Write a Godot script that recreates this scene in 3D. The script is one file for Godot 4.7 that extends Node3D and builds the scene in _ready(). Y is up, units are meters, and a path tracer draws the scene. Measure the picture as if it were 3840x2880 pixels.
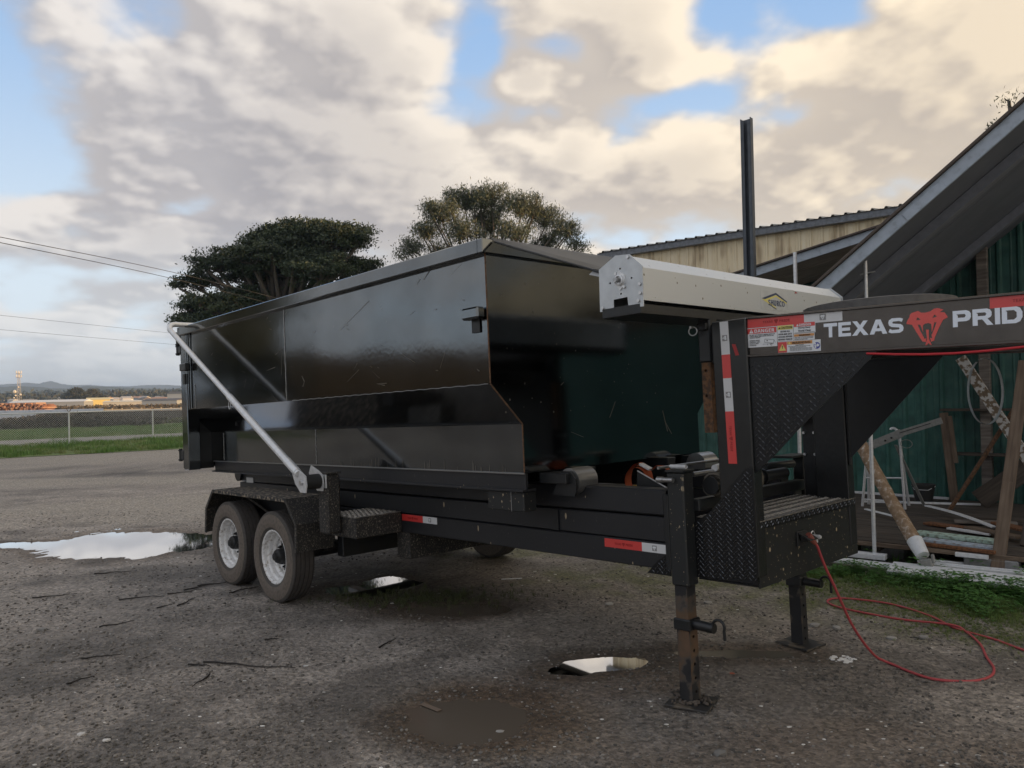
extends Node3D
# A yard with a black gooseneck roll-off trailer. World: camera at the origin column, looking along -Z; metres.

const YAW := 0.8183
const TILT := 0.0339
var TRAILER := Transform3D(Basis(Vector3.UP, -YAW) * Basis(Vector3(0, 0, 1), TILT), Vector3(0.7953, 0, -5.4457))
# the shed's own axes: x along its wall (towards the right and nearer), z out of the wall towards the yard
var SHED := Transform3D(Basis(Vector3(0.76604, 0, 0.64279), Vector3.UP, Vector3(-0.64279, 0, 0.76604)), Vector3.ZERO)
var M := {}
var taken := {}
var rng := RandomNumberGenerator.new()

# ------------------------------------------------------------------ mesh builder
class MB:
	var v := PackedVector3Array()
	var n := PackedVector3Array()
	var c := PackedColorArray()
	var ix := PackedInt32Array()
	var t := Transform3D.IDENTITY
	var own := Transform3D.IDENTITY
	var col := Color(1, 1, 1)
	var colored := false
	func at(tr: Transform3D) -> MB:
		t = tr
		return self
	func paint(k: Color) -> MB:
		col = k
		colored = true
		return self
	func vert(p: Vector3, nn: Vector3) -> int:
		v.append(t * p)
		n.append((t.basis * nn).normalized())
		c.append(col)
		return v.size() - 1
	# counter-clockwise seen from outside
	func tri(a: Vector3, b: Vector3, d: Vector3) -> void:
		var nn := (b - a).cross(d - a)
		if nn.length_squared() < 1e-16:
			return
		nn = nn.normalized()
		var i := vert(a, nn)
		vert(b, nn)
		vert(d, nn)
		ix.append_array([i, i + 2, i + 1])
	func quad(a: Vector3, b: Vector3, d: Vector3, e: Vector3) -> void:
		var nn := (d - a).cross(e - b)
		if nn.length_squared() < 1e-16:
			return
		nn = nn.normalized()
		var i := vert(a, nn)
		vert(b, nn)
		vert(d, nn)
		vert(e, nn)
		ix.append_array([i, i + 2, i + 1, i, i + 3, i + 2])
	# box between two corners with chamfered edges
	func box(lo: Vector3, hi: Vector3, b := 0.004) -> MB:
		var m := (lo + hi) * 0.5
		var h := (hi - lo).abs() * 0.5
		b = minf(b, minf(h.x, minf(h.y, h.z)) * 0.45)
		var s := [-1.0, 1.0]
		for ax in 3:
			var u := (ax + 1) % 3
			var w := (ax + 2) % 3
			for sg in s:
				var q := []
				for k in [[-1, -1], [1, -1], [1, 1], [-1, 1]]:
					var p := Vector3.ZERO
					p[ax] = sg * h[ax]
					p[u] = k[0] * (h[u] - b)
					p[w] = k[1] * (h[w] - b)
					q.append(m + p)
				if sg > 0:
					quad(q[0], q[1], q[2], q[3])
				else:
					quad(q[3], q[2], q[1], q[0])
		if b > 0.0004:
			for ax in 3:
				var u := (ax + 1) % 3
				var w := (ax + 2) % 3
				for su in s:
					for sw in s:
						var p := [Vector3.ZERO, Vector3.ZERO, Vector3.ZERO, Vector3.ZERO]
						for k in 4:
							p[k][ax] = (h[ax] - b) * (1.0 if k == 1 or k == 2 else -1.0)
							p[k][u] = su * (h[u] if k < 2 else h[u] - b)
							p[k][w] = sw * (h[w] - b if k < 2 else h[w])
							p[k] += m
						if su * sw > 0:
							quad(p[0], p[3], p[2], p[1])
						else:
							quad(p[0], p[1], p[2], p[3])
						# fix orientation by testing against the outward direction
						var i := v.size() - 4
						var out := Vector3.ZERO
						out[u] = su
						out[w] = sw
						if n[i].dot(t.basis * out) < 0:
							for k in 4:
								n[i + k] = -n[i + k]
							var j := ix.size() - 6
							var sw2 := ix[j + 1]
							ix[j + 1] = ix[j + 2]
							ix[j + 2] = sw2
							sw2 = ix[j + 4]
							ix[j + 4] = ix[j + 5]
							ix[j + 5] = sw2
			for sx in s:
				for sy in s:
					for sz in s:
						var a := m + Vector3(sx * h.x, sy * (h.y - b), sz * (h.z - b))
						var d := m + Vector3(sx * (h.x - b), sy * h.y, sz * (h.z - b))
						var e := m + Vector3(sx * (h.x - b), sy * (h.y - b), sz * h.z)
						if sx * sy * sz > 0:
							tri(a, d, e)
						else:
							tri(a, e, d)
		return self
	func cyl(a: Vector3, b: Vector3, r: float, k := 16, r2 := -1.0, caps := true) -> MB:
		if r2 < 0:
			r2 = r
		var w := (b - a).normalized()
		var u := w.cross(Vector3.UP if absf(w.y) < 0.9 else Vector3.RIGHT).normalized()
		var x := w.cross(u)
		var base := v.size()
		for i in k + 1:
			var f := TAU * i / k
			var d := u * cos(f) + x * sin(f)
			vert(a + d * r, d)
			vert(b + d * r2, d)
		for i in k:
			var q := base + i * 2
			ix.append_array([q, q + 1, q + 2, q + 2, q + 1, q + 3])
		if caps:
			for e in 2:
				var p := a if e == 0 else b
				var rr := r if e == 0 else r2
				var nn := -w if e == 0 else w
				if rr < 0.0005:
					continue
				var ce := vert(p, nn)
				for i in k + 1:
					var f := TAU * i / k
					vert(p + (u * cos(f) + x * sin(f)) * rr, nn)
				for i in k:
					if e == 0:
						ix.append_array([ce, ce + 1 + i, ce + 2 + i])
					else:
						ix.append_array([ce, ce + 2 + i, ce + 1 + i])
		return self
	# swept tube through points, radius per point or one radius
	func tube(p: PackedVector3Array, r, k := 8, caps := true) -> MB:
		var u := Vector3.ZERO
		var base := v.size()
		var m := p.size()
		for j in m:
			var w := (p[mini(j + 1, m - 1)] - p[maxi(j - 1, 0)]).normalized()
			if j == 0:
				u = w.cross(Vector3.UP if absf(w.y) < 0.9 else Vector3.RIGHT).normalized()
			else:
				u = (u - w * u.dot(w)).normalized()
			var x := w.cross(u)
			var rr: float = r[j] if r is Array or r is PackedFloat32Array else r
			for i in k + 1:
				var f := TAU * i / k
				var d := u * cos(f) + x * sin(f)
				vert(p[j] + d * rr, d)
		for j in m - 1:
			for i in k:
				var q := base + j * (k + 1) + i
				var q2 := q + k + 1
				ix.append_array([q, q2, q + 1, q + 1, q2, q2 + 1])
		if caps:
			for e in 2:
				var j := 0 if e == 0 else m - 1
				var w := (p[1] - p[0]).normalized() * -1.0 if e == 0 else (p[m - 1] - p[m - 2]).normalized()
				var ce := vert(p[j], w)
				for i in k + 1:
					v.append(v[base + j * (k + 1) + i])
					n.append((t.basis * w).normalized())
					c.append(col)
				for i in k:
					if e == 0:
						ix.append_array([ce, ce + 1 + i, ce + 2 + i])
					else:
						ix.append_array([ce, ce + 2 + i, ce + 1 + i])
		return self
	# profile of (radius, along) turned round an axis; consecutive points that share a place make a hard edge
	func lathe(o: Vector3, w: Vector3, prof: Array, k := 48, cols: Array = []) -> MB:
		w = w.normalized()
		var u := w.cross(Vector3.UP if absf(w.y) < 0.9 else Vector3.RIGHT).normalized()
		var x := w.cross(u)
		for j in prof.size() - 1:
			var a: Vector2 = prof[j]
			var b: Vector2 = prof[j + 1]
			if a.distance_to(b) < 1e-6:
				continue
			if not cols.is_empty():
				paint(cols[j])
			var dn := Vector2(b.y - a.y, -(b.x - a.x)).normalized()
			var base := v.size()
			for i in k + 1:
				var f := TAU * i / k
				var d := u * cos(f) + x * sin(f)
				var nn := d * dn.x + w * dn.y
				vert(o + d * a.x + w * a.y, nn)
				vert(o + d * b.x + w * b.y, nn)
			for i in k:
				var q := base + i * 2
				ix.append_array([q, q + 1, q + 2, q + 2, q + 1, q + 3])
		return self
	# flat outline in the plane o + a*x + b*y, thick along a x b (out of the face)
	func prism(poly: PackedVector2Array, o: Vector3, a: Vector3, b: Vector3, thick: float, holes: Array = []) -> MB:
		var w := a.cross(b).normalized()
		if Geometry2D.is_polygon_clockwise(poly):
			poly.reverse()
		var flat := poly.duplicate()
		for hole in holes:
			var h: PackedVector2Array = hole
			if not Geometry2D.is_polygon_clockwise(h):
				h.reverse()
			var best := [1e9, 0, 0]
			for i in flat.size():
				for j in h.size():
					var dd := flat[i].distance_squared_to(h[j])
					if dd < best[0]:
						best = [dd, i, j]
			var out := PackedVector2Array()
			for i in flat.size():
				out.append(flat[i])
				if i == best[1]:
					var slit := (h[best[2]] - flat[i]).orthogonal().normalized() * 1e-5
					for j in h.size() + 1:
						var hp := h[(best[2] + j) % h.size()]
						out.append(hp if j < h.size() else hp + slit)
					out.append(flat[i] + slit)
			flat = out
		var ids := Geometry2D.triangulate_polygon(flat)
		var P := func(q: Vector2, z: float) -> Vector3: return o + a * q.x + b * q.y + w * z
		for i in range(0, ids.size(), 3):
			var q0 := flat[ids[i]]
			var q1 := flat[ids[i + 1]]
			var q2 := flat[ids[i + 2]]
			if (q1 - q0).cross(q2 - q0) < 0:
				var sw := q1
				q1 = q2
				q2 = sw
			tri(P.call(q0, thick), P.call(q1, thick), P.call(q2, thick))
			tri(P.call(q0, 0.0), P.call(q2, 0.0), P.call(q1, 0.0))
		if absf(thick) > 1e-6:
			var loops := [poly]
			loops.append_array(holes)
			for k in loops.size():
				var lp: PackedVector2Array = loops[k]
				var m := lp.size()
				for i in m:
					var q0 := lp[i]
					var q1 := lp[(i + 1) % m]
					quad(P.call(q0, 0.0), P.call(q1, 0.0), P.call(q1, thick), P.call(q0, thick))
		return self
	func quad_sheet(q: Array) -> MB:
		quad(q[0], q[1], q[2], q[3])
		var d: Vector3 = (q[1] - q[0]).cross(q[3] - q[0]).normalized() * 0.001
		quad(q[3] - d, q[2] - d, q[1] - d, q[0] - d)
		return self
	func mesh() -> ArrayMesh:
		var arr := []
		arr.resize(Mesh.ARRAY_MAX)
		arr[Mesh.ARRAY_VERTEX] = v
		arr[Mesh.ARRAY_NORMAL] = n
		if colored:
			arr[Mesh.ARRAY_COLOR] = c
		arr[Mesh.ARRAY_INDEX] = ix
		var am := ArrayMesh.new()
		if v.size() > 0:
			am.add_surface_from_arrays(Mesh.PRIMITIVE_TRIANGLES, arr)
		return am

func mb() -> MB:
	return MB.new()

func V(x: float, y: float, z: float) -> Vector3:
	return Vector3(x, y, z)

func circle(cx: float, cy: float, r: float, k := 12) -> PackedVector2Array:
	var p := PackedVector2Array()
	for i in k:
		p.append(Vector2(cx + r * cos(TAU * i / k), cy + r * sin(TAU * i / k)))
	return p

func poly(a: Array) -> PackedVector2Array:
	var p := PackedVector2Array()
	for i in range(0, a.size(), 2):
		p.append(Vector2(a[i], a[i + 1]))
	return p

# ------------------------------------------------------------------ scene tree
func numbered(called: String) -> String:
	var k: int = taken.get(called, 0)
	taken[called] = k + 1
	return called if k == 0 else "%s_%03d" % [called, k]

func tag(o: Node, label: String, category: String, group := "") -> void:
	o.set_meta("label", label)
	o.set_meta("category", category)
	if group != "":
		o.set_meta("group", group)

func thing(called: String, label: String, category: String, tr := Transform3D.IDENTITY, group := "") -> Node3D:
	var o := Node3D.new()
	o.name = numbered(called)
	o.transform = tr
	add_child(o, true)
	tag(o, label, category, group)
	return o

func put(m, called: String, material: Material, parent: Node = null, label := "") -> MeshInstance3D:
	var o := MeshInstance3D.new()
	o.name = called if parent != null else numbered(called)
	var am: Mesh = m.mesh() if m is MB else m
	o.mesh = am
	if m is MB:
		o.transform = m.own
	o.material_override = material
	(self if parent == null else parent).add_child(o, true)
	if label != "":
		o.set_meta("label", label)
	return o

func single(m, called: String, material: Material, label: String, category: String, group := "", tr := Transform3D.IDENTITY) -> MeshInstance3D:
	var o := put(m, called, material)
	o.transform = tr * o.transform
	tag(o, label, category, group)
	return o

func struct(m, called: String, material: Material) -> MeshInstance3D:
	var o := put(m, called, material)
	o.set_meta("kind", "structure")
	return o

func stuff(called: String, mesh: Mesh, material: Material, where: Array, cols: Array = [], parent: Node = null, label := "", category := "") -> MultiMeshInstance3D:
	var mm := MultiMesh.new()
	mm.transform_format = MultiMesh.TRANSFORM_3D
	mm.use_colors = not cols.is_empty()
	mm.mesh = mesh
	mm.instance_count = where.size()
	for i in where.size():
		mm.set_instance_transform(i, where[i])
		if mm.use_colors:
			mm.set_instance_color(i, cols[i])
	var o := MultiMeshInstance3D.new()
	o.multimesh = mm
	o.material_override = material
	o.name = called if parent != null else numbered(called)
	(self if parent == null else parent).add_child(o, true)
	o.set_meta("kind", "stuff")
	if label != "":
		o.set_meta("label", label)
	if category != "":
		o.set_meta("category", category)
	return o

# letters that fill a given width and height on the plane o + a*x + b*y
func words(text: String, called: String, material: Material, parent: Node, o: Vector3, a: Vector3, b: Vector3, w: float, h: float, bold := true, depth := 0.001) -> MeshInstance3D:
	var f := SystemFont.new()
	f.font_names = PackedStringArray(["Droid Sans"])
	f.font_weight = 700 if bold else 400
	var tm := TextMesh.new()
	tm.text = text
	tm.font = f
	tm.font_size = 64
	tm.pixel_size = 0.01
	tm.depth = 0.01
	tm.curve_step = 2.0
	var bb := tm.get_aabb()
	var node := MeshInstance3D.new()
	node.name = called
	node.mesh = tm
	node.material_override = material
	parent.add_child(node, true)
	var sx := w / maxf(bb.size.x, 1e-4)
	var sy := h / maxf(bb.size.y, 1e-4)
	var nn := a.cross(b).normalized()
	var bas := Basis(a.normalized() * sx, b.normalized() * sy, nn * depth / 0.01)
	node.transform = Transform3D(bas, o - bas * (bb.position + Vector3(0, 0, 0)))
	return node

# ------------------------------------------------------------------ procedural textures and materials
func fnl(sd: int, freq: float, oct := 4, kind := FastNoiseLite.TYPE_SIMPLEX_SMOOTH) -> FastNoiseLite:
	var f := FastNoiseLite.new()
	f.seed = sd
	f.frequency = freq
	f.noise_type = kind
	f.fractal_type = FastNoiseLite.FRACTAL_FBM if oct > 1 else FastNoiseLite.FRACTAL_NONE
	f.fractal_octaves = oct
	return f

func seamless(f: FastNoiseLite, size: int) -> Image:
	var im := f.get_seamless_image(size, size, false, false, 0.2, true)
	im.convert(Image.FORMAT_L8)
	return im

# values spread over stops [[position, linear colour], ...]
func ramp_tex(im: Image, stops: Array) -> ImageTexture:
	var lut := []
	for i in 256:
		var x := i / 255.0
		var k := 0
		while k < stops.size() - 2 and x > stops[k + 1][0]:
			k += 1
		var f := clampf((x - stops[k][0]) / maxf(stops[k + 1][0] - stops[k][0], 1e-5), 0, 1)
		var q: Color = stops[k][1].lerp(stops[k + 1][1], f)
		lut.append(q.linear_to_srgb())
	var d := im.get_data()
	var out := PackedByteArray()
	out.resize(d.size() * 3)
	for i in d.size():
		var q: Color = lut[d[i]]
		out[i * 3] = int(clampf(q.r, 0, 1) * 255.0)
		out[i * 3 + 1] = int(clampf(q.g, 0, 1) * 255.0)
		out[i * 3 + 2] = int(clampf(q.b, 0, 1) * 255.0)
	var res := Image.create_from_data(im.get_width(), im.get_height(), false, Image.FORMAT_RGB8, out)
	return ImageTexture.create_from_image(res)

func normal_tex(im: Image, strength: float) -> ImageTexture:
	var q: Image = im.duplicate()
	q.convert(Image.FORMAT_RGBA8)
	q.bump_map_to_normal_map(strength)
	return ImageTexture.create_from_image(q)

func mat(c: Color, rough := 0.7, metal := 0.0, tex: Texture2D = null, scale := 1.0, world := false) -> StandardMaterial3D:
	var m := StandardMaterial3D.new()
	m.albedo_color = c.linear_to_srgb()
	m.roughness = rough
	m.metallic = metal
	if tex != null:
		m.albedo_texture = tex
		m.uv1_triplanar = true
		m.uv1_world_triplanar = world
		m.uv1_scale = Vector3.ONE * scale
	return m

func bump(m: StandardMaterial3D, tex: Texture2D, k: float) -> StandardMaterial3D:
	m.normal_enabled = true
	m.normal_texture = tex
	m.normal_scale = k
	return m

func gray(x: float) -> Color:
	return Color(x, x, x)

# random blots on a plain ground: how many, least and most size in pixels, colours (linear)
func blots(size: int, ground: Color, list: Array, sd: int) -> ImageTexture:
	var r := RandomNumberGenerator.new()
	r.seed = sd
	var im := Image.create(size, size, false, Image.FORMAT_RGB8)
	im.fill(ground.linear_to_srgb())
	var wob := fnl(sd + 7, 0.25, 2)
	for k in list:
		var colr: Color = k[3].linear_to_srgb()
		for i in k[0]:
			var cx := r.randi() % size
			var cy := r.randi() % size
			var rad: float = k[1] + (k[2] - k[1]) * pow(r.randf(), 2.5)
			var stretch: float = 1.0 + r.randf() * (k[4] if k.size() > 4 else 0.6)
			var R := int(ceil(rad * stretch)) + 1
			for y in range(-R, R + 1):
				for x in range(-R, R + 1):
					var d := Vector2(x, y / stretch).length() / rad + 0.35 * wob.get_noise_2d(cx + x, cy + y)
					if d < 1.0:
						im.set_pixel(posmod(cx + x, size), posmod(cy + y, size), colr)
	return ImageTexture.create_from_image(im)

func make_materials() -> void:
	var fine := seamless(fnl(3, 0.02, 5), 512)
	var soft := seamless(fnl(5, 0.006, 4), 512)
	var grain := seamless(fnl(8, 0.12, 3), 512)
	var peel := seamless(fnl(11, 0.05, 2), 512)
	# glossy black paint of the dumpster: mirrors what stands round it
	M.paint = mat(gray(0.2), 0.10, 1.0, ramp_tex(soft, [[0.0, gray(0.8)], [1.0, gray(1.0)]]), 0.7)
	M.paint.albedo_color = Color(0.185, 0.198, 0.208).linear_to_srgb()
	bump(M.paint, normal_tex(peel, 1.2), 0.025)
	M.satin = mat(Color(0.017, 0.0185, 0.020), 0.36, 0.0, ramp_tex(fine, [[0.0, gray(0.7)], [1.0, gray(1.0)]]), 0.9)
	bump(M.satin, normal_tex(peel, 1.2), 0.15)
	M.dull = mat(Color(0.016, 0.0165, 0.018), 0.55, 0.0, ramp_tex(fine, [[0.0, gray(0.6)], [1.0, gray(1.0)]]), 1.3)
	var mud := Color(0.42, 0.34, 0.22)
	M.splat = mat(gray(1), 0.45, 0.0, blots(1024, Color(0.016, 0.018, 0.019), [[260, 1.2, 4.0, mud], [80, 2, 11, mud, 0.9], [40, 1, 3, Color(0.2, 0.17, 0.12), 3.0]], 21), 1.25)
	M.rail = mat(gray(1), 0.42, 0.0, blots(1024, Color(0.0175, 0.0185, 0.021), [[160, 0.8, 2.5, Color(0.07, 0.065, 0.058), 2.0], [14, 2, 8, mud, 2.5], [26, 0.8, 2.0, Color(0.11, 0.10, 0.09), 6.0]], 23), 0.8)
	M.muddy = mat(gray(1), 0.75, 0.0, blots(1024, Color(0.022, 0.021, 0.020), [[5200, 1.0, 5.0, Color(0.11, 0.095, 0.075), 0.8], [700, 2, 7, Color(0.19, 0.165, 0.13), 0.8]], 25), 1.3)
	M.fender_top = mat(gray(1), 0.8, 0.0, ramp_tex(seamless(fnl(31, 0.03, 5), 512), [[0.0, gray(0.02)], [0.42, gray(0.025)], [0.55, Color(0.12, 0.10, 0.08)], [0.75, Color(0.30, 0.25, 0.18)], [1.0, Color(0.34, 0.28, 0.2)]]), 1.1)
	M.galv = mat(Color(0.80, 0.81, 0.82), 0.34, 0.35, ramp_tex(fine, [[0.0, gray(0.72)], [1.0, gray(1.0)]]), 2.0)
	M.alu = mat(Color(0.62, 0.65, 0.67), 0.42, 0.45, ramp_tex(fine, [[0.0, gray(0.82)], [1.0, gray(1.0)]]), 1.2)
	M.alu_spots = mat(gray(1), 0.42, 0.45, blots(512, Color(0.58, 0.61, 0.63), [[46, 1, 4.0, Color(0.10, 0.08, 0.05)]], 29), 1.4)
	M.bolt = mat(gray(0.6), 0.3, 0.9)
	M.worn = mat(gray(0.5), 0.3, 0.8, ramp_tex(grain, [[0.0, gray(0.25)], [0.5, gray(0.8)], [1.0, gray(1.0)]]), 3.0)
	M.rust = mat(gray(1), 0.8, 0.1, ramp_tex(fine, [[0.0, Color(0.05, 0.03, 0.02)], [0.45, Color(0.11, 0.065, 0.04)], [0.62, Color(0.20, 0.095, 0.04)], [1.0, Color(0.13, 0.11, 0.09)]]), 2.4)
	M.rust_leg = mat(gray(1), 0.7, 0.1, ramp_tex(seamless(fnl(33, 0.006, 5), 512), [[0.0, Color(0.015, 0.015, 0.017)], [0.44, Color(0.022, 0.021, 0.022)], [0.53, Color(0.075, 0.062, 0.052)], [0.66, Color(0.11, 0.07, 0.042)], [1.0, Color(0.15, 0.085, 0.05)]]), 1.3)
	M.leg_black = mat(gray(1), 0.55, 0.0, ramp_tex(seamless(fnl(34, 0.006, 4), 512), [[0.0, Color(0.014, 0.015, 0.018)], [0.55, Color(0.022, 0.022, 0.024)], [0.68, Color(0.10, 0.085, 0.065)], [1.0, Color(0.16, 0.13, 0.10)]]), 1.6)
	M.tread_plate = mat(gray(1), 0.28, 0.6, blots(1024, Color(0.17, 0.175, 0.185), [[60, 1, 4, Color(0.55, 0.47, 0.34), 1.5], [400, 0.8, 2.0, gray(0.3), 1.0]], 37), 0.9)
	M.tread_plate.vertex_color_use_as_albedo = true
	M.tread_worn = mat(gray(1), 0.55, 0.2, ramp_tex(fine, [[0.0, gray(0.06)], [0.5, Color(0.30, 0.28, 0.25)], [1.0, Color(0.55, 0.5, 0.44)]]), 2.0)
	M.tread_worn.vertex_color_use_as_albedo = true
	M.tyre = mat(gray(1), 0.85, 0.0, ramp_tex(seamless(fnl(41, 0.02, 5), 512), [[0.0, gray(0.55)], [0.5, gray(0.85)], [1.0, gray(1.0)]]), 2.6)
	M.tyre.vertex_color_use_as_albedo = true
	M.rim = mat(gray(1), 0.45, 0.1, ramp_tex(seamless(fnl(43, 0.02, 5), 512), [[0.0, gray(0.80)], [0.62, gray(0.78)], [0.74, Color(0.50, 0.47, 0.43)], [0.88, Color(0.24, 0.2, 0.17)], [1.0, Color(0.16, 0.12, 0.10)]]), 2.2)
	M.red = mat(Color(0.62, 0.035, 0.03), 0.3)
	M.red.clearcoat_enabled = true
	M.white = mat(Color(0.72, 0.73, 0.74), 0.35, 0.0, ramp_tex(grain, [[0.0, gray(0.78)], [1.0, gray(1.0)]]), 9.0)
	M.paper = mat(Color(0.74, 0.76, 0.78), 0.4)
	M.ink = mat(gray(0.03), 0.5)
	M.tape_grey = mat(gray(0.26), 0.4)
	M.red_dark = mat(Color(0.33, 0.02, 0.02), 0.35)
	M.yellow = mat(Color(0.75, 0.66, 0.2), 0.4)
	M.orange = mat(Color(0.62, 0.29, 0.09), 0.4)
	M.blue = mat(Color(0.05, 0.07, 0.33), 0.4)
	M.navy = mat(Color(0.02, 0.04, 0.11), 0.4)
	M.logo_red = mat(Color(0.70, 0.10, 0.085), 0.35)
	M.letter = mat(Color(0.78, 0.84, 0.92), 0.4)
	M.neck = mat(gray(0.06), 0.22, 0.75, ramp_tex(fine, [[0.0, gray(0.75)], [1.0, gray(1.0)]]), 1.2)
	M.neck.albedo_color = Color(0.105, 0.092, 0.082).linear_to_srgb()
	bump(M.neck, normal_tex(peel, 1.2), 0.06)
	M.post = mat(Color(0.022, 0.023, 0.023), 0.25, 0.0, ramp_tex(fine, [[0.0, gray(0.75)], [1.0, gray(1.0)]]), 1.2)
	M.tarp = mat(Color(0.045, 0.047, 0.05), 0.5, 0.0, ramp_tex(grain, [[0.0, gray(0.7)], [1.0, gray(1.0)]]), 6.0)
	M.tarp.transparency = BaseMaterial3D.TRANSPARENCY_ALPHA
	M.tarp.albedo_color.a = 0.74
	M.strap = mat(Color(0.62, 0.13, 0.04), 0.8, 0.0, ramp_tex(grain, [[0.0, gray(0.6)], [1.0, gray(1.0)]]), 9.0)
	M.brass = mat(Color(0.5, 0.36, 0.12), 0.45, 0.8)
	M.rope = mat(gray(1), 0.8, 0.2, ramp_tex(grain, [[0.0, gray(0.03)], [0.5, Color(0.14, 0.125, 0.10)], [1.0, Color(0.30, 0.27, 0.22)]]), 5.0)
	M.cord = mat(Color(0.50, 0.075, 0.085), 0.6, 0.0, ramp_tex(grain, [[0.0, gray(0.7)], [1.0, gray(1.0)]]), 4.0)
	M.cable_red = mat(Color(0.5, 0.02, 0.03), 0.45)
	M.rubber = mat(gray(0.02), 0.6)
	# the shed
	for k in 3:
		var g := [1.0, 1.22, 0.86][k] as float
		M["green%d" % k] = mat(gray(1), 0.45 + 0.1 * k, 0.0, ramp_tex(seamless(fnl(46 + k, 0.012, 5), 512), [[0.0, Color(0.020, 0.060, 0.050) * g], [0.42, Color(0.028, 0.098, 0.082) * g], [0.7, Color(0.040, 0.12, 0.10) * g], [1.0, Color(0.08, 0.13, 0.11) * g]]), 0.6)
	M.green = M.green0
	var streak := Image.create(512, 512, false, Image.FORMAT_L8)
	var s1 := fnl(51, 0.03, 4)
	var s2 := fnl(52, 0.02, 3)
	for y in 512:
		for x in 512:
			var ax := TAU * x / 512.0
			var q := s1.get_noise_3d(cos(ax) * 70.0, sin(ax) * 70.0, y * 0.05) * 0.7 + s2.get_noise_3d(cos(ax) * 40.0, sin(ax) * 40.0, 200.0 + y * 0.3) * 0.5
			streak.set_pixel(x, y, gray(clampf(0.5 + 0.62 * q, 0, 1)))
	M.yellow_wall = mat(gray(1), 0.6, 0.0, ramp_tex(streak, [[0.0, Color(0.16, 0.11, 0.07)], [0.3, Color(0.42, 0.33, 0.21)], [0.45, Color(0.74, 0.63, 0.43)], [1.0, Color(0.82, 0.73, 0.54)]]), 0.33)
	M.flashing = mat(Color(0.22, 0.24, 0.27), 0.55, 0.2, ramp_tex(fine, [[0.0, gray(0.5)], [1.0, gray(1.0)]]), 1.0)
	M.fascia = mat(Color(0.44, 0.50, 0.57), 0.6, 0.0, ramp_tex(fine, [[0.0, gray(0.62)], [0.4, gray(0.9)], [1.0, gray(1.0)]]), 0.9)
	M.soffit = mat(Color(0.20, 0.215, 0.25), 0.75, 0.0, ramp_tex(soft, [[0.0, gray(0.75)], [1.0, gray(1.0)]]), 0.8)
	M.rafter = mat(Color(0.26, 0.275, 0.315), 0.75, 0.0, ramp_tex(fine, [[0.0, gray(0.75)], [1.0, gray(1.0)]]), 0.9)
	M.roof_felt = mat(Color(0.13, 0.105, 0.09), 0.9, 0.0, ramp_tex(fine, [[0.0, gray(0.6)], [1.0, gray(1.0)]]), 2.0)
	var woodim := Image.create(512, 512, false, Image.FORMAT_L8)
	for y in 512:
		for x in 512:
			var ax := TAU * y / 512.0
			var q := s1.get_noise_3d(cos(ax) * 120.0, sin(ax) * 120.0, x * 0.12) * 0.7 + s2.get_noise_3d(cos(ax) * 40.0, sin(ax) * 40.0, 90.0 + x * 0.12) * 0.5
			woodim.set_pixel(x, y, gray(clampf(0.5 + 0.6 * q, 0, 1)))
	M.wood_grey = mat(gray(1), 0.85, 0.0, ramp_tex(woodim, [[0.0, Color(0.05, 0.04, 0.035)], [0.5, Color(0.17, 0.145, 0.125)], [1.0, Color(0.30, 0.265, 0.23)]]), 1.0)
	M.wood_pale = mat(gray(1), 0.85, 0.0, ramp_tex(woodim, [[0.0, Color(0.16, 0.13, 0.11)], [0.5, Color(0.42, 0.37, 0.33)], [1.0, Color(0.58, 0.53, 0.48)]]), 1.0)
	M.wood_dark = mat(gray(1), 0.85, 0.0, ramp_tex(woodim, [[0.0, Color(0.02, 0.016, 0.013)], [0.5, Color(0.06, 0.048, 0.038)], [1.0, Color(0.12, 0.095, 0.075)]]), 1.0)
	M.wood_brown = mat(gray(1), 0.85, 0.0, ramp_tex(woodim, [[0.0, Color(0.035, 0.022, 0.015)], [0.5, Color(0.13, 0.092, 0.064)], [1.0, Color(0.22, 0.165, 0.12)]]), 1.2)
	M.wood_rot = mat(gray(1), 0.9, 0.0, ramp_tex(fine, [[0.0, Color(0.04, 0.02, 0.012)], [0.5, Color(0.17, 0.07, 0.03)], [1.0, Color(0.26, 0.12, 0.05)]]), 3.0)
	M.patchy = mat(gray(1), 0.85, 0.0, ramp_tex(seamless(fnl(61, 0.025, 4), 512), [[0.0, Color(0.13, 0.09, 0.06)], [0.45, Color(0.20, 0.15, 0.10)], [0.53, Color(0.52, 0.50, 0.47)], [1.0, Color(0.6, 0.58, 0.55)]]), 1.0)
	M.mint = mat(gray(1), 0.7, 0.0, ramp_tex(fine, [[0.0, Color(0.16, 0.09, 0.05)], [0.38, Color(0.30, 0.40, 0.34)], [0.5, Color(0.42, 0.56, 0.48)], [1.0, Color(0.5, 0.62, 0.55)]]), 1.6)
	M.sky_blue_paint = mat(gray(1), 0.7, 0.0, ramp_tex(fine, [[0.0, Color(0.20, 0.10, 0.05)], [0.42, Color(0.36, 0.42, 0.48)], [1.0, Color(0.5, 0.58, 0.66)]]), 1.6)
	M.vinyl = mat(Color(0.72, 0.735, 0.75), 0.45, 0.0, ramp_tex(fine, [[0.0, gray(0.7)], [0.4, gray(0.95)], [1.0, gray(1.0)]]), 1.5)
	M.pipe_mud = mat(gray(1), 0.85, 0.0, ramp_tex(seamless(fnl(71, 0.02, 5), 512), [[0.0, Color(0.13, 0.085, 0.05)], [0.5, Color(0.26, 0.175, 0.105)], [0.70, Color(0.33, 0.24, 0.16)], [0.80, Color(0.62, 0.58, 0.53)], [1.0, Color(0.72, 0.7, 0.67)]]), 1.5)
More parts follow.
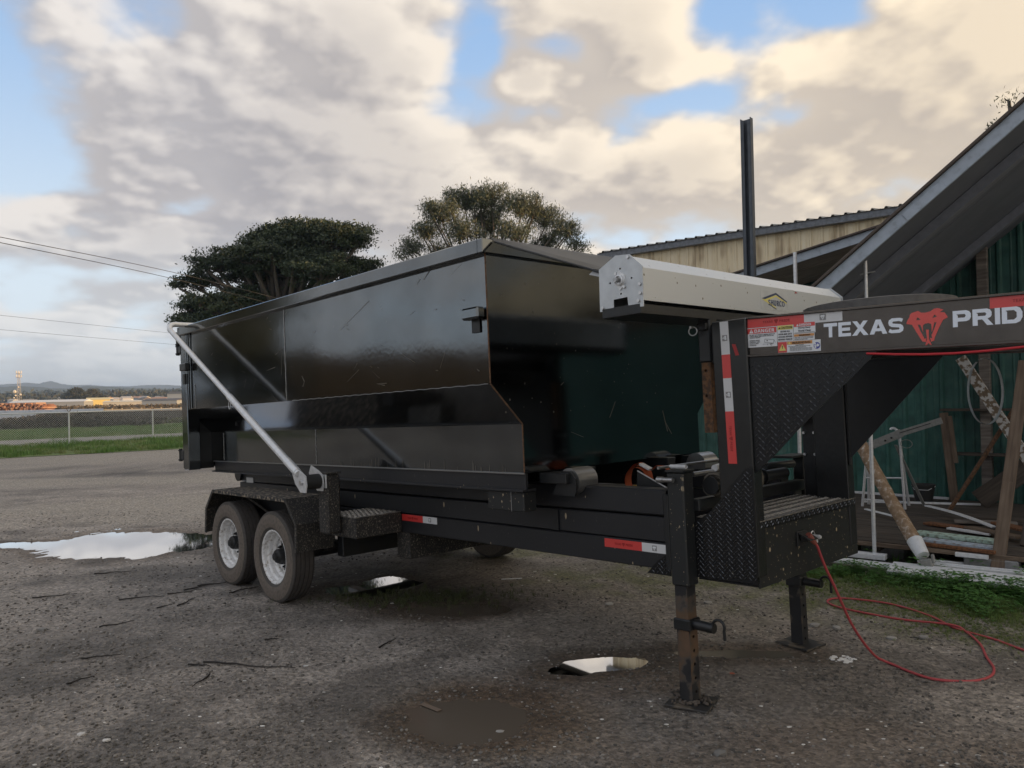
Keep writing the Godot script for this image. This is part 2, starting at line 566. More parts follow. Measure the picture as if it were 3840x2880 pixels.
	M.plastic_grey = mat(Color(0.3, 0.3, 0.28), 0.5, 0.0, ramp_tex(fine, [[0.0, gray(0.7)], [1.0, gray(1.0)]]), 2.0)
	M.steel_post = mat(Color(0.10, 0.115, 0.135), 0.55, 0.1, ramp_tex(fine, [[0.0, gray(0.7)], [1.0, gray(1.0)]]), 0.7)
	M.concrete = mat(gray(0.30), 0.9, 0.0, ramp_tex(fine, [[0.0, gray(0.55)], [1.0, gray(1.0)]]), 1.0)
	# plants
	M.leaf = mat(gray(1), 0.6)
	M.leaf.vertex_color_use_as_albedo = true
	M.leaf.backlight_enabled = true
	M.leaf.backlight = Color(0.35, 0.4, 0.2)
	M.bark = mat(gray(1), 0.9, 0.0, ramp_tex(fine, [[0.0, Color(0.05, 0.04, 0.032)], [1.0, Color(0.15, 0.125, 0.105)]]), 0.8)
	M.bark_pale = mat(gray(1), 0.85, 0.0, ramp_tex(fine, [[0.0, Color(0.06, 0.05, 0.042)], [1.0, Color(0.17, 0.145, 0.125)]]), 0.6)
	M.tint = mat(gray(1), 0.85, 0.0, ramp_tex(fine, [[0.0, gray(0.7)], [1.0, gray(1.0)]]), 0.12)
	M.tint.vertex_color_use_as_albedo = true
	M.stone = mat(gray(1), 0.85)
	M.stone.vertex_color_use_as_albedo = true
	M.twig = mat(Color(0.02, 0.016, 0.014), 0.7)
	# ground: stones of two sizes
	var c1 := FastNoiseLite.new()
	c1.noise_type = FastNoiseLite.TYPE_CELLULAR
	c1.seed = 5
	c1.frequency = 0.09
	c1.cellular_return_type = FastNoiseLite.RETURN_CELL_VALUE
	c1.fractal_type = FastNoiseLite.FRACTAL_FBM
	c1.fractal_octaves = 3
	c1.fractal_gain = 0.7
	var gi := seamless(c1, 1024)
	var g2 := seamless(fnl(91, 0.05, 5), 1024)
	var da := gi.get_data()
	var db := g2.get_data()
	for i in da.size():
		da[i] = int(clampf(da[i] * 0.62 + db[i] * 0.38, 0, 255))
	gi = Image.create_from_data(1024, 1024, false, Image.FORMAT_L8, da)
	M.ground = mat(gray(1), 0.72, 0.0, ramp_tex(gi, [[0.0, gray(0.16)], [0.32, gray(0.30)], [0.5, gray(0.5)], [0.66, gray(0.70)], [0.82, Color(0.95, 0.93, 0.9)], [1.0, gray(1.0)]]), 0.42, true)
	M.ground.vertex_color_use_as_albedo = true
	bump(M.ground, normal_tex(gi, 9.0), 1.0)
	M.water = mat(Color(0.80, 0.81, 0.82), 0.03, 1.0)
	M.water_brown = mat(Color(0.115, 0.096, 0.077), 0.16, 0.0)
# ------------------------------------------------------------------ trailer
# tread plate: a flat outline with raised lugs, one mesh; o + a*x + b*y, lugs along a x b
func tread_plate(outline: PackedVector2Array, o: Vector3, a: Vector3, b: Vector3, thick: float, step := 0.034, margin := 0.012, base := 0.16) -> MB:
	var m := mb().paint(gray(base))
	m.prism(outline, o, a, b, thick)
	m.paint(gray(1.0))
	var w := a.cross(b).normalized()
	var lo := Vector2(1e9, 1e9)
	var hi := -lo
	for p in outline:
		lo = lo.min(p)
		hi = hi.max(p)
	var inner := Geometry2D.offset_polygon(outline, -margin)
	if inner.is_empty():
		return m
	var j := 0
	var y := lo.y
	while y < hi.y:
		var i := 0
		var x := lo.x
		while x < hi.x:
			var c := Vector2(x + (0.5 * step if j % 2 else 0.0), y)
			if Geometry2D.is_point_in_polygon(c, inner[0]):
				var f := 0.785 if (i + j) % 2 == 0 else -0.785
				if j % 2:
					f = -f
				var d := Vector2(cos(f), sin(f))
				var e := Vector2(-d.y, d.x)
				var l := step * 0.36
				var h := step * 0.10
				var P := func(q: Vector2, z: float) -> Vector3: return o + a * q.x + b * q.y + w * z
				var t0: Vector3 = P.call(c - d * l, thick)
				var t1: Vector3 = P.call(c + d * l, thick)
				var s0: Vector3 = P.call(c + e * h, thick)
				var s1: Vector3 = P.call(c - e * h, thick)
				var u0: Vector3 = P.call(c - d * l * 0.45, thick + step * 0.15)
				var u1: Vector3 = P.call(c + d * l * 0.45, thick + step * 0.15)
				m.tri(t0, s1, u0)
				m.quad(s1, t1, u1, u0)
				m.tri(t1, s0, u1)
				m.quad(s0, t0, u0, u1)
			i += 1
			x += step
		j += 1
		y += step * 0.5
	return m

func tape(parent: Node, o: Vector3, a: Vector3, b: Vector3, parts: Array, wide := 0.0508, printed := true) -> void:
	var x := 0.0
	for p in parts:
		var strip := mb()
		strip.prism(poly([x, 0, x + p[1], 0, x + p[1], wide, x, wide]), o, a, b, 0.0012)
		var node := put(strip, "reflective_tape", M.red if p[0] == "r" else M.white, parent, "red stretch of reflective tape" if p[0] == "r" else "white stretch of reflective tape")
		if printed and p[1] > 0.15:
			var w := a.cross(b).normalized() * 0.0013
			var base := o + w
			if p[0] == "r":
				words("TEXAS", "lettering", M.red_dark, node, base + a * (x + p[1] * 0.28) + b * wide * 0.36, a, b, p[1] * 0.18, wide * 0.26)
				words("PRIDE", "lettering", M.red_dark, node, base + a * (x + p[1] * 0.58) + b * wide * 0.36, a, b, p[1] * 0.18, wide * 0.26)
				snake(node, base + a * (x + p[1] * 0.52) + b * wide * 0.5, a, b, 0.022, M.red_dark)
			else:
				var k: float = x + p[1] * 0.5
				put(mb().prism(poly([k - 0.016, wide * 0.2, k + 0.016, wide * 0.2, k + 0.016, wide * 0.8, k - 0.016, wide * 0.8]), base, a, b, 0.0006), "emblem_panel", M.tape_grey, node)
				snake(node, base + w * 0.6 + a * k + b * wide * 0.5, a, b, 0.024, M.paper)
		x += p[1]

# the fanged head on the neck, in outlines; width w, centred on o
func snake(parent: Node, o: Vector3, a: Vector3, b: Vector3, w: float, material: Material, called := "emblem") -> MeshInstance3D:
	var m := mb()
	var k := w / 680.0
	var f := func(arr: Array) -> PackedVector2Array:
		var p := PackedVector2Array()
		for i in range(0, arr.size(), 2):
			p.append(Vector2((arr[i] - 590.0) * k, (560.0 - arr[i + 1]) * k))
		return p
	var big := w > 0.1
	# crown of the head with the eye slits
	var head: PackedVector2Array = f.call([300, 330, 330, 300, 440, 275, 490, 310, 560, 315, 640, 300, 700, 258, 760, 252, 850, 285, 790, 325, 865, 335, 900, 390, 915, 425, 840, 465, 780, 580, 700, 760, 690, 815, 640, 830, 622, 760, 660, 775, 650, 720, 715, 560, 735, 490, 700, 500, 680, 580, 655, 660, 650, 520, 600, 500, 540, 510, 510, 540, 512, 655, 470, 520, 425, 515, 470, 640, 520, 740, 535, 780, 560, 760, 555, 830, 500, 820, 470, 770, 400, 640, 330, 510, 240, 490, 250, 440, 295, 365])
	var holes := []
	if big:
		holes = [f.call([400, 435, 425, 385, 480, 435]), f.call([665, 420, 705, 360, 745, 400])]
	m.prism(head, o, a, b, 0.0012, holes)
	var tongue: PackedVector2Array = f.call([560, 615, 605, 615, 605, 780, 650, 890, 680, 910, 640, 905, 597, 850, 560, 900, 525, 925, 545, 880, 575, 780])
	m.prism(tongue, o, a, b, 0.0012)
	return put(m, called, material, parent)

func tyre_mesh(r: float, w: float, ri: float, grooved := true) -> MB:
	var m := mb()
	var side := Color(0.165, 0.14, 0.115)
	var edge := Color(0.085, 0.077, 0.068)
	var tread := Color(0.075, 0.07, 0.065)
	var groove := tread
	var h := w / 2
	var p := []
	var cs := []
	# from the inner bead round the far side, across the tread, to the near bead
	var left := [[ri, -h * 0.72, edge], [ri + 0.012, -h * 0.86, edge], [ri + 0.03, -h * 0.95, side], [ri + 0.065, -h, side], [r - 0.06, -h * 0.985, side], [r - 0.025, -h * 0.93, edge], [r - 0.006, -h * 0.84, tread]]
	for q in left:
		p.append(Vector2(q[0], q[1]))
		cs.append(q[2])
	for gx in ([-0.46, -0.23, 0.0, 0.23, 0.46] if grooved else []):
		var y: float = gx * w * 0.80
		for q in [[r, y - 0.005, tread], [r - 0.009, y - 0.0035, groove], [r - 0.009, y + 0.0035, groove], [r, y + 0.005, groove]]:
			p.append(Vector2(q[0], q[1]))
			cs.append(q[2])
	if grooved:
		cs[cs.size() - 1] = tread
	for i in range(left.size() - 1, -1, -1):
		p.append(Vector2(left[i][0], -left[i][1]))
		cs.append(left[maxi(i - 1, 0)][2])
	# colours go with the segment that starts at a point
	for i in p.size() - 1:
		if i >= left.size() and i < p.size() - left.size():
			cs[i] = groove if p[i].x < r - 0.005 or p[i + 1].x < r - 0.005 else tread
	m.lathe(Vector3.ZERO, Vector3(0, 0, 1), p, 72, cs)
	# smooth the sidewalls: average shading is left to the profile's many steps
	return m

func rim_mesh(ri: float, w: float) -> MB:
	var m := mb()
	var h := w / 2
	var z := h * 0.74
	m.lathe(Vector3.ZERO, Vector3(0, 0, 1), [Vector2(ri - 0.004, z - 0.012), Vector2(ri + 0.010, z), Vector2(ri + 0.008, z + 0.008), Vector2(ri - 0.004, z + 0.008), Vector2(ri - 0.012, z - 0.004), Vector2(ri - 0.016, z - 0.03), Vector2(ri - 0.028, z - 0.045), Vector2(ri - 0.034, z - 0.075), Vector2(ri - 0.05, z - 0.09), Vector2(ri - 0.053, z - 0.105)], 64)
	m.lathe(Vector3.ZERO, Vector3(0, 0, 1), [Vector2(ri - 0.03, -z), Vector2(ri - 0.03, z - 0.06)], 48)
	# dished disc with hand holes
	var ro := ri - 0.05
	for k in 6:
		var f0 := TAU * k / 6.0
		var sec := PackedVector2Array()
		for i in 9:
			sec.append(Vector2.from_angle(f0 + TAU / 6.0 * i / 8.0) * ro)
		for i in range(8, -1, -1):
			sec.append(Vector2.from_angle(f0 + TAU / 6.0 * i / 8.0) * 0.066)
		var cc := Vector2.from_angle(f0 + TAU / 12.0) * (ro * 0.76)
		m.prism(sec, Vector3(0, 0, z - 0.118), Vector3.RIGHT, Vector3.UP, 0.008, [circle(cc.x, cc.y, 0.020, 12)])
	return m

func hub_mesh(w: float) -> MB:
	var m := mb()
	var z := w / 2 * 0.74 - 0.11
	m.lathe(Vector3.ZERO, Vector3(0, 0, 1), [Vector2(0.082, z), Vector2(0.08, z + 0.02), Vector2(0.062, z + 0.024), Vector2(0.060, z + 0.085), Vector2(0.052, z + 0.098), Vector2(0.034, z + 0.1), Vector2(0.03, z + 0.118), Vector2(0.001, z + 0.12)], 28)
	return m

func wheel(parent: Node, c: Vector3, side: float, spin: float) -> void:
	var w := Node3D.new()
	w.name = "wheel"
	w.position = c
	w.rotation = Vector3(0, 0.0 if side > 0 else PI, spin)
	parent.add_child(w, true)
	put(tyre_mesh(0.386, 0.212, 0.222), "tyre", M.tyre, w)
	put(rim_mesh(0.222, 0.212), "rim", M.rim, w)
	put(hub_mesh(0.212), "hub", M.dull, w)
	for k in 8:
		var f := TAU * (k + 0.25) / 8.0
		var q := V(cos(f), sin(f), 0) * 0.095
		var z := 0.212 / 2 * 0.74 - 0.11
		put(mb().cyl(q + V(0, 0, z), q + V(0, 0, z + 0.028), 0.0145, 6).cyl(q + V(0, 0, z + 0.028), q + V(0, 0, z + 0.042), 0.008, 6), "wheel_nut", M.dull, w)

func jack(parent: Node, x: float, z: float, near: bool) -> void:
	# sleeve, sliding leg with pin holes, clamp with pull pin, foot plate. Ground in trailer axes: y = -x * tan(tilt)
	var gy := -x * tan(TILT)
	if near:
		put(mb().box(V(x - 0.052, 0.62, z - 0.052), V(x + 0.058, 1.245, z + 0.052), 0.008), "jack_sleeve", M.splat, parent)
		var cap := put(mb().box(V(x - 0.058, 1.245, z - 0.058), V(x + 0.064, 1.258, z + 0.058), 0.003), "jack_cap", M.satin, parent)
		var sp := mb()
		var pts := PackedVector3Array()
		for i in 140:
			var f := i * 0.75
			pts.append(V(x - 0.045 + 0.105 * i / 139.0, 1.274 + 0.011 * sin(f), z + 0.015 + 0.011 * cos(f)))
		sp.tube(pts, 0.0026, 5)
		put(sp, "spring", M.galv, cap)
		put(mb().cyl(V(x - 0.095, 1.205, z + 0.075), V(x + 0.01, 1.205, z + 0.075), 0.014, 12).cyl(V(x - 0.095, 1.205, z + 0.075), V(x - 0.055, 1.205, z + 0.075), 0.017, 12), "lock_pin", M.worn, cap)
	else:
		put(mb().box(V(x - 0.05, 0.42, z - 0.05), V(x + 0.05, 1.05, z + 0.05), 0.008), "jack_sleeve", M.satin, parent)
	var leg := Node3D.new()
	leg.name = "jack_leg"
	leg.position = V(x - (0.0 if near else 0.0), 0, z)
	parent.add_child(leg, true)
	var h := 0.040
	var top := 0.66 if near else 0.44
	# two faces with holes (front and rear), two plain ones
	var holes := []
	var ys := [0.34, 0.265, 0.19, 0.115, 0.04] if near else [0.31, 0.235, 0.16, 0.085, 0.015]
	for y in ys:
		if y > gy + 0.03:
			holes.append(circle(0, y, 0.010, 10))
	var lm: Material = M.rust_leg if near else M.leg_black
	var lg := mb()
	var face := poly([-h, gy + 0.012, h, gy + 0.012, h, top, -h, top])
	lg.prism(face.duplicate(), V(h - 0.005, 0, 0), V(0, 0, -1), Vector3.UP, 0.005, holes.duplicate(true))
	lg.prism(face.duplicate(), V(-h, 0, 0), V(0, 0, -1), Vector3.UP, 0.005)
	lg.box(V(-h + 0.005, gy + 0.012, h - 0.005), V(h - 0.005, top, h), 0.001)
	lg.box(V(-h + 0.005, gy + 0.012, -h), V(h - 0.005, top, -h + 0.005), 0.001)
	put(lg, "leg_tube", lm, leg)
	var cy := 0.41 if near else 0.40
	put(mb().box(V(-h - 0.014, cy - 0.032, -h - 0.014), V(h + 0.014, cy + 0.03, h + 0.014), 0.006), "clamp", M.satin, leg)
	put(mb().cyl(V(h + 0.01, cy, 0.0), V(h + 0.135, cy - 0.004, 0.0), 0.028, 16, 0.027), "pin_housing", M.satin, leg)
	var hk := PackedVector3Array()
	for i in 15:
		var f := PI * (1.0 - i / 14.0 * 1.15)
		hk.append(V(h + 0.165 + 0.036 * cos(f), cy + 0.012 + 0.036 * sin(f), 0.004))
	hk.append(hk[14] + V(0.002, -0.05, 0))
	put(mb().tube(hk, 0.0085, 8), "pull_handle", M.satin, leg)
	# foot: bent plate lying on the ground
	var g := mb()
	g.t = Transform3D(Basis(Vector3(0, 0, 1), -TILT) * Basis(Vector3.UP, 0.3 if near else -0.12), V(0, gy, 0))
	g.box(V(-0.115, 0.003, -0.11), V(0.125, 0.016, 0.115), 0.004)
	put(g, "foot_plate", M.leg_black, leg)
	if near:
		var d := mb()
		d.t = Transform3D(Basis.IDENTITY, V(0, gy, 0))
		for i in 60:
			var f := rng.randf() * TAU
			var rr := 0.05 + rng.randf() * 0.06
			var q := V(cos(f) * rr, 0.02 + rng.randf() * 0.006, sin(f) * rr)
			d.t = Transform3D(Basis(Vector3.UP, f) * Basis(Vector3.RIGHT, rng.randf() * 2), q + V(0, gy, 0))
			var e := rng.randf_range(0.3, 0.8)
			d.box(V(-0.016, -0.008, -0.012) * e, V(0.016, 0.008, 0.012) * e, 0.004)
		var dirt := put(d, "dirt", M.bark, leg)
		dirt.set_meta("kind", "stuff")

func make_trailer() -> void:
	var T := thing("gooseneck_trailer", "black gooseneck roll-off trailer with twin axles carrying the black dumpster", "trailer", TRAILER)
	var X := Vector3(1, 0, 0)
	var Y := Vector3(0, 1, 0)
	# long rails, near side (+z) and far side
	for s in [1, -1]:
		var z0: float = 0.61 * s
		var z1: float = 0.71 * s
		put(mb().box(V(-4.75, 0.697, minf(z0, z1)), V(0.885, 0.845, maxf(z0, z1)), 0.006), "lower_rail", M.rail, T)
		put(mb().box(V(-4.75, 0.849, minf(z0, z1 - 0.006 * s)), V(0.885, 0.990, maxf(z0, z1 - 0.006 * s)), 0.006), "middle_rail", M.rail, T)
		var up := put(mb().box(V(-4.7, 1.0, minf(0.60 * s, 0.712 * s)), V(0.862, 1.146, maxf(0.60 * s, 0.712 * s)), 0.008), "upper_rail", M.rail, T)
		put(mb().box(V(0.862, 1.004, minf(0.604 * s, 0.706 * s)), V(0.872, 1.142, maxf(0.604 * s, 0.706 * s)), 0.003), "end_cap", M.satin, up)
		put(mb().box(V(-0.02, 0.852, (0.71 if s > 0 else -0.716)), V(0.035, 0.985, (0.716 if s > 0 else -0.71)), 0.002), "rail_splice", M.satin, T)
	for x in [-4.5, -3.9, -3.3, -2.7, -1.2, -0.6, 0.0, 0.55]:
		put(mb().box(V(x - 0.04, 0.71, -0.61), V(x + 0.04, 0.82, 0.61), 0.004), "crossmember", M.satin, T)
	put(mb().box(V(-1.79, 0.488, -0.70), V(-1.615, 0.696, 0.705), 0.006), "drop_crossmember", M.muddy, T)
	put(mb().box(V(-2.36, 0.47, -0.70), V(-2.27, 0.696, 0.92), 0.006), "drop_crossmember", M.satin, T)
	put(mb().box(V(0.97, 1.022, -0.62), V(1.03, 1.09, 0.62), 0.006), "front_crossmember", M.satin, T)
	put(mb().box(V(0.90, 0.70, -0.61), V(0.99, 0.93, 0.61), 0.006), "front_crossmember", M.satin, T)
	put(mb().cyl(V(-4.72, 1.075, -0.74), V(-4.72, 1.075, 0.74), 0.075, 24), "rear_roller", M.satin, T)
	put(mb().box(V(-4.55, 0.99, 0.713), V(-4.39, 1.045, 0.719), 0.001), "maker_plate", M.white, T)
	put(mb().box(V(-4.6, 0.9, -0.55), V(-4.5, 0.99, 0.55), 0.005), "rear_bumper", M.satin, T)
	# axles, wheels
	for x in [-2.785, -3.70]:
		var gy: float = -x * tan(TILT)
		put(mb().cyl(V(x, gy + 0.38, -1.15), V(x, gy + 0.38, 1.15), 0.06, 16), "axle", M.dull, T)
		put(mb().box(V(x - 0.32, gy + 0.44, 0.76), V(x + 0.32, gy + 0.47, 0.84), 0.004).box(V(x - 0.2, gy + 0.41, 0.765), V(x + 0.2, gy + 0.44, 0.835), 0.004), "leaf_spring", M.dull, T)
		wheel(T, V(x, gy + 0.381, 1.20), 1, 0.3 + x)
		wheel(T, V(x, gy + 0.381, -1.20), -1, 1.1 + x)
	put(mb().box(V(-3.9, 0.5, 0.93), V(-2.5, 0.62, 0.97), 0.004), "spring_hanger", M.dull, T)
	# fenders
	for s in [1, -1]:
		var prof := [Vector2(-4.157, 0.58), Vector2(-4.127, 0.817), Vector2(-3.949, 0.999), Vector2(-2.455, 0.989), Vector2(-2.28, 0.789), Vector2(-2.296, 0.564)]
		var fd := Node3D.new()
		fd.name = "fender"
		T.add_child(fd, true)
		var za: float = 0.985 * s
		var zb: float = 1.325 * s
		for i in 5:
			var a: Vector2 = prof[i]
			var b: Vector2 = prof[i + 1]
			var d := (b - a).normalized()
			var nrm := Vector2(-d.y, d.x)
			var o := V(a.x, a.y, minf(za, zb))
			var bx := mb()
			bx.t = Transform3D(Basis(V(d.x, d.y, 0), V(nrm.x, nrm.y, 0), Vector3(0, 0, 1)), o)
			bx.box(V(-0.002, -0.006, 0), V(a.distance_to(b) + 0.002, 0.0, 0.34), 0.002)
			# rolled lip along the outer edge
			var lip := 0.34 if s > 0 else 0.0
			bx.box(V(-0.004, -0.03, lip - 0.007), V(a.distance_to(b) + 0.004, 0.003, lip + 0.007), 0.004)
			put(bx, "fender_panel", M.fender_top if i == 2 else M.muddy, fd)
		put(mb().prism(poly([-4.14, 0.62, -4.12, 0.812, -3.947, 0.99, -2.46, 0.98, -2.29, 0.785, -2.29, 0.62]), V(0, 0, 0.98 if s > 0 else -0.985), X, Y, 0.005), "inner_panel", M.dull, fd)
		put(mb().tube(PackedVector3Array([V(-3.35, 0.98, 1.28 * s), V(-3.12, 0.68, 1.0 * s)]), 0.012, 8), "brace", M.muddy, fd)
	# side step with tread plate
	var sb := put(mb().box(V(-2.16, 0.70, 0.712), V(-1.70, 0.858, 1.14), 0.006), "side_step", M.muddy, T)
	put(tread_plate(poly([0, 0, 0.46, 0, 0.46, 0.42, 0, 0.42]), V(-2.16, 0.8585, 1.138), X, V(0, 0, -1), 0.004, 0.04, 0.012, 0.7), "tread_plate", M.tread_worn, sb)
	# tarp arm: post, pivot, long tube and bow
	put(mb().box(V(-2.015, 0.735, 1.15), V(-1.875, 1.20, 1.28), 0.02), "arm_post", M.muddy, T)
	put(mb().box(V(-2.02, 1.20, 1.145), V(-1.87, 1.215, 1.285), 0.004), "post_cap", M.muddy, T)
	var pv := Node3D.new()
	pv.name = "arm_pivot"
	T.add_child(pv, true)
	put(mb().box(V(-2.03, 1.095, 1.27), V(-1.875, 1.21, 1.282), 0.003), "mount_plate", M.galv, pv)
	put(mb().cyl(V(-1.945, 1.15, 1.28), V(-1.945, 1.15, 1.435), 0.058, 28), "spring_hub", M.rubber, pv)
	for z in [1.436, 1.295]:
		put(mb().prism(poly([0.055, -0.075, 0.07, -0.02, 0.06, 0.05, -0.01, 0.085, -0.115, 0.12, -0.15, 0.06, -0.11, -0.01, -0.03, -0.075]), V(-1.945, 1.15, z), X, Y, 0.008, [circle(0.0, 0.0, 0.012, 12)]), "hub_plate", M.galv, pv)
	put(mb().cyl(V(-1.945, 1.15, 1.444), V(-1.945, 1.15, 1.462), 0.02, 6), "pivot_bolt", M.bolt, pv)
	put(mb().cyl(V(-2.04, 1.215, 1.444), V(-2.04, 1.215, 1.456), 0.01, 6), "pivot_bolt", M.bolt, pv)
	for q in [V(-1.99, 1.18, 1.282), V(-1.91, 1.12, 1.282)]:
		put(mb().cyl(q, q + V(0, 0, 0.012), 0.012, 6), "bolt", M.bolt, pv)
	var arm := PackedVector3Array()
	var p0 := V(-2.0, 1.215, 1.44)
	var p1 := V(-4.62, 2.60, 1.44)
	for i in 9:
		arm.append(p0.lerp(p1, i / 8.0))
	var am := Node3D.new()
	am.name = "tarp_arm"
	T.add_child(am, true)
	put(mb().tube(PackedVector3Array([p0, p0.lerp(p1, 0.47)]), 0.030, 14), "lower_tube", M.galv, am)
	put(mb().tube(PackedVector3Array([p0.lerp(p1, 0.44), p1]), 0.0245, 14), "upper_tube", M.galv, am)
	put(mb().tube(PackedVector3Array([p0 + V(-0.02, 0.012, 0), p0.lerp(p1, 0.07)]), 0.033, 14), "socket", M.galv, am)
	var bend := PackedVector3Array()
	var dir := (p1 - p0).normalized()
	for i in 11:
		var f := PI / 2 * i / 10.0
		bend.append(p1 + dir * 0.12 * sin(f) + V(0, 0.02 * sin(f), -0.09 * (1 - cos(f))))
	bend.append(V(bend[10].x, bend[10].y, -1.36))
	for i in range(10, -1, -1):
		bend.append(V(bend[i].x, bend[i].y, -bend[i].z))
	put(mb().tube(bend, 0.0265, 14), "bow", M.galv, am)
	var ring := PackedVector3Array()
	var rc := p0.lerp(p1, 0.455) + V(0.01, -0.055, 0.02)
	for i in 17:
		var f := TAU * i / 16.0
		ring.append(rc + V(0.02 * cos(f), 0.038 * sin(f), 0))
	put(mb().tube(ring, 0.0035, 6, false), "pin_ring", M.galv, am)
	var p0f := p0 * V(1, 1, -1)
	var p1f := p1 * V(1, 1, -1)
	put(mb().tube(PackedVector3Array([p0f, p1f]), 0.026, 12), "far_tube", M.galv, am)
	# reflective tape on the rail
	tape(T, V(-1.698, 0.7915, 0.7102), X, Y, [["r", 0.2794], ["w", 0.178]])
	tape(T, V(0.4113, 0.786, 0.7102), X, Y, [["r", 0.2794], ["w", 0.178]])
	# jacks
	jack(T, 0.94, 0.665, true)
	jack(T, 0.905, -0.675, false)
	put(mb().box(V(0.86, 0.70, 0.60), V(0.892, 1.12, 0.72), 0.004), "jack_bracket", M.satin, T)
	# neck: posts, beams, gussets. Near side z 0.62, far side z -0.58
	for s in [1, -1]:
		var zf: float = 0.62 if s > 0 else -0.50
		var ps := put(mb().box(V(1.166, 0.70, zf - 0.09), V(1.372, 2.062, zf), 0.006), "neck_post", M.post if s > 0 else M.satin, T)
		if s > 0:
			tape(T, V(1.2195, 2.055, zf + 0.0002), V(0.012, -1, 0).normalized(), X, [["w", 0.178], ["r", 0.127], ["w", 0.178], ["r", 0.2794]])
			put(mb().prism(poly([1.286, 1.93, 1.308, 1.927, 1.326, 1.868, 1.305, 1.866]), V(0, 0, zf), X, Y, 0.001), "red_mark", M.red_dark, ps)
		# beam: level in the yard, so it leans 2 degrees in the trailer's own axes
		var tb := Transform3D(Basis(Vector3(0, 0, 1), -TILT * 1.02), V(1.372, 2.064, zf - 0.02))
		var bm := mb()
		bm.t = tb
		bm.box(V(0, -0.2, -0.012), V(2.4, -0.004, 0.0), 0.001)
		bm.box(V(0, -0.012, -0.09), V(2.4, 0.0, 0.012), 0.003)
		bm.box(V(0, -0.212, -0.09), V(2.4, -0.198, 0.016), 0.003)
		var beam := put(bm, "neck_beam", M.neck, T)
		if s > 0:
			neck_marks(T, beam, tb)
			# red air line hung below
			var cb := PackedVector3Array()
			for i in 13:
				var f := i / 12.0
				cb.append(tb * V(0.62 + 1.5 * f, -0.222 - 0.018 * sin(f * PI * 2.2) , 0.012))
			put(mb().tube(cb, 0.0055, 8), "air_line", M.cable_red, T)
	for x in [1.9, 2.7, 3.4]:
		put(mb().box(V(x, 1.90, -0.56), V(x + 0.08, 2.0, 0.59), 0.004), "neck_crossmember", M.satin, T)
	put(mb().box(V(3.66, 1.78, -0.56), V(3.76, 1.97, 0.59), 0.006), "neck_crossmember", M.satin, T)
	put(mb().cyl(V(3.5, 1.55, 0.0), V(3.5, 2.0, 0.0), 0.05, 16).box(V(3.42, 1.45, -0.07), V(3.58, 1.58, 0.07), 0.01), "coupler", M.satin, T)
	put(mb().box(V(1.18, 1.95, -0.50), V(1.36, 2.05, 0.53), 0.004), "neck_crossmember", M.satin, T)
	# upper gussets of tread plate (near) and flat plate (far)
	put(tread_plate(poly([1.374, 1.852, 2.024, 1.829, 1.995, 1.797, 1.888, 1.698, 1.807, 1.634, 1.616, 1.463, 1.479, 1.331, 1.374, 1.246]), V(0, 0, 0.598), X, Y, 0.005, 0.036), "gusset_plate", M.tread_plate, T, "black tread plate gusset under the neck beam")
	put(mb().prism(poly([1.374, 1.85, 1.95, 1.832, 1.374, 1.225]), V(0, 0, -0.525), X, Y, 0.006), "gusset_plate", M.satin, T, "plain black gusset on the far side")
	put(mb().box(V(1.374, 1.20, -0.535), V(1.39, 1.86, -0.515), 0.003), "weld_bead", M.dull, T)
	# lower gusset wraps the post foot
	put(tread_plate(poly([0.996, 0.662, 1.368, 0.667, 1.372, 1.274, 1.335, 1.272, 1.108, 1.032, 1.02, 0.973, 0.996, 0.96]), V(0, 0, 0.622), X, Y, 0.005, 0.030), "gusset_plate", M.tread_plate, T, "black tread plate gusset at the post foot")
	put(tread_plate(poly([0.723, 0.667, 0.888, 0.667, 0.888, 0.80, 0.80, 0.745]), V(0, 0, 0.7105), X, Y, 0.004, 0.030), "gusset_plate", M.tread_plate, T)
	# front box
	put(mb().box(V(1.352, 0.64, -0.60), V(1.364, 0.965, 0.6), 0.002), "front_panel", M.splat, T)
	put(mb().box(V(0.99, 0.645, -0.60), V(1.352, 0.655, 0.6), 0.002), "box_floor", M.satin, T)
	var lid := put(tread_plate(poly([0, 0, 0.39, 0, 0.39, 1.17, 0, 1.17]), V(0.985, 0.985, 0.585), X, V(0, 0, -1), 0.005, 0.04, 0.012, 0.66), "lid", M.tread_worn, T, "worn tread plate lid of the front box")
	put(tread_plate(poly([0, 0, 1.17, 0, 1.17, 0.045, 0, 0.045]), V(1.3665, 0.945, 0.585), V(0, 0, -1), Y, 0.005, 0.03, 0.006), "lid_edge", M.tread_plate, lid)
	var inlet := put(mb().box(V(1.364, 0.80, 0.09), V(1.376, 0.88, 0.19), 0.004).box(V(1.376, 0.825, 0.10), V(1.425, 0.86, 0.17), 0.008), "power_inlet", M.rubber, T)
	var flap := mb()
	flap.t = Transform3D(Basis(Vector3(0, 0, 1), -0.5), V(1.378, 0.872, 0.135))
	flap.box(V(0, -0.004, -0.045), V(0.075, 0.004, 0.05), 0.002)
	put(flap, "flap", M.rubber, inlet)
	var lockm := mb()
	lockm.cyl(V(1.364, 0.835, 0.03), V(1.425, 0.835, 0.03), 0.012, 14).cyl(V(1.425, 0.835, 0.03), V(1.432, 0.835, 0.03), 0.009, 14)
	lockm.box(V(1.385, 0.80, 0.018), V(1.41, 0.83, 0.03), 0.003)
	lockm.lathe(V(1.385, 0.838, 0.03), X, [Vector2(0.026, -0.003), Vector2(0.03, 0.0), Vector2(0.026, 0.003)], 18)
	put(lockm, "key_lock", M.galv, T)
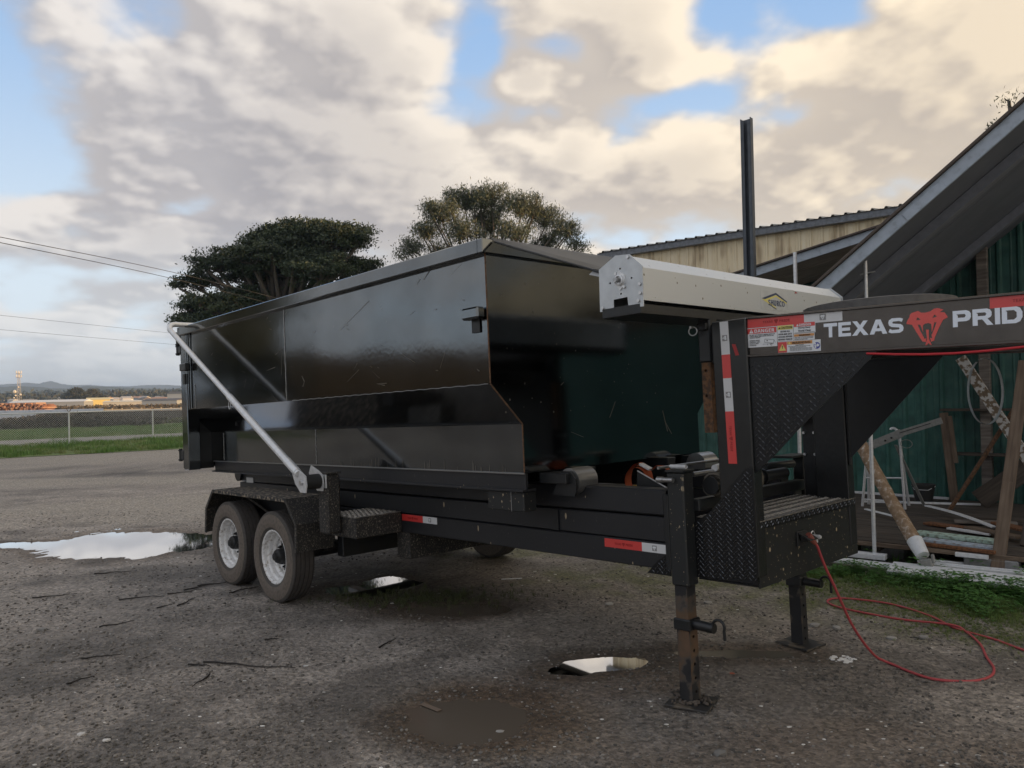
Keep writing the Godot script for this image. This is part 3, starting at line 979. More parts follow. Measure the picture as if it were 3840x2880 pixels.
	# mast that carries the tarp housing: sleeve, pull ring, rusty sliding bar
	for s in [1, -1]:
		var z := 0.50 if s > 0 else -0.45
		var ms := put(mb().box(V(1.018, 1.85, z - 0.05), V(1.10, 2.10, z + 0.03), 0.008), "mast_sleeve", M.satin, T)
		put(mb().prism(poly([1.027, 1.455, 1.085, 1.455, 1.085, 1.86, 1.027, 1.86]), V(0, 0, z - 0.02), X, Y, 0.04, [circle(1.052, 1.805, 0.0085, 10), circle(1.05, 1.662, 0.0085, 10)]), "sliding_bar", M.rust, T)
		put(mb().box(V(1.10, 1.84, z - 0.05), V(1.166, 2.06, z + 0.02), 0.004), "mast_bracket", M.satin, T)
		if s > 0:
			put(mb().box(V(1.03, 2.03, z + 0.03), V(1.09, 2.07, z + 0.055), 0.004), "pin_block", M.satin, ms)
			var rg := PackedVector3Array()
			for i in 21:
				var f := TAU * i / 20.0
				rg.append(V(1.008 + 0.027 * cos(f), 2.03 + 0.024 * sin(f), z + 0.06))
			put(mb().tube(rg, 0.0036, 6, false), "pull_ring", M.galv, ms)
			put(mb().cyl(V(1.0, 2.053, z + 0.05), V(1.0, 2.053, z + 0.07), 0.008, 10), "pin_head", M.bolt, ms)
	# tarp housing
	var hs := Node3D.new()
	hs.name = "tarp_housing"
	T.add_child(hs, true)
	var prof2 := [Vector2(0.85, 2.14), Vector2(0.85, 2.345), Vector2(0.957, 2.398), Vector2(1.037, 2.392), Vector2(1.114, 2.322), Vector2(1.114, 2.155)]
	for i in 5:
		var a: Vector2 = prof2[i]
		var b: Vector2 = prof2[i + 1]
		var d := (b - a).normalized()
		var nn := Vector2(-d.y, d.x)
		var q := mb()
		q.t = Transform3D(Basis(V(d.x, d.y, 0), V(nn.x, nn.y, 0), Vector3(0, 0, 1)), V(a.x, a.y, -1.14))
		q.box(V(0, -0.003, 0), V(a.distance_to(b), 0.0, 2.285), 0.0008)
		put(q, "housing_panel", M.alu_spots if i >= 3 else M.alu, hs)
	for z in [1.146, -1.15]:
		put(mb().prism(poly([0.838, 2.352, 0.953, 2.408, 1.043, 2.40, 1.124, 2.327, 1.118, 2.122, 1.023, 2.127, 1.02, 2.183, 0.928, 2.181, 0.926, 2.128, 0.833, 2.128]), V(0, 0, z), X, Y, 0.005, [circle(0.91, 2.27, 0.006, 8), circle(1.052, 2.276, 0.006, 8), circle(0.98, 2.335, 0.006, 8), circle(0.979, 2.205, 0.006, 8)]), "end_plate", M.alu, hs)
		var zz: float = z + 0.005
		if z > 0:
			put(mb().prism(poly([0.978, 2.222, 1.012, 2.258, 1.012, 2.295, 0.978, 2.325, 0.944, 2.295, 0.944, 2.258]), V(0, 0, zz), X, Y, 0.006), "bearing_flange", M.galv, hs)
			put(mb().lathe(V(0.978, 2.274, zz + 0.006), Vector3(0, 0, 1), [Vector2(0.029, 0), Vector2(0.028, 0.012), Vector2(0.022, 0.014), Vector2(0.022, 0.004), Vector2(0.001, 0.004)], 24), "bearing", M.galv, hs)
			put(mb().cyl(V(0.978, 2.274, zz), V(0.978, 2.274, zz + 0.045), 0.012, 14), "shaft", M.worn, hs)
			for q in [[1.036, 2.386], [1.104, 2.238], [1.104, 2.192], [1.09, 2.155], [0.856, 2.146], [0.952, 2.312], [1.004, 2.238]]:
				put(mb().cyl(V(q[0], q[1], zz), V(q[0], q[1], zz + 0.009), 0.0095, 6), "bolt", M.bolt, hs)
	put(mb().box(V(0.846, 2.088, -1.14), V(1.10, 2.142, 1.152), 0.004), "support_beam", M.satin, T)
	# maker's label on the housing: blue and yellow chevrons round the name, on the front face
	var lz := Vector3(0, 0, -1)
	var lo := V(1.1142, 2.178, -0.022)
	var lab := put(mb().prism(poly([0, 0, 0.34, 0, 0.34, 0.118, 0, 0.118]), lo, lz, Y, 0.0008), "maker_label", M.alu, T)
	var l1 := lo + V(0.001, 0, 0)
	put(mb().prism(poly([0.01, 0.066, 0.19, 0.112, 0.325, 0.066, 0.325, 0.058, 0.19, 0.099, 0.05, 0.062]), l1, lz, Y, 0.0006), "blue_chevron", M.navy, lab)
	put(mb().prism(poly([0.012, 0.062, 0.045, 0.062, 0.19, 0.097, 0.322, 0.056, 0.322, 0.048, 0.19, 0.086, 0.075, 0.056, 0.18, 0.02, 0.18, 0.012]), l1, lz, Y, 0.0006), "yellow_chevron", M.yellow, lab)
	put(mb().prism(poly([0.085, 0.035, 0.185, 0.006, 0.185, 0.012, 0.1, 0.037]), l1, lz, Y, 0.0006), "under_stroke", M.navy, lab)
	words("SHURCO", "lettering", M.navy, lab, l1 + lz * 0.092 + Y * 0.028, lz, Y, 0.2, 0.036)
	put(mb().prism(poly([0.42, 0.158, 0.48, 0.150, 0.50, 0.142, 0.455, 0.138, 0.47, 0.15]), V(1.1145, 2.165, 0.0), lz, Y, 0.0006), "red_mark", M.red_dark, hs)
	# winch between jack and post
	var wn := Node3D.new()
	wn.name = "winch"
	T.add_child(wn, true)
	put(mb().cyl(V(1.06, 1.16, -0.3), V(1.06, 1.16, 0.52), 0.035, 18), "drum", M.satin, wn)
	var rp := PackedVector3Array()
	for i in 560:
		var f := i / 559.0
		var layer := 0.052 + 0.012 * (1 if int(f * 4) % 2 else 0) + 0.003 * sin(i * 1.7)
		rp.append(V(1.06 + layer * cos(i * 0.42), 1.16 + layer * sin(i * 0.42), 0.50 - 0.42 * absf(fmod(f * 2.0, 2.0) - 1.0) - 0.02 * sin(i * 0.13)))
	put(mb().tube(rp, 0.0075, 6), "wire_rope", M.rope, wn)
	for z in [0.53, -0.02]:
		put(mb().cyl(V(1.06, 1.16, z), V(1.06, 1.16, z + 0.015), 0.05, 24), "drum_flange", M.satin, wn)
	put(mb().cyl(V(0.985, 1.226, -0.2), V(0.985, 1.226, 0.6), 0.014, 14), "guide_bar", M.worn, wn)
	put(mb().cyl(V(0.96, 1.255, 0.15), V(1.0, 1.245, 0.40), 0.02, 14), "roller", M.galv, wn)
	put(mb().cyl(V(0.75, 1.255, -0.10), V(0.75, 1.256, 0.60), 0.009, 10), "cross_bar", M.worn, T)
	put(mb().prism(poly([0.515, 1.127, 0.74, 1.125, 0.525, 1.223]), V(0, 0, 0.5), X, Y, 0.008), "gusset_plate", M.satin, T)
	put(mb().tube(PackedVector3Array([V(0.525, 1.226, 0.506), V(0.742, 1.128, 0.506)]), 0.005, 6), "gusset_edge", M.worn, T)
	# hydraulic pump bracket and hose seen through the front frame
	put(mb().box(V(0.86, 0.90, -0.90), V(0.94, 1.235, -0.80), 0.006), "pump_bracket", M.satin, T)
	put(mb().box(V(0.80, 1.225, -0.90), V(0.95, 1.24, -0.62), 0.003), "pump_shelf", M.satin, T)
	put(mb().cyl(V(0.95, 1.20, -0.24), V(0.95, 1.19, -0.62), 0.026, 16), "hydraulic_rod", M.satin, T)
	var ho := PackedVector3Array()
	for i in 15:
		var f := i / 14.0
		ho.append(V(0.93 + 0.03 * sin(f * PI), 1.20 - 0.26 * f * f - 0.0, -0.92 - 0.05 * sin(f * PI)))
	put(mb().tube(ho, 0.016, 10), "hydraulic_hose", M.rubber, T)
	put(mb().box(V(1.06, 0.99, -0.60), V(1.16, 1.86, -0.56), 0.004), "far_channel", M.satin, T)
	for q in [[1.40, 1.075], [1.40, 1.145], [1.26, 1.075], [1.26, 1.145]]:
		put(mb().cyl(V(q[1], q[0], -0.56), V(q[1], q[0], -0.545), 0.009, 8), "bolt", M.bolt, T)
	var rc2 := PackedVector3Array([V(1.19, 1.55, -0.56), V(1.20, 1.40, -0.555), V(1.205, 1.25, -0.55), V(1.20, 1.12, -0.55), V(1.185, 0.995, -0.54)])
	put(mb().tube(rc2, 0.008, 8), "power_cable", M.cable_red, T)
	var rc3 := PackedVector3Array([V(1.21, 1.12, -0.54), V(1.205, 1.05, -0.53), V(1.22, 0.995, -0.53)])
	put(mb().tube(rc3, 0.007, 8), "power_cable", M.cable_red, T)

func sticker(parent: Node, tb: Transform3D, x0: float, y0: float, x1: float, y1: float, material: Material, called: String, z := 0.0) -> MeshInstance3D:
	var m := mb()
	m.prism(poly([x0, y0, x1, y0, x1, y1, x0, y1]), tb * V(0, 0, 0.0005 + z), tb.basis.x, tb.basis.y, 0.0007)
	return put(m, called, material, parent)

func neck_marks(T: Node, beam: Node, tb: Transform3D) -> void:
	var a := tb.basis.x
	var b := tb.basis.y
	# the tape along the top edge, the words, the fanged head
	tape(T, tb * V(0.004, -0.058, 0.0005), a, b, [["r", 0.31], ["w", 0.192]], 0.050)
	tape(T, tb * V(1.13, -0.058, 0.0005), a, b, [["r", 0.30]], 0.050)
	block_word("TEXAS", beam, tb * V(0.413, -0.1345, 0.0005), a, b, 0.0632, 0.068)
	block_word("PRIDE", beam, tb * V(0.987, -0.1265, 0.0005), a, b, 0.0705, 0.070)
	snake(beam, tb * V(0.885, -0.115, 0.0005), a, b, 0.172, M.logo_red)
	# warning stickers
	var d1 := sticker(T, tb, 0.0, -0.161, 0.168, -0.059, M.paper, "warning_sticker")
	put_rect(d1, tb, 0.003, -0.090, 0.165, -0.062, M.red, 0.0008)
	words("DANGER", "lettering", M.paper, d1, tb * V(0.043, -0.086, 0.0024), a, b, 0.112, 0.018)
	put(mb().prism(poly([0.012, -0.087, 0.037, -0.087, 0.0245, -0.065]), tb * V(0, 0, 0.0022), a, b, 0.0004), "warning_triangle", M.paper, d1)
	put(mb().prism(poly([0.0232, -0.081, 0.0258, -0.081, 0.0262, -0.071, 0.0228, -0.071]), tb * V(0, 0, 0.0028), a, b, 0.0004), "exclamation_mark", M.red, d1)
	var ls := [["DO NOT GO UNDER A RAISED BODY. IT", 0.014, -0.0995, 0.142], ["COULD DROP AND CAUSE DEATH OR", 0.014, -0.107, 0.136], ["SERIOUS INJURY.", 0.014, -0.1145, 0.062], ["OPERATE HOIST", 0.014, -0.1285, 0.058], ["CONTROLS ONLY", 0.014, -0.1365, 0.060], ["FROM A SAFE", 0.014, -0.1445, 0.05], ["LOCATION.", 0.014, -0.1525, 0.038]]
	for l in ls:
		words(l[0], "lettering", M.ink, d1, tb * V(l[1], l[2], 0.0015), a, b, l[3], 0.0052)
	# little trailer drawing
	var pic := mb()
	for seg in [[0.1, -0.121, 0.15, -0.126], [0.15, -0.126, 0.148, -0.144], [0.148, -0.144, 0.098, -0.138], [0.098, -0.138, 0.1, -0.121], [0.088, -0.147, 0.148, -0.147], [0.152, -0.128, 0.158, -0.142], [0.112, -0.147, 0.118, -0.155]]:
		pic.tube(PackedVector3Array([tb * V(seg[0], seg[1], 0.0016), tb * V(seg[2], seg[3], 0.0016)]), 0.0008, 4)
	pic.lathe(tb * V(0.135, -0.15, 0.0014), tb.basis.z, [Vector2(0.0055, 0), Vector2(0.0055, 0.0005), Vector2(0.0035, 0.0005), Vector2(0.0035, 0)], 14)
	pic.prism(circle(0.113, -0.130, 0.0035, 8), tb * V(0, 0, 0.0015), a, b, 0.0004)
	put(pic, "drawing", M.ink, d1)
	var d2 := sticker(T, tb, 0.170, -0.139, 0.256, -0.056, M.paper, "warning_sticker")
	put_rect(d2, tb, 0.172, -0.080, 0.254, -0.059, M.yellow, 0.0008)
	words("CAUTION", "lettering", M.ink, d2, tb * V(0.190, -0.076, 0.0024), a, b, 0.061, 0.012)
	put(mb().prism(poly([0.176, -0.076, 0.188, -0.076, 0.182, -0.065]), tb * V(0, 0, 0.0022), a, b, 0.0004), "warning_triangle", M.ink, d2)
	var k := 0
	for l in [["SECURE ALL", 0.052], ["DOOR AND GATE", 0.072], ["LATCHES BEFORE", 0.076], ["MOVING TRAILER", 0.076]]:
		words(l[0], "lettering", M.ink, d2, tb * V(0.213 - l[1] / 2, -0.0935 - 0.0135 * k, 0.0015), a, b, l[1], 0.0085)
		k += 1
	var d3 := sticker(T, tb, 0.258, -0.104, 0.371, -0.049, M.paper, "warning_sticker", 0.0001)
	put_rect(d3, tb, 0.260, -0.071, 0.369, -0.052, M.red, 0.0009)
	words("DANGER", "lettering", M.paper, d3, tb * V(0.289, -0.068, 0.0025), a, b, 0.062, 0.0115)
	put(mb().prism(poly([0.273, -0.068, 0.286, -0.068, 0.2795, -0.057]), tb * V(0, 0, 0.0024), a, b, 0.0004), "warning_triangle", M.paper, d3)
	words("Heavy Door", "lettering", M.ink, d3, tb * V(0.283, -0.083, 0.0016), a, b, 0.064, 0.010)
	words("Stand Clear", "lettering", M.ink, d3, tb * V(0.283, -0.0965, 0.0016), a, b, 0.066, 0.010)
	put_rect(d3, tb, 0.262, -0.102, 0.367, -0.0995, M.tape_grey, 0.0009)
	var d4 := sticker(T, tb, 0.258, -0.139, 0.366, -0.1055, M.paper, "warning_sticker")
	put_rect(d4, tb, 0.260, -0.120, 0.364, -0.108, M.orange, 0.0008)
	words("WARNING", "lettering", M.ink, d4, tb * V(0.286, -0.118, 0.0024), a, b, 0.058, 0.008)
	for i in 3:
		words("Keep clear of moving parts while", "lettering", M.ink, d4, tb * V(0.263, -0.126 - 0.0052 * i, 0.0015), a, b, 0.097 - 0.03 * (1 if i == 2 else 0), 0.0034)
	var d5 := sticker(T, tb, 0.172, -0.199, 0.396, -0.1405, M.paper, "warning_sticker", 0.0002)
	put_rect(d5, tb, 0.172, -0.196, 0.22, -0.1425, M.red, 0.001)
	put(mb().prism(poly([0.177, -0.187, 0.216, -0.187, 0.1965, -0.153]), tb * V(0, 0, 0.0026), a, b, 0.0004), "warning_triangle", M.yellow, d5)
	put(mb().prism(poly([0.195, -0.177, 0.198, -0.177, 0.1988, -0.161, 0.1942, -0.161]), tb * V(0, 0, 0.0032), a, b, 0.0004), "exclamation_mark", M.ink, d5)
	put_rect(d5, tb, 0.222, -0.158, 0.354, -0.1425, M.orange, 0.001)
	words("WARNING", "lettering", M.ink, d5, tb * V(0.248, -0.1555, 0.0026), a, b, 0.096, 0.011)
	put(mb().prism(poly([0.226, -0.156, 0.243, -0.156, 0.2345, -0.1445]), tb * V(0, 0, 0.0026), a, b, 0.0004), "warning_triangle", M.yellow, d5)
	words("TIRE NOTICE", "lettering", M.ink, d5, tb * V(0.265, -0.1645, 0.0017), a, b, 0.045, 0.004)
	for i in 5:
		words("Check wheel nuts and tire pressure before towing", "lettering", M.ink, d5, tb * V(0.228 + 0.008 * (1 if i else 0), -0.170 - 0.0052 * i, 0.0017), a, b, 0.115 - 0.03 * (1 if i == 1 else 0), 0.0034)
	put(mb().prism(circle(0.377, -0.170, 0.0165, 24), tb * V(0, 0, 0.0017), a, b, 0.0004), "read_manual_icon", M.blue, d5)
	put(mb().prism(circle(0.3685, -0.161, 0.0042, 12), tb * V(0, 0, 0.0023), a, b, 0.0003).prism(poly([0.374, -0.168, 0.38, -0.160, 0.391, -0.167, 0.386, -0.174, 0.376, -0.176]), tb * V(0, 0, 0.0023), a, b, 0.0003).prism(poly([0.364, -0.166, 0.372, -0.166, 0.374, -0.184, 0.366, -0.181]), tb * V(0, 0, 0.0023), a, b, 0.0003), "icon_figure", M.paper, d5)

const GLYPHS := {
	"T": [1.05, [0, .76, 0, 1, 1.05, 1, 1.05, .76, .66, .76, .66, 0, .39, 0, .39, .76], []],
	"E": [.95, [0, 0, 0, 1, .95, 1, .95, .78, .27, .78, .27, .61, .88, .61, .88, .39, .27, .39, .27, .22, .95, .22, .95, 0], []],
	"X": [1.2, [0, 0, .43, .51, .03, 1, .38, 1, .6, .70, .83, 1, 1.17, 1, .77, .51, 1.2, 0, .84, 0, .6, .31, .36, 0], []],
	"A": [1.25, [0, 0, .45, 1, .8, 1, 1.25, 0, .93, 0, .84, .2, .41, .2, .32, 0], [.5, .40, .75, .40, .625, .70]],
	"S": [1.05, [0, .08, .2, 0, .78, 0, 1.0, .12, 1.05, .3, 1.0, .47, .85, .58, .32, .64, .27, .70, .32, .78, .75, .79, .93, .72, 1.03, .92, .82, 1, .25, 1, .05, .88, 0, .7, .06, .52, .22, .42, .72, .36, .78, .29, .72, .22, .28, .21, .1, .29], []],
	"P": [1.0, [0, 0, 0, 1, .75, 1, .92, .93, 1, .78, 1, .56, .92, .40, .75, .33, .27, .33, .27, 0], [.28, .56, .66, .56, .73, .67, .66, .78, .20, .78, .28, .70]],
	"R": [1.1, [0, 0, 0, 1, .78, 1, .94, .93, 1.02, .78, 1.02, .58, .95, .47, .8, .4, 1.1, 0, .77, 0, .52, .36, .27, .36, .27, 0], [.28, .57, .68, .57, .75, .68, .68, .78, .20, .78, .28, .70]],
	"I": [.27, [0, 0, .27, 0, .27, 1, 0, 1], []],
	"D": [1.05, [0, 0, 0, 1, .7, 1, .93, .9, 1.05, .65, 1.05, .35, .93, .1, .7, 0], [.27, .22, .62, .22, .76, .35, .76, .65, .62, .78, .19, .78, .27, .70]]}

# heavy wide capitals, each letter an outline of its own
func block_word(text: String, parent: Node, o: Vector3, a: Vector3, b: Vector3, sx: float, sy: float) -> void:
	var x := 0.0
	for ch in text:
		var g: Array = GLYPHS[ch]
		var out := PackedVector2Array()
		for i in range(0, g[1].size(), 2):
			out.append(Vector2((x + g[1][i]) * sx, g[1][i + 1] * sy))
		var holes := []
		if g[2].size() > 0:
			var h := PackedVector2Array()
			for i in range(0, g[2].size(), 2):
				h.append(Vector2((x + g[2][i]) * sx, g[2][i + 1] * sy))
			holes.append(h)
		put(mb().prism(out, o, a, b, 0.001, holes), "letter", M.letter, parent)
		x += g[0] + 0.09

func put_rect(parent: Node, tb: Transform3D, x0: float, y0: float, x1: float, y1: float, material: Material, z: float) -> void:
	sticker(parent, tb, x0, y0, x1, y1, material, "colour_band", z)
# ------------------------------------------------------------------ dumpster, tarp, loose things on the trailer
func make_dumpster() -> void:
	var org := V(-2.45, 1.10, 0)
	var D := thing("roll_off_dumpster", "glossy black steel roll-off dumpster sitting on the trailer", "dumpster", TRAILER * Transform3D(Basis.IDENTITY, org))
	var X := Vector3(1, 0, 0)
	var Y := Vector3(0, 1, 0)
	var sh := Transform3D(Basis.IDENTITY, -org)
	var xr := -4.907
	var W := 1.212
	var wl := 0.962
	for s in [1, -1]:
		# upper side sheet, slanting sheet, lower side sheet (each 6 mm); gently uneven as welded plate is
		put(side_sheet(sh, xr, 0.0, V(0, 1.793, W * s), V(0, 2.60, W * s), s, 0.0022), "side_panel", M.paint, D)
		put(side_sheet(sh, xr + 0.05, 0.0, V(0, 1.542, wl * s), V(0, 1.795, W * s), s, 0.001), "slanted_panel", M.paint, D)
		put(side_sheet(sh, xr + 0.05, 0.0, V(0, 1.235, wl * s), V(0, 1.544, wl * s), s, 0.0015), "lower_panel", M.paint, D)
		# top rail
		var m := mb().at(sh)
		m.box(V(xr, 2.58, minf(1.205 * s, 1.262 * s)), V(0.0, 2.668, maxf(1.205 * s, 1.262 * s)), 0.006)
		put(m, "top_rail", M.paint, D)
		# bottom channel: web and flanges
		m = mb().at(sh)
		m.box(V(-4.79, 1.125, minf(0.93 * s, 0.955 * s)), V(0.0, 1.234, maxf(0.93 * s, 0.955 * s)), 0.003)
		m.box(V(-4.80, 1.118, minf(0.86 * s, 0.985 * s)), V(0.0, 1.133, maxf(0.86 * s, 0.985 * s)), 0.003)
		put(m, "bottom_channel", M.rail, D)
		put(mb().at(sh).box(V(-4.79, 1.228, minf(0.955 * s, 0.972 * s)), V(0.003, 1.238, maxf(0.955 * s, 0.972 * s)), 0.002), "weld_strip", M.worn, D)
		# runners
		put(mb().at(sh).box(V(-4.85, 1.10, minf(0.40 * s, 0.50 * s)), V(0.1, 1.235, maxf(0.40 * s, 0.50 * s)), 0.004), "runner", M.satin, D)
		# block under the front corner
		put(mb().at(sh).box(V(-0.36, 0.992, minf(0.845 * s, 0.958 * s)), V(-0.02, 1.117, maxf(0.845 * s, 0.958 * s)), 0.006), "front_block", M.splat, D)
		put(mb().at(sh).box(V(-0.135, 0.99, minf(0.958 * s, 0.9605 * s)), V(-0.13, 1.115, maxf(0.958 * s, 0.9605 * s)), 0.001), "weld_line", M.worn, D)
		# nose bracket with roller
		var nb := Node3D.new()
		nb.name = "nose_bracket"
		D.add_child(nb, true)
		put(mb().at(sh).box(V(0.006, 1.165, minf(0.70 * s, 0.84 * s)), V(0.235, 1.228, maxf(0.70 * s, 0.84 * s)), 0.004), "arm", M.satin, nb)
		put(mb().at(sh).prism(poly([0.08, 1.09, 0.268, 1.09, 0.282, 1.12, 0.282, 1.195, 0.235, 1.24, 0.16, 1.24, 0.12, 1.16]), V(0, 0, 0.79 if s > 0 else -0.8), X, Y, 0.012), "cheek_plate", M.satin, nb)
		put(mb().at(sh).cyl(V(0.205, 1.175, 0.60 * s), V(0.205, 1.175, 0.775 * s), 0.082, 28), "roller", M.worn, nb)
		# rear corner post and the plate that closes the step
		put(mb().at(sh).box(V(-4.935, 1.155, minf(1.10 * s, 1.226 * s)), V(-4.80, 2.60, maxf(1.10 * s, 1.226 * s)), 0.006), "rear_post", M.paint, D)
		put(mb().at(sh).box(V(-4.862, 1.16, minf(0.94 * s, 1.10 * s)), V(-4.85, 1.80, maxf(0.94 * s, 1.10 * s)), 0.002), "rear_plate", M.satin, D)
		# hinge knuckles and latch
		if s > 0:
			for q in [[2.50, 2.61], [2.40, 2.475], [1.265, 1.36]]:
				var hg := Node3D.new()
				hg.name = "hinge"
				D.add_child(hg, true)
				put(mb().at(sh).box(V(-5.02, q[0], 1.15), V(-4.935, q[1], 1.232), 0.006), "hinge_leaf", M.satin, hg)
				put(mb().at(sh).cyl(V(-5.03, q[0] - 0.02, 1.222), V(-5.03, q[1] + 0.02, 1.222), 0.018, 12), "hinge_pin", M.dull, hg)
				put(mb().at(sh).cyl(V(-5.03, q[1] - 0.005, 1.222), V(-5.03, q[1] + 0.008, 1.222), 0.027, 6).cyl(V(-5.03, q[0] - 0.012, 1.222), V(-5.03, q[0] + 0.004, 1.222), 0.027, 6), "hinge_nut", M.dull, hg)
			put(mb().at(sh).box(V(-4.86, 2.20, 1.226), V(-4.70, 2.275, 1.275), 0.006), "latch", M.satin, D)
			put(mb().at(sh).box(V(-4.86, 2.06, 1.222), V(-4.80, 2.17, 1.245), 0.004), "latch_plate", M.satin, D)
			# upright ribs of the rear frame
			for x in [-4.76, -4.70]:
				put(mb().at(sh).box(V(x - 0.012, 1.80, 1.215), V(x + 0.012, 2.58, 1.224), 0.003), "frame_rib", M.paint, D)
	# front wall: the full outline of the cross-section
	put(mb().at(sh).prism(poly([-wl, 1.235, wl, 1.235, wl, 1.542, W, 1.793, W, 2.60, -W, 2.60, -W, 1.793, -wl, 1.542]), V(-0.006, 0, 0), V(0, 0, -1), Y, 0.010), "front_wall", M.paint, D)
	put(mb().at(sh).box(V(-0.02, 2.58, -1.262), V(0.035, 2.668, 1.262), 0.006), "front_top_rail", M.paint, D)
	put(mb().at(sh).box(V(-4.85, 1.236, -0.955), V(-0.01, 1.246, 0.955), 0.001), "floor_plate", M.satin, D)
	put(mb().at(sh).box(V(-4.97, 1.17, -1.22), V(-4.938, 2.62, 1.22), 0.004), "rear_door", M.paint, D)
	put(mb().at(sh).box(V(-4.935, 2.60, -1.262), V(-4.86, 2.67, 1.262), 0.004), "rear_top_rail", M.paint, D)
	# weld beads along the front corner and the sheet joints
	var wb := mb().at(sh)
	for p in [[V(0.004, 1.80, 1.214), V(0.004, 2.58, 1.214)], [V(0.004, 1.542, 0.964), V(0.004, 1.793, 1.214)], [V(0.004, 1.24, 0.964), V(0.004, 1.542, 0.964)]]:
		var pts := PackedVector3Array()
		var rr := []
		for i in 40:
			pts.append(p[0].lerp(p[1], i / 39.0))
			rr.append(0.004 + 0.0015 * rng.randf())
		wb.tube(pts, rr, 6)
	put(wb, "corner_weld", M.rust, D)
	for p in [[V(-2.60, 1.80, 1.2155), V(-2.60, 2.57, 1.2155)], [V(-2.58, 1.245, 0.9655), V(-2.58, 1.54, 0.9655)], [V(-4.60, 1.80, 1.2155), V(-4.60, 2.05, 1.2155)], [V(-4.52, 1.245, 0.9655), V(-4.52, 1.53, 0.9655)]]:
		var pts := PackedVector3Array()
		var rr := []
		for i in 60:
			pts.append(p[0].lerp(p[1], i / 59.0) + V(0.002 * sin(i * 0.7), 0, 0))
			rr.append(0.0022 + 0.0012 * rng.randf())
		put(mb().at(sh).tube(pts, rr, 5), "seam_weld", M.worn, D)
	var pts2 := PackedVector3Array()
	for i in 90:
		pts2.append(V(-2.5 + 2.48 * i / 89.0, 1.794 + 0.002 * sin(i * 1.3), 1.2145))
	put(mb().at(sh).tube(pts2, 0.0022, 5), "seam_weld", M.worn, D)
	# tie hook on the front of the near side
	put(mb().at(sh).box(V(-0.165, 2.19, 1.216), V(-0.008, 2.262, 1.285), 0.012), "tie_hook", M.paint, D)
	put(mb().at(sh).box(V(-0.137, 2.112, 1.216), V(-0.062, 2.20, 1.224), 0.003), "hook_plate", M.satin, D)
	put(mb().at(sh).box(V(-4.0, 1.60, 1.035), V(-3.985, 1.70, 1.06), 0.003), "small_bracket", M.dull, D)
	# scratches: bare strokes in the paint of the near side
	var sc := mb().at(sh)
	var strokes := [[-2.32, 1.99, -2.28, 1.94, 0.010], [-2.28, 1.94, -2.31, 1.90, 0.007], [-1.70, 2.30, -1.28, 2.47, 0.003], [-1.62, 1.90, -1.45, 1.98, 0.0025], [-1.20, 1.86, -1.12, 1.845, 0.004], [-0.9, 2.05, -0.75, 1.98, 0.002], [-3.42, 1.95, -3.38, 2.03, 0.003], [-0.48, 1.92, -0.42, 2.02, 0.002], [-2.62, 2.25, -2.78, 2.20, 0.004], [-2.66, 2.2, -2.68, 2.02, 0.003], [-0.62, 2.52, -0.55, 2.57, 0.006], [-0.7, 2.5, -0.66, 2.53, 0.004]]
	for k in strokes:
		var a := V(k[0], k[1], 1.2152)
		var b := V(k[2], k[3], 1.2152)
		var d: Vector3 = (b - a).normalized().cross(Vector3(0, 0, 1)) * k[4] * 0.5
		sc.quad(a - d * 0.4, b - d, b + d, a + d * 0.6)
	for i in 46:
		var a := V(-4.4 + 4.3 * rng.randf(), 1.83 + 0.7 * rng.randf(), 1.2152)
		var f := rng.randf_range(-0.6, 0.9)
		var b := a + V(cos(f), sin(f), 0) * (0.02 + 0.16 * pow(rng.randf(), 3.0))
		b.y = clampf(b.y, 1.81, 2.56)
		var d := (b - a).normalized().cross(Vector3(0, 0, 1)) * (0.0006 + 0.0022 * pow(rng.randf(), 3.0))
		sc.quad(a - d * 0.3, b - d, b + d, a + d * 0.3)
	for i in 30:
		var x := -2.4 + 2.3 * rng.randf()
		var h := 0.02 + 0.05 * rng.randf()
		sc.quad(V(x, 1.24, 0.9652), V(x + 0.004, 1.24, 0.9652), V(x + 0.003, 1.24 + h, 0.9652), V(x + 0.001, 1.24 + h, 0.9652))
	for i in 70:
		var yy := 1.5 + 1.05 * rng.randf()
		var zz := 1.1 - 1.6 * pow(rng.randf(), 1.5)
		var e := 0.0015 + 0.003 * pow(rng.randf(), 3.0)
		sc.quad(V(0.0046, yy - e, zz + e), V(0.0046, yy - e, zz - e), V(0.0046, yy + e * 1.6, zz - e), V(0.0046, yy + e * 1.6, zz + e))
	for k in [[1.55, 0.12, 1.66, 0.05], [1.42, -0.55, 1.58, -0.5], [1.40, -0.6, 1.5, -0.52], [1.78, 0.6, 1.80, 0.57], [1.47, 0.52, 1.43, 0.40]]:
		sc.quad(V(0.0046, k[0], k[1] + 0.003), V(0.0046, k[0], k[1] - 0.003), V(0.0046, k[2], k[3] - 0.003), V(0.0046, k[2], k[3] + 0.003))
	var so := put(sc, "scratches", mat(Color(0.16, 0.145, 0.12), 0.7), D)
	so.set_meta("kind", "stuff")

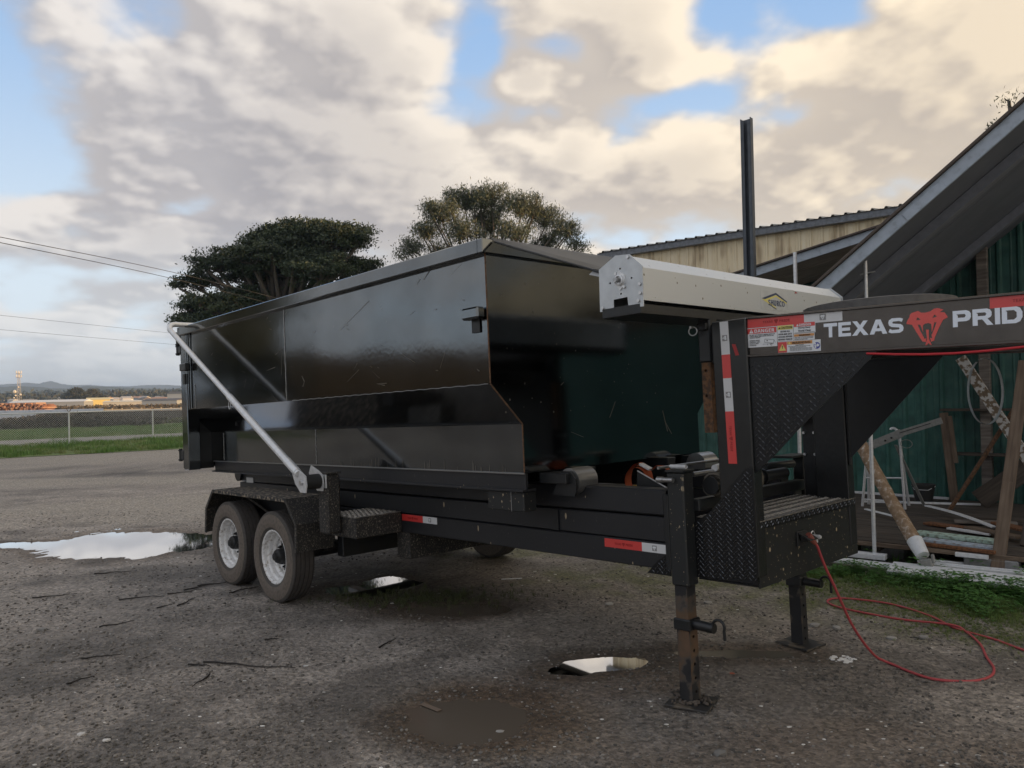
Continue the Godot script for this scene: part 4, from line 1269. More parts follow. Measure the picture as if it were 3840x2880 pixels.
func side_sheet(sh: Transform3D, x0: float, x1: float, lo: Vector3, hi: Vector3, s: int, wave: float) -> MB:
	var m := mb().at(sh)
	var nz := fnl(77 + s, 0.55, 2)
	var nx := 60
	var ny := 10
	var out := (hi - lo).cross(Vector3(1, 0, 0)).normalized()
	if out.z * s < 0:
		out = -out
	var P := func(i: int, j: int) -> Vector3:
		var x := lerpf(x0, x1, float(i) / nx)
		var p := lo.lerp(hi, float(j) / ny)
		var edge := minf(1.0, minf(minf(i, nx - i) / 4.0, minf(j, ny - j) / 2.0))
		return V(x, p.y, p.z) + out * wave * edge * nz.get_noise_2d(x * 1.6, p.y * 2.0 + p.z * 3.0)
	var base := 0
	for side in 2:
		base = m.v.size()
		for j in ny + 1:
			for i in nx + 1:
				var p: Vector3 = P.call(i, j)
				var e: Vector3 = P.call(mini(i + 1, nx), j) - P.call(maxi(i - 1, 0), j)
				var f: Vector3 = P.call(i, mini(j + 1, ny)) - P.call(i, maxi(j - 1, 0))
				var nn := e.cross(f).normalized()
				if nn.dot(out) < 0:
					nn = -nn
				if side == 0:
					m.vert(p, nn)
				else:
					m.vert(p - out * 0.005, -nn)
		for j in ny:
			for i in nx:
				var q := base + j * (nx + 1) + i
				var r := q + nx + 1
				var flip := (s > 0) == (side == 0)
				if flip:
					m.ix.append_array([q, r, q + 1, q + 1, r, r + 1])
				else:
					m.ix.append_array([q, q + 1, r, q + 1, r + 1, r])
	return m

func make_tarp() -> void:
	var m := mb()
	var nz := fnl(123, 1.1, 3)
	var prof := [[-4.95, 2.695, 0.0], [-3.5, 2.69, 0.02], [-1.5, 2.69, 0.02], [-0.25, 2.69, 0.01], [0.02, 2.682, 0.0], [0.05, 2.668, 0.0], [0.2, 2.606, 0.012], [0.4, 2.528, 0.016], [0.6, 2.45, 0.016], [0.78, 2.378, 0.008], [0.86, 2.347, 0.0]]
	var nzs := 40
	var P := func(i: int, j: int) -> Vector3:
		var a: Array = prof[i]
		var f := float(j) / nzs
		var half := 1.16 if i < 5 else lerpf(1.16, 1.09, (i - 5) / 5.0)
		var z := lerpf(half, -half, f)
		var sag: float = a[2] * (sin(PI * f) * 0.8 + 0.55 * nz.get_noise_2d(a[0] * 1.5, z * 1.2))
		var edge := 0.0
		if i > 4 and i < 10 and (j < 2 or j > nzs - 2):
			edge = 0.014 + 0.006 * sin(a[0] * 15.0)
		return V(a[0], a[1] - sag - edge, z + (0.012 if j == 0 else 0.0))
	for side in 1:
		var base := m.v.size()
		for i in prof.size():
			for j in nzs + 1:
				var e: Vector3 = P.call(mini(i + 1, prof.size() - 1), j) - P.call(maxi(i - 1, 0), j)
				var f: Vector3 = P.call(i, mini(j + 1, nzs)) - P.call(i, maxi(j - 1, 0))
				var nn := f.cross(e).normalized()
				if nn.y < 0:
					nn = -nn
				var p: Vector3 = P.call(i, j)
				m.vert(p - (nn * 0.003 if side else Vector3.ZERO), -nn if side else nn)
		for i in prof.size() - 1:
			for j in nzs:
				var q := base + i * (nzs + 1) + j
				var r := q + nzs + 1
				if side == 0:
					m.ix.append_array([q, q + 1, r, q + 1, r + 1, r])
				else:
					m.ix.append_array([q, r, q + 1, q + 1, r, r + 1])
	var t := thing("tarp", "dark mesh tarp rolled out from the aluminium housing over the dumpster", "tarp", TRAILER)
	put(m, "sheet", M.tarp, t)
	put(mb().tube(PackedVector3Array([V(0.05, 2.652, 1.17), V(0.22, 2.582, 1.155), V(0.40, 2.512, 1.14), V(0.60, 2.432, 1.12), V(0.82, 2.345, 1.11)]), 0.007, 8), "hem", M.tarp, t)
	put(mb().quad_sheet([V(0.74, 2.345, 1.118), V(0.88, 2.30, 1.112), V(0.87, 2.325, 1.10), V(0.76, 2.372, 1.10)]), "torn_edge", mat(Color(0.4, 0.41, 0.42), 0.6), t)

func make_spare() -> void:
	var t := thing("spare_tyre", "worn black spare tyre lying flat on top of the gooseneck", "tyre", TRAILER * Transform3D(Basis.IDENTITY, V(1.62, 2.062, -0.48)))
	var m := tyre_mesh(0.425, 0.11, 0.24, false)
	var o := put(m, "tyre", mat(Color(0.13, 0.125, 0.12), 0.7, 0.0, M.tyre.albedo_texture, 2.0), t)
	o.rotation.x = PI / 2
	o.position.y = 0.056
	var rm := put(mb().lathe(V(0, 0.02, 0), Vector3.UP, [Vector2(0.24, 0.0), Vector2(0.245, 0.02), Vector2(0.22, 0.03), Vector2(0.2, 0.05), Vector2(0.05, 0.05)], 40), "rim", M.rim, t)
	rm.position.y = 0.0

func make_strap() -> void:
	var t := thing("ratchet_strap", "orange webbing strap with steel buckle heaped at the dumpster's nose", "strap", TRAILER * Transform3D(Basis.IDENTITY, V(0.38, 1.11, 0.3)))
	var m := mb()
	for k in 3:
		var pts := PackedVector3Array()
		for i in 17:
			var f := PI * 1.25 * i / 16.0 - 0.4
			pts.append(V(-0.10 + 0.10 * (1 - cos(f)) * 0.9 + k * 0.008, 0.03 + (0.115 - k * 0.012) * sin(f), -0.02 + k * 0.025))
		ribbon(m, pts, V(0.25, 0, 0.97), 0.026)
	put(m, "webbing", M.strap, t)
	var bk := mb()
	bk.t = Transform3D(Basis(Vector3(0, 0, 1), -0.42), V(0.03, 0.142, 0.02))
	bk.box(V(0, -0.008, -0.022), V(0.085, 0.008, 0.022), 0.004)
	put(bk, "buckle", M.galv, t)
	var w2 := mb()
	ribbon(w2, PackedVector3Array([V(0.10, 0.105, 0.0), V(0.14, 0.13, 0.0), V(0.19, 0.128, -0.01), V(0.22, 0.10, -0.02)]), V(0.2, 0, 0.98), 0.024)
	put(w2, "loose_end", M.strap, t)
	var br := mb()
	br.lathe(V(-0.02, -0.015, 0.03), V(0.3, 0.2, 1), [Vector2(0.016, -0.006), Vector2(0.024, 0.0), Vector2(0.016, 0.006)], 16)
	put(br, "ring", M.brass, t)

func ribbon(m: MB, pts: PackedVector3Array, across: Vector3, half: float) -> void:
	for i in pts.size() - 1:
		var a := pts[i]
		var b := pts[i + 1]
		var nn := (b - a).cross(across).normalized() * 0.0015
		m.quad(a - across * half + nn, a + across * half + nn, b + across * half + nn, b - across * half + nn)
		m.quad(a - across * half - nn, b - across * half - nn, b + across * half - nn, a + across * half - nn)

func make_cord() -> void:
	var pts := [TRAILER * V(1.425, 0.842, 0.135), V(1.69, 0.845, -4.355), V(1.72, 0.79, -4.388), V(1.767, 0.700, -4.431), V(1.819, 0.612, -4.474), V(1.905, 0.458, -4.545), V(1.971, 0.343, -4.599), V(2.039, 0.248, -4.656), V(2.134, 0.136, -4.734), V(2.221, 0.055, -4.806)]
	var flat := [[2.30, -4.84, 0.012], [2.36, -4.66, 0.012], [2.44, -4.545, 0.012], [2.612, -4.508, 0.012], [2.757, -4.561, 0.012], [2.869, -4.691, 0.012], [2.952, -4.90, 0.012], [3.057, -5.141, 0.012], [3.113, -5.382, 0.012], [3.082, -5.515, 0.026], [2.83, -5.702, 0.014], [2.636, -5.897, 0.012], [2.511, -6.064, 0.012], [2.485, -6.212, 0.012], [2.569, -6.31, 0.012], [2.711, -6.291, 0.012], [2.941, -6.123, 0.012], [3.071, -5.799, 0.012], [3.09, -5.485, 0.012], [3.202, -5.237, 0.012], [3.30, -4.932, 0.012], [3.6, -4.7, 0.012], [4.2, -4.5, 0.012]]
	for q in flat:
		pts.append(V(q[0], q[2], q[1]))
	var cv := Curve3D.new()
	cv.bake_interval = 0.03
	for i in pts.size():
		var a: Vector3 = pts[maxi(i - 1, 0)]
		var b: Vector3 = pts[mini(i + 1, pts.size() - 1)]
		var tan_: Vector3 = (b - a) / 6.0
		cv.add_point(pts[i], -tan_, tan_)
	var bk := cv.get_baked_points()
	for i in bk.size():
		bk[i].y = maxf(bk[i].y, 0.010)
	var t := thing("extension_cord", "red extension cord plugged into the trailer and looped on the ground", "cord", Transform3D(Basis.IDENTITY, bk[0]))
	var o := put(mb().tube(bk, 0.0078, 8), "cable", M.cord, t)
	o.position = -bk[0]
	var pl := mb()
	pl.tube(PackedVector3Array([bk[0] + (bk[0] - bk[1]).normalized() * 0.03, bk[0], bk[2]]), [0.02, 0.018, 0.012], 10)
	var p := put(pl, "plug", mat(Color(0.25, 0.07, 0.05), 0.6), t)
	p.position = -bk[0]
# ------------------------------------------------------------------ the shed and what stands about it
# ribbed sheet: width along a, length along b, ribs out of a x b
func ribbed(o: Vector3, a: Vector3, b: Vector3, wide: float, bottom: float, tops: Callable, deep := 0.028, pitch := 0.2286) -> MB:
	var m := mb()
	var w := a.cross(b).normalized()
	var xs := []
	var x := 0.0
	while x < wide - 1e-4:
		for q in [[0.0, 0.0], [0.075, 0.0], [0.083, 0.006], [0.095, 0.006], [0.103, 0.0], [0.150, 0.0], [0.172, deep], [0.2006, deep], [0.2226, 0.0]]:
			if x + q[0] * pitch / 0.2286 <= wide:
				xs.append(Vector2(x + q[0] * pitch / 0.2286, q[1]))
		x += pitch
	xs.append(Vector2(wide, 0.0))
	for i in xs.size() - 1:
		var p: Vector2 = xs[i]
		var q: Vector2 = xs[i + 1]
		if q.x - p.x < 1e-5:
			continue
		var tp: float = tops.call(p.x)
		var tq: float = tops.call(q.x)
		m.quad(o + a * p.x + b * bottom + w * p.y, o + a * q.x + b * bottom + w * q.y, o + a * q.x + b * tq + w * q.y, o + a * p.x + b * tp + w * p.y)
		m.quad(o + a * q.x + b * bottom + w * (q.y - 0.002), o + a * p.x + b * bottom + w * (p.y - 0.002), o + a * p.x + b * tp + w * (p.y - 0.002), o + a * q.x + b * tq + w * (q.y - 0.002))
	return m

func plank(a: Vector3, b: Vector3, wide: float, thick: float, up := Vector3.UP, bend := 0.0) -> MB:
	var m := mb()
	var x := (b - a)
	var l := x.length()
	x = x / l
	var z := x.cross(up).normalized()
	var y := z.cross(x)
	m.own = Transform3D(Basis(x, y, z), a)
	if absf(bend) < 1e-5:
		m.box(V(0, -thick / 2, -wide / 2), V(l, thick / 2, wide / 2), 0.003)
	else:
		for i in 8:
			var f0 := i / 8.0
			var f1 := (i + 1) / 8.0
			var y0 := bend * sin(PI * f0)
			var y1 := bend * sin(PI * f1)
			var h := thick / 2
			var wd := wide / 2
			m.quad(V(l * f0, y0 + h, wd), V(l * f1, y1 + h, wd), V(l * f1, y1 + h, -wd), V(l * f0, y0 + h, -wd))
			m.quad(V(l * f0, y0 - h, -wd), V(l * f1, y1 - h, -wd), V(l * f1, y1 - h, wd), V(l * f0, y0 - h, wd))
			m.quad(V(l * f0, y0 - h, wd), V(l * f1, y1 - h, wd), V(l * f1, y1 + h, wd), V(l * f0, y0 + h, wd))
			m.quad(V(l * f1, y1 - h, -wd), V(l * f0, y0 - h, -wd), V(l * f0, y0 + h, -wd), V(l * f1, y1 + h, -wd))
	return m

func in_shed(o: Vector3) -> Transform3D:
	return SHED * Transform3D(Basis.IDENTITY, o)

func make_shed() -> void:
	var A := Vector3(1, 0, 0)
	var B := Vector3(0, 1, 0)
	var S := thing("metal_shed", "green ribbed metal shed with a steep grey-edged roof overhanging the deck", "shed", SHED)
	var D0 := -11.6
	# wall panels: tops follow the two roofs
	var top := func(s: float) -> float:
		if s < -5.25:
			return 2.4
		if s < -2.45:
			return 3.43 + 0.142 * (s + 4.62)
		if s > 1.25:
			return 3.3
		return 3.30 + 0.784 * (s + 2.327)
	var s0 := -6.1
	while s0 < 9.5:
		put(ribbed(V(s0, 0, D0), A, B, 0.9144, 0.05, func(x: float) -> float: return top.call(s0 + x)), "wall_panel", M["green%d" % (rng.randi() % 3)], S)
		s0 += 0.9144
	# lower roof at the left: fascia, boarded soffit, roof sheet
	var f := func(s: float) -> float: return 3.239 + 0.1956 * (s + 4.49)
	var sl := Vector3(1, 0.1956, 0).normalized()
	var up2 := V(-sl.y, sl.x, 0)
	var lo := V(-5.3, f.call(-5.3), 0)
	var ll := 3.4 / sl.x
	var q := mb()
	q.t = Transform3D(Basis(sl, up2, Vector3(0, 0, 1)), lo)
	q.box(V(0, -0.09, -10.03), V(ll, 0.02, -10.0), 0.003)
	put(q, "lower_fascia", M.fascia, S)
	for k in 6:
		q = mb()
		q.t = Transform3D(Basis(sl, up2, Vector3(0, 0, 1)), lo)
		q.box(V(0, -0.075 + 0.004 * (k % 2), -10.03 - 0.27 * (k + 1)), V(ll, -0.05, -10.034 - 0.27 * k), 0.003)
		put(q, "soffit_board", M.wood_pale, S)
	q = mb()
	q.t = Transform3D(Basis(sl, up2, Vector3(0, 0, 1)), lo)
	q.box(V(0, 0.022, -13.5), V(ll, 0.045, -9.96), 0.003)
	put(q, "lower_roof", M.roof_felt, S)
	# steep roof over the deck
	var dr := Vector3(1, 0.781, 0).normalized()
	var nr := V(-dr.y, dr.x, 0)
	var so := -2.95
	var yo := 2.656 + 0.781 * (so + 2.454)
	var zt := Vector3(0, -0.034, 1).normalized()
	var bs := Basis(dr, nr, zt)
	var org := V(so, yo + 0.034 * -7.6 * -1.0 * 0.0, -7.6)
	var len := 5.6
	q = mb()
	q.t = Transform3D(bs, org)
	q.box(V(0, -0.028, -0.028), V(len, 0.085, 0.0), 0.004)
	put(q, "fascia", M.fascia, S)
	q = mb()
	q.t = Transform3D(bs, org)
	q.box(V(1.55, -0.03, 0.001), V(1.95, 0.05, 0.012), 0.002)
	put(q, "fascia_patch", M.fascia, S)
	q = mb()
	q.t = Transform3D(bs, org)
	q.box(V(0, 0.087, -4.6), V(len, 0.112, 0.035), 0.004)
	put(q, "roof_deck", M.roof_felt, S)
	for k in 6:
		q = mb()
		q.t = Transform3D(bs, org)
		q.box(V(0.0, 0.048 + 0.002 * (k % 2), -0.03 - 0.75 * (k + 1)), V(len, 0.08, -0.033 - 0.75 * k), 0.002)
		put(q, "soffit_sheet", M.soffit, S)
	for z in [-0.95, -3.1]:
		q = mb()
		q.t = Transform3D(bs, org)
		q.box(V(0.15, -0.045, z - 0.07), V(len, 0.046, z + 0.07), 0.004)
		put(q, "rafter", M.rafter, S)
	for s in [-1.73, 1.0]:
		put(mb().box(V(s - 0.06, 0.22, -11.5), V(s + 0.06, 3.4 + 0.784 * (s + 2.2), -11.38), 0.006), "wall_post", M.wood_grey, S)
	put(ribbed(V(9.4, 0, -11.62), Vector3(0, 0, -1), B, 6.4, 0.0, func(_x: float) -> float: return 3.3), "end_wall", M.green, S)
	put(mb().box(V(1.5, 3.32, -18.0), V(9.8, 3.42, -11.4), 0.01), "low_roof", M.roof_felt, S)
	# yellow warehouse behind
	var W := thing("yellow_warehouse", "long warehouse with rust-streaked yellow ribbed wall and grey roof edge", "warehouse", in_shed(V(-9.0, 0, -16.0)))
	var x0 := -1.4
	var k2 := 0
	while x0 < 10.0:
		put(ribbed(V(x0, 0, 0), A, B, 0.9144, 0.0, func(_x: float) -> float: return 4.97, 0.024), "wall_panel", M.yellow_wall, W)
		x0 += 0.9144
		k2 += 1
	put(mb().box(V(-1.5, 4.94, 0.005), V(10.2, 5.075, 0.16), 0.006), "roof_flashing", M.flashing, W)
	x0 = -1.5
	var rb := Vector3(0, 0.14, -0.99).normalized()
	while x0 < 10.0:
		put(ribbed(V(x0, 5.08, 0.2), A, rb, 0.98, 0.0, func(_x: float) -> float: return 9.0, 0.036, 0.245), "roof_sheet", M.flashing, W)
		x0 += 0.98
	put(ribbed(V(-1.4, 0, -9.0), Vector3(0, 0, 1), B, 9.0, 0.0, func(_x: float) -> float: return 5.0), "end_wall", M.yellow_wall, W)
	# deck of planks
	var D := thing("timber_deck", "dark weathered plank deck on blocks along the green wall", "deck", in_shed(V(-1.0, 0, -8.06)))
	var zz := 0.0
	var n := 0
	while zz > -3.4:
		var cut := rng.randf_range(-0.6, 0.6)
		put(mb().box(V(-3.2, 0.182, zz - 0.138), V(cut - 0.004, 0.22 + rng.randf_range(-0.003, 0.002), zz - 0.003), 0.004), "plank", M.wood_dark, D)
		put(mb().box(V(cut, 0.182, zz - 0.138), V(3.6, 0.22 + rng.randf_range(-0.003, 0.002), zz - 0.003), 0.004), "plank", M.wood_dark, D)
		zz -= 0.142
		n += 1
	put(mb().box(V(-3.2, 0.165, 0.0), V(3.6, 0.205, 0.03), 0.004), "rim_board", M.wood_brown, D)
	for x in [-2.6, -1.2, 0.3, 1.8, 3.2]:
		put(mb().box(V(x - 0.05, 0.11, -3.3), V(x + 0.05, 0.18, -0.06), 0.004), "joist", M.wood_dark, D)
		put(mb().box(V(x - 0.2, 0.0, -0.5), V(x + 0.2, 0.109, -0.3), 0.01), "support_block", M.concrete, D)
	single(mb().box(V(-0.2, 0, -0.08), V(0.22, 0.165, 0.1), 0.01), "concrete_block", M.concrete, "grey concrete block under the edge of the deck", "block", "", in_shed(V(-1.22, 0, -8.12)))
	single(mb().box(V(-0.13, -0.018, -0.02), V(0.13, 0.018, 0.02), 0.003), "short_board", M.vinyl, "short pale board end above the concrete block", "board", "", in_shed(V(-1.35, 0.185, -7.99)))

func shed_things() -> void:
	# tall steel post behind the trailer
	var P := thing("steel_post", "tall grey steel channel post rising above the trailer's housing", "post", in_shed(V(-3.60, 0, -8.6)))
	var tilt := Basis(Vector3(0, 0, 1), -0.0)
	var m := mb()
	m.t = Transform3D(tilt, Vector3.ZERO)
	m.box(V(-0.062, 0, -0.02), V(0.062, 4.83, -0.012), 0.001)
	put(m, "web", M.steel_post, P)
	for s in [-1, 1]:
		put(mb().box(V(minf(0.062 * s, 0.052 * s), 0, -0.012), V(maxf(0.062 * s, 0.052 * s), 4.83, 0.05), 0.002), "flange", M.steel_post, P)
		put(mb().box(V(minf(0.052 * s, 0.022 * s), 0, 0.042), V(maxf(0.052 * s, 0.022 * s), 4.81, 0.05), 0.002), "lip", M.steel_post, P)
	var post_hole := mb()
	post_hole.box(V(-0.066, 4.79, 0.0), V(-0.0625, 4.83, 0.03), 0.001)
	put(post_hole, "bent_tab", M.steel_post, P)
	var pp := thing("galvanised_pole", "thin galvanised pole standing before the deck with a wire tie", "pole", in_shed(V(-2.173, 0, -8.0)))
	put(mb().tube(PackedVector3Array([V(0, 0, 0), V(-0.02, 3.1, 0)]), 0.019, 12), "tube", M.galv, pp)
	put(mb().cyl(V(-0.07, 2.82, 0.0), V(0.07, 2.835, 0.0), 0.006, 8), "wire_tie", M.galv, pp)
	single(mb().tube(PackedVector3Array([V(0, 0, 0), V(0.0, 3.19, 0)]), 0.02, 12), "galvanised_pole", M.galv, "thin galvanised pole behind the aluminium housing, left of the roof edge", "pole", "", in_shed(V(-3.015, 0, -8.4)))
	# crusted pipe leaning across
	var c := thing("leaning_pipe", "mud-crusted brown pipe leaning from the ground past the gusset", "pipe", in_shed(V(-1.74, 0.17, -7.84)))
	var pts := PackedVector3Array()
	var rr := []
	var nz := fnl(9, 1.5, 3)
	for i in 30:
		var f := i / 29.0
		var p := V(-0.02, 0.06, -0.04).lerp(V(-1.1, 1.48, -1.25), f) + V(0, -0.05 * sin(PI * f), 0)
		pts.append(p)
		rr.append(0.062 + 0.008 * nz.get_noise_1d(i * 0.9))
	put(mb().tube(pts, rr, 18), "pipe", M.pipe_mud, c)
	put(mb().tube(PackedVector3Array([V(0.03, 0.0, 0.02), V(-0.03, 0.075, -0.05), V(-0.06, 0.115, -0.085)]), [0.058, 0.068, 0.072], 16), "white_collar", M.vinyl, c)
	var fit := mb()
	fit.t = Transform3D(Basis(Vector3(0, 0, 1), 0.2), V(0.06, -0.04, 0.04))
	fit.box(V(-0.05, -0.06, -0.03), V(0.05, 0.02, 0.03), 0.008).box(V(0.05, -0.02, -0.02), V(0.075, 0.055, 0.02), 0.006)
	put(fit, "plastic_fitting", M.plastic_grey, c)
	# folding stand with a grey extending bar across it
	var st := thing("folding_stand", "silver folding tube stand carrying a grey slotted bar on the deck", "stand", in_shed(V(-2.67, 0.22, -10.3)))
	var legs := [[V(-0.25, 0, 0.03), V(-0.155, 0.77, 0.08)], [V(-0.23, 0, -0.18), V(-0.165, 0.75, 0.04)], [V(0.24, 0, 0.03), V(0.215, 0.87, 0.08)], [V(0.204, 0, -0.32), V(0.20, 0.85, 0.04)]]
	for l in legs:
		put(mb().tube(PackedVector3Array([l[0], l[1]]), 0.0165, 10), "leg", M.galv, st)
	var hook := PackedVector3Array()
	for i in 9:
		var f := PI * i / 8.0
		hook.append(V(0.215 - 0.05 * (1 - cos(f)), 0.87 + 0.06 * sin(f) + 0.012 * i, 0.08))
	put(mb().tube(hook, 0.0165, 10), "bent_tube", M.galv, st)
	put(mb().cyl(V(-0.21, 0.36, 0.05), V(0.23, 0.38, 0.05), 0.011, 8), "cross_tube", M.galv, st)
	put(mb().cyl(V(-0.24, 0.09, 0.04), V(0.235, 0.09, 0.04), 0.009, 8), "cross_tube", M.galv, st)
	put(plank(V(0.16, 0.78, 0.05), V(0.36, 0.0, -0.4), 0.045, 0.012), "flat_strut", M.plastic_grey, st)
	put(plank(V(-0.26, 0.70, 0.1), V(0.24, 0.93, 0.1), 0.025, 0.10), "bar", M.plastic_grey, st)
	put(plank(V(0.16, 0.90, 0.105), V(0.68, 1.085, 0.10), 0.02, 0.075), "extension", M.plastic_grey, st)
	put(plank(V(0.22, 0.93, 0.117), V(0.56, 1.05, 0.112), 0.004, 0.009), "slot", M.rubber, st)
	for p in [V(-0.14, 0.745, 0.115), V(0.06, 0.835, 0.115), V(0.13, 0.87, 0.115), V(-0.08, 0.735, 0.115)]:
		put(mb().cyl(p, p + V(0, 0, 0.012), 0.012, 8), "knob", M.rubber, st)
	var wire := PackedVector3Array()
	for i in 17:
		var f := TAU * i / 16.0
		wire.append(V(0.29 + 0.065 * cos(f), 0.80 + 0.05 * sin(f), 0.1))
	put(mb().tube(wire, 0.004, 5, false), "wire_loop", M.plastic_grey, st)
	# bucket
	var bk := thing("bucket", "black bucket beside the foot of the folding stand", "bucket", in_shed(V(-2.40, 0.22, -11.1)))
	put(mb().lathe(V(0, 0, 0), Vector3.UP, [Vector2(0.001, 0.0), Vector2(0.10, 0.0)], 24).lathe(V(0, 0, 0), Vector3.UP, [Vector2(0.10, 0.0), Vector2(0.135, 0.20), Vector2(0.142, 0.205), Vector2(0.142, 0.22), Vector2(0.128, 0.22), Vector2(0.095, 0.02), Vector2(0.001, 0.02)], 28), "pail", M.rubber, bk)
	put(mb().tube(PackedVector3Array([V(-0.14, 0.2, 0), V(-0.08, 0.16, 0.13), V(0.08, 0.16, 0.13), V(0.14, 0.2, 0)]), 0.004, 6), "handle", M.galv, bk)
	# old shelf frame against the wall
	var sf := thing("shelf_frame", "dark broken wooden shelf frame against the green wall", "shelf", in_shed(V(-1.6, 0.22, -11.35)))
	put(plank(V(-0.62, 1.175, 0), V(1.6, 1.175, 0), 0.22, 0.03), "shelf_board", M.wood_dark, sf)
	put(plank(V(-0.48, 0.61, 0), V(1.6, 0.61, 0), 0.22, 0.03), "shelf_board", M.wood_dark, sf)
	put(plank(V(-0.575, 1.14, 0.1), V(-0.47, 0.0, 0.12), 0.035, 0.10, Vector3.RIGHT), "upright", M.wood_brown, sf)
	put(plank(V(-0.50, 1.10, 0.135), V(-0.44, 0.5, 0.135), 0.03, 0.05, Vector3.RIGHT), "upright", M.wood_brown, sf)
	put(plank(V(1.4, 1.14, 0.1), V(1.42, 0.0, 0.12), 0.035, 0.10, Vector3.RIGHT), "upright", M.wood_dark, sf)
	single(plank(V(-0.27, 0.97, 0), V(0.62, -0.65, 0.1), 0.03, 0.115), "patchy_board", M.patchy, "leaning board with flaking white paint behind the metal hoop", "board", "", in_shed(V(-1.53, 1.066, -10.3)))
	# hoop
	var hp := mb()
	var nh := 40
	for i in nh:
		var f0 := TAU * i / nh
		var f1 := TAU * (i + 1) / nh
		if i == 12:
			continue
		for w in [0.0, 0.004]:
			var a0 := V((0.165 + w) * cos(f0), (0.37 + w) * sin(f0), 0)
			var a1 := V((0.165 + w) * cos(f1), (0.37 + w) * sin(f1), 0)
			var off := V(0.03, 0, 0.06)
			if w > 0:
				hp.quad(a0, a1, a1 + off, a0 + off)
			else:
				hp.quad(a0, a0 + off, a1 + off, a1)
	single(hp, "metal_hoop", M.galv, "thin metal hoop hanging before the green wall", "hoop", "", in_shed(V(-1.54, 1.64, -10.1)))
	single(mb().tube(PackedVector3Array([V(0, 0, 0), V(0.787, 1.39, 0.02), V(1.15, 2.04, 0.02)]), 0.024, 12), "rusty_rod", M.rust, "long rusty brown rod leaning to the right across the green wall", "rod", "", in_shed(V(-1.977, 0.22, -10.38)))
	single(plank(V(0, -0.14, 0.05), V(0.14, 1.72, -0.9), 0.032, 0.105, Vector3.RIGHT), "leaning_plank", M.wood_brown, "brown plank standing at the deck edge, leaning against the roof post", "plank", "", in_shed(V(-1.157, 0.22, -8.05)))
	single(plank(V(0, 0, 0), V(0.16, 1.5, -0.8), 0.035, 0.13, Vector3.RIGHT), "leaning_plank", M.wood_dark, "dark plank just right of the brown leaning plank", "plank", "", in_shed(V(-0.98, 0.22, -8.5)))
	single(plank(V(0, 0, 0), V(0.9, 0.75, -0.2), 0.03, 0.24), "slanting_board", M.wood_dark, "wide dark slanting board in the corner behind the rusty rod", "board", "", in_shed(V(-1.75, 0.30, -10.9)))
	# strips and broken boards on the deck
	single(plank(V(0, 0.015, 0), V(1.25, 0.015, 0.05), 0.05, 0.03), "trim_strip", M.vinyl, "white trim strip lying at the foot of the green wall", "strip", "", in_shed(V(-3.42, 0.22, -11.45)))
	single(plank(V(0, 0.012, 0), V(1.25, 0.012, -0.46), 0.045, 0.024), "trim_strip", M.vinyl, "long white trim strip lying across the stand's feet", "strip", "", in_shed(V(-3.01, 0.22, -10.61)))
	single(plank(V(0, 0.08, 0), V(0.80, 0.03, 0.86), 0.06, 0.012, Vector3.UP, 0.02), "trim_strip", M.vinyl, "curved white trim piece lying slantwise on the broken boards", "strip", "", in_shed(V(-2.14, 0.235, -10.04)))
	single(plank(V(0, 0.06, 0), V(0.46, 0.035, 0.30), 0.05, 0.012), "trim_strip", M.vinyl, "pale strip poking out from behind the leaning pipe", "strip", "", in_shed(V(-2.70, 0.225, -9.62)))
	single(plank(V(0, 0.015, 0), V(0.40, 0.015, 0.16), 0.07, 0.02), "trim_strip", M.vinyl, "short white trim offcut behind the mint painted board", "strip", "", in_shed(V(-1.72, 0.235, -8.98)))
	single(plank(V(0, 0.02, 0), V(0.72, 0.02, 0.10), 0.15, 0.035), "painted_board", M.mint, "mint green painted board with flaking edge on the deck front", "board", "", in_shed(V(-1.90, 0.245, -8.46)))
	single(plank(V(0, 0.02, 0), V(0.62, 0.015, 0.08), 0.13, 0.035), "painted_board", M.sky_blue_paint, "pale blue painted board with rotten brown edge on the deck front", "board", "", in_shed(V(-1.80, 0.222, -8.24)))
	single(plank(V(0, 0.02, 0), V(0.70, 0.02, 0.09), 0.05, 0.03), "rotten_board", M.wood_rot, "crumbling brown board edge under the pale blue board", "board", "", in_shed(V(-1.87, 0.21, -8.10)))
	for k in 5:
		var at: Array = [[-1.98, -9.25, 0.62, 0.25], [-1.75, -9.45, 0.55, -0.15], [-1.55, -9.05, 0.5, 0.4], [-1.68, -9.7, 0.7, 0.05], [-1.35, -9.35, 0.45, 0.55]][k]
		single(plank(V(0, 0.02, 0), V(at[2], 0.03, at[3]), 0.12, 0.025), "broken_board", [M.wood_rot, M.wood_grey, M.wood_brown, M.wood_dark, M.wood_rot][k], ["crumbling reddish board in the pile, farthest left", "grey weathered board in the pile on the deck", "brown board in the pile under the curved trim", "dark board at the back of the pile on the deck", "reddish rotten board in the pile, farthest right"][k], "board", "broken boards piled on the deck", in_shed(V(at[0], 0.22 + 0.012 * k, at[1])))
	# vinyl trim on the grass before the deck
	var v1 := thing("vinyl_trim", "long white grooved vinyl trim board lying on the grass, right of the pipe", "trim board", in_shed(V(-1.78, 0.0, -7.98)))
	put(plank(V(0, 0.06, 0), V(2.6, 0.06, -0.22), 0.22, 0.06), "board", M.vinyl, v1)
	put(plank(V(0, 0.096, 0.06), V(2.6, 0.096, -0.16), 0.03, 0.014), "ridge", M.vinyl, v1)
	put(plank(V(0, 0.096, -0.05), V(2.6, 0.096, -0.27), 0.03, 0.014), "ridge", M.vinyl, v1)
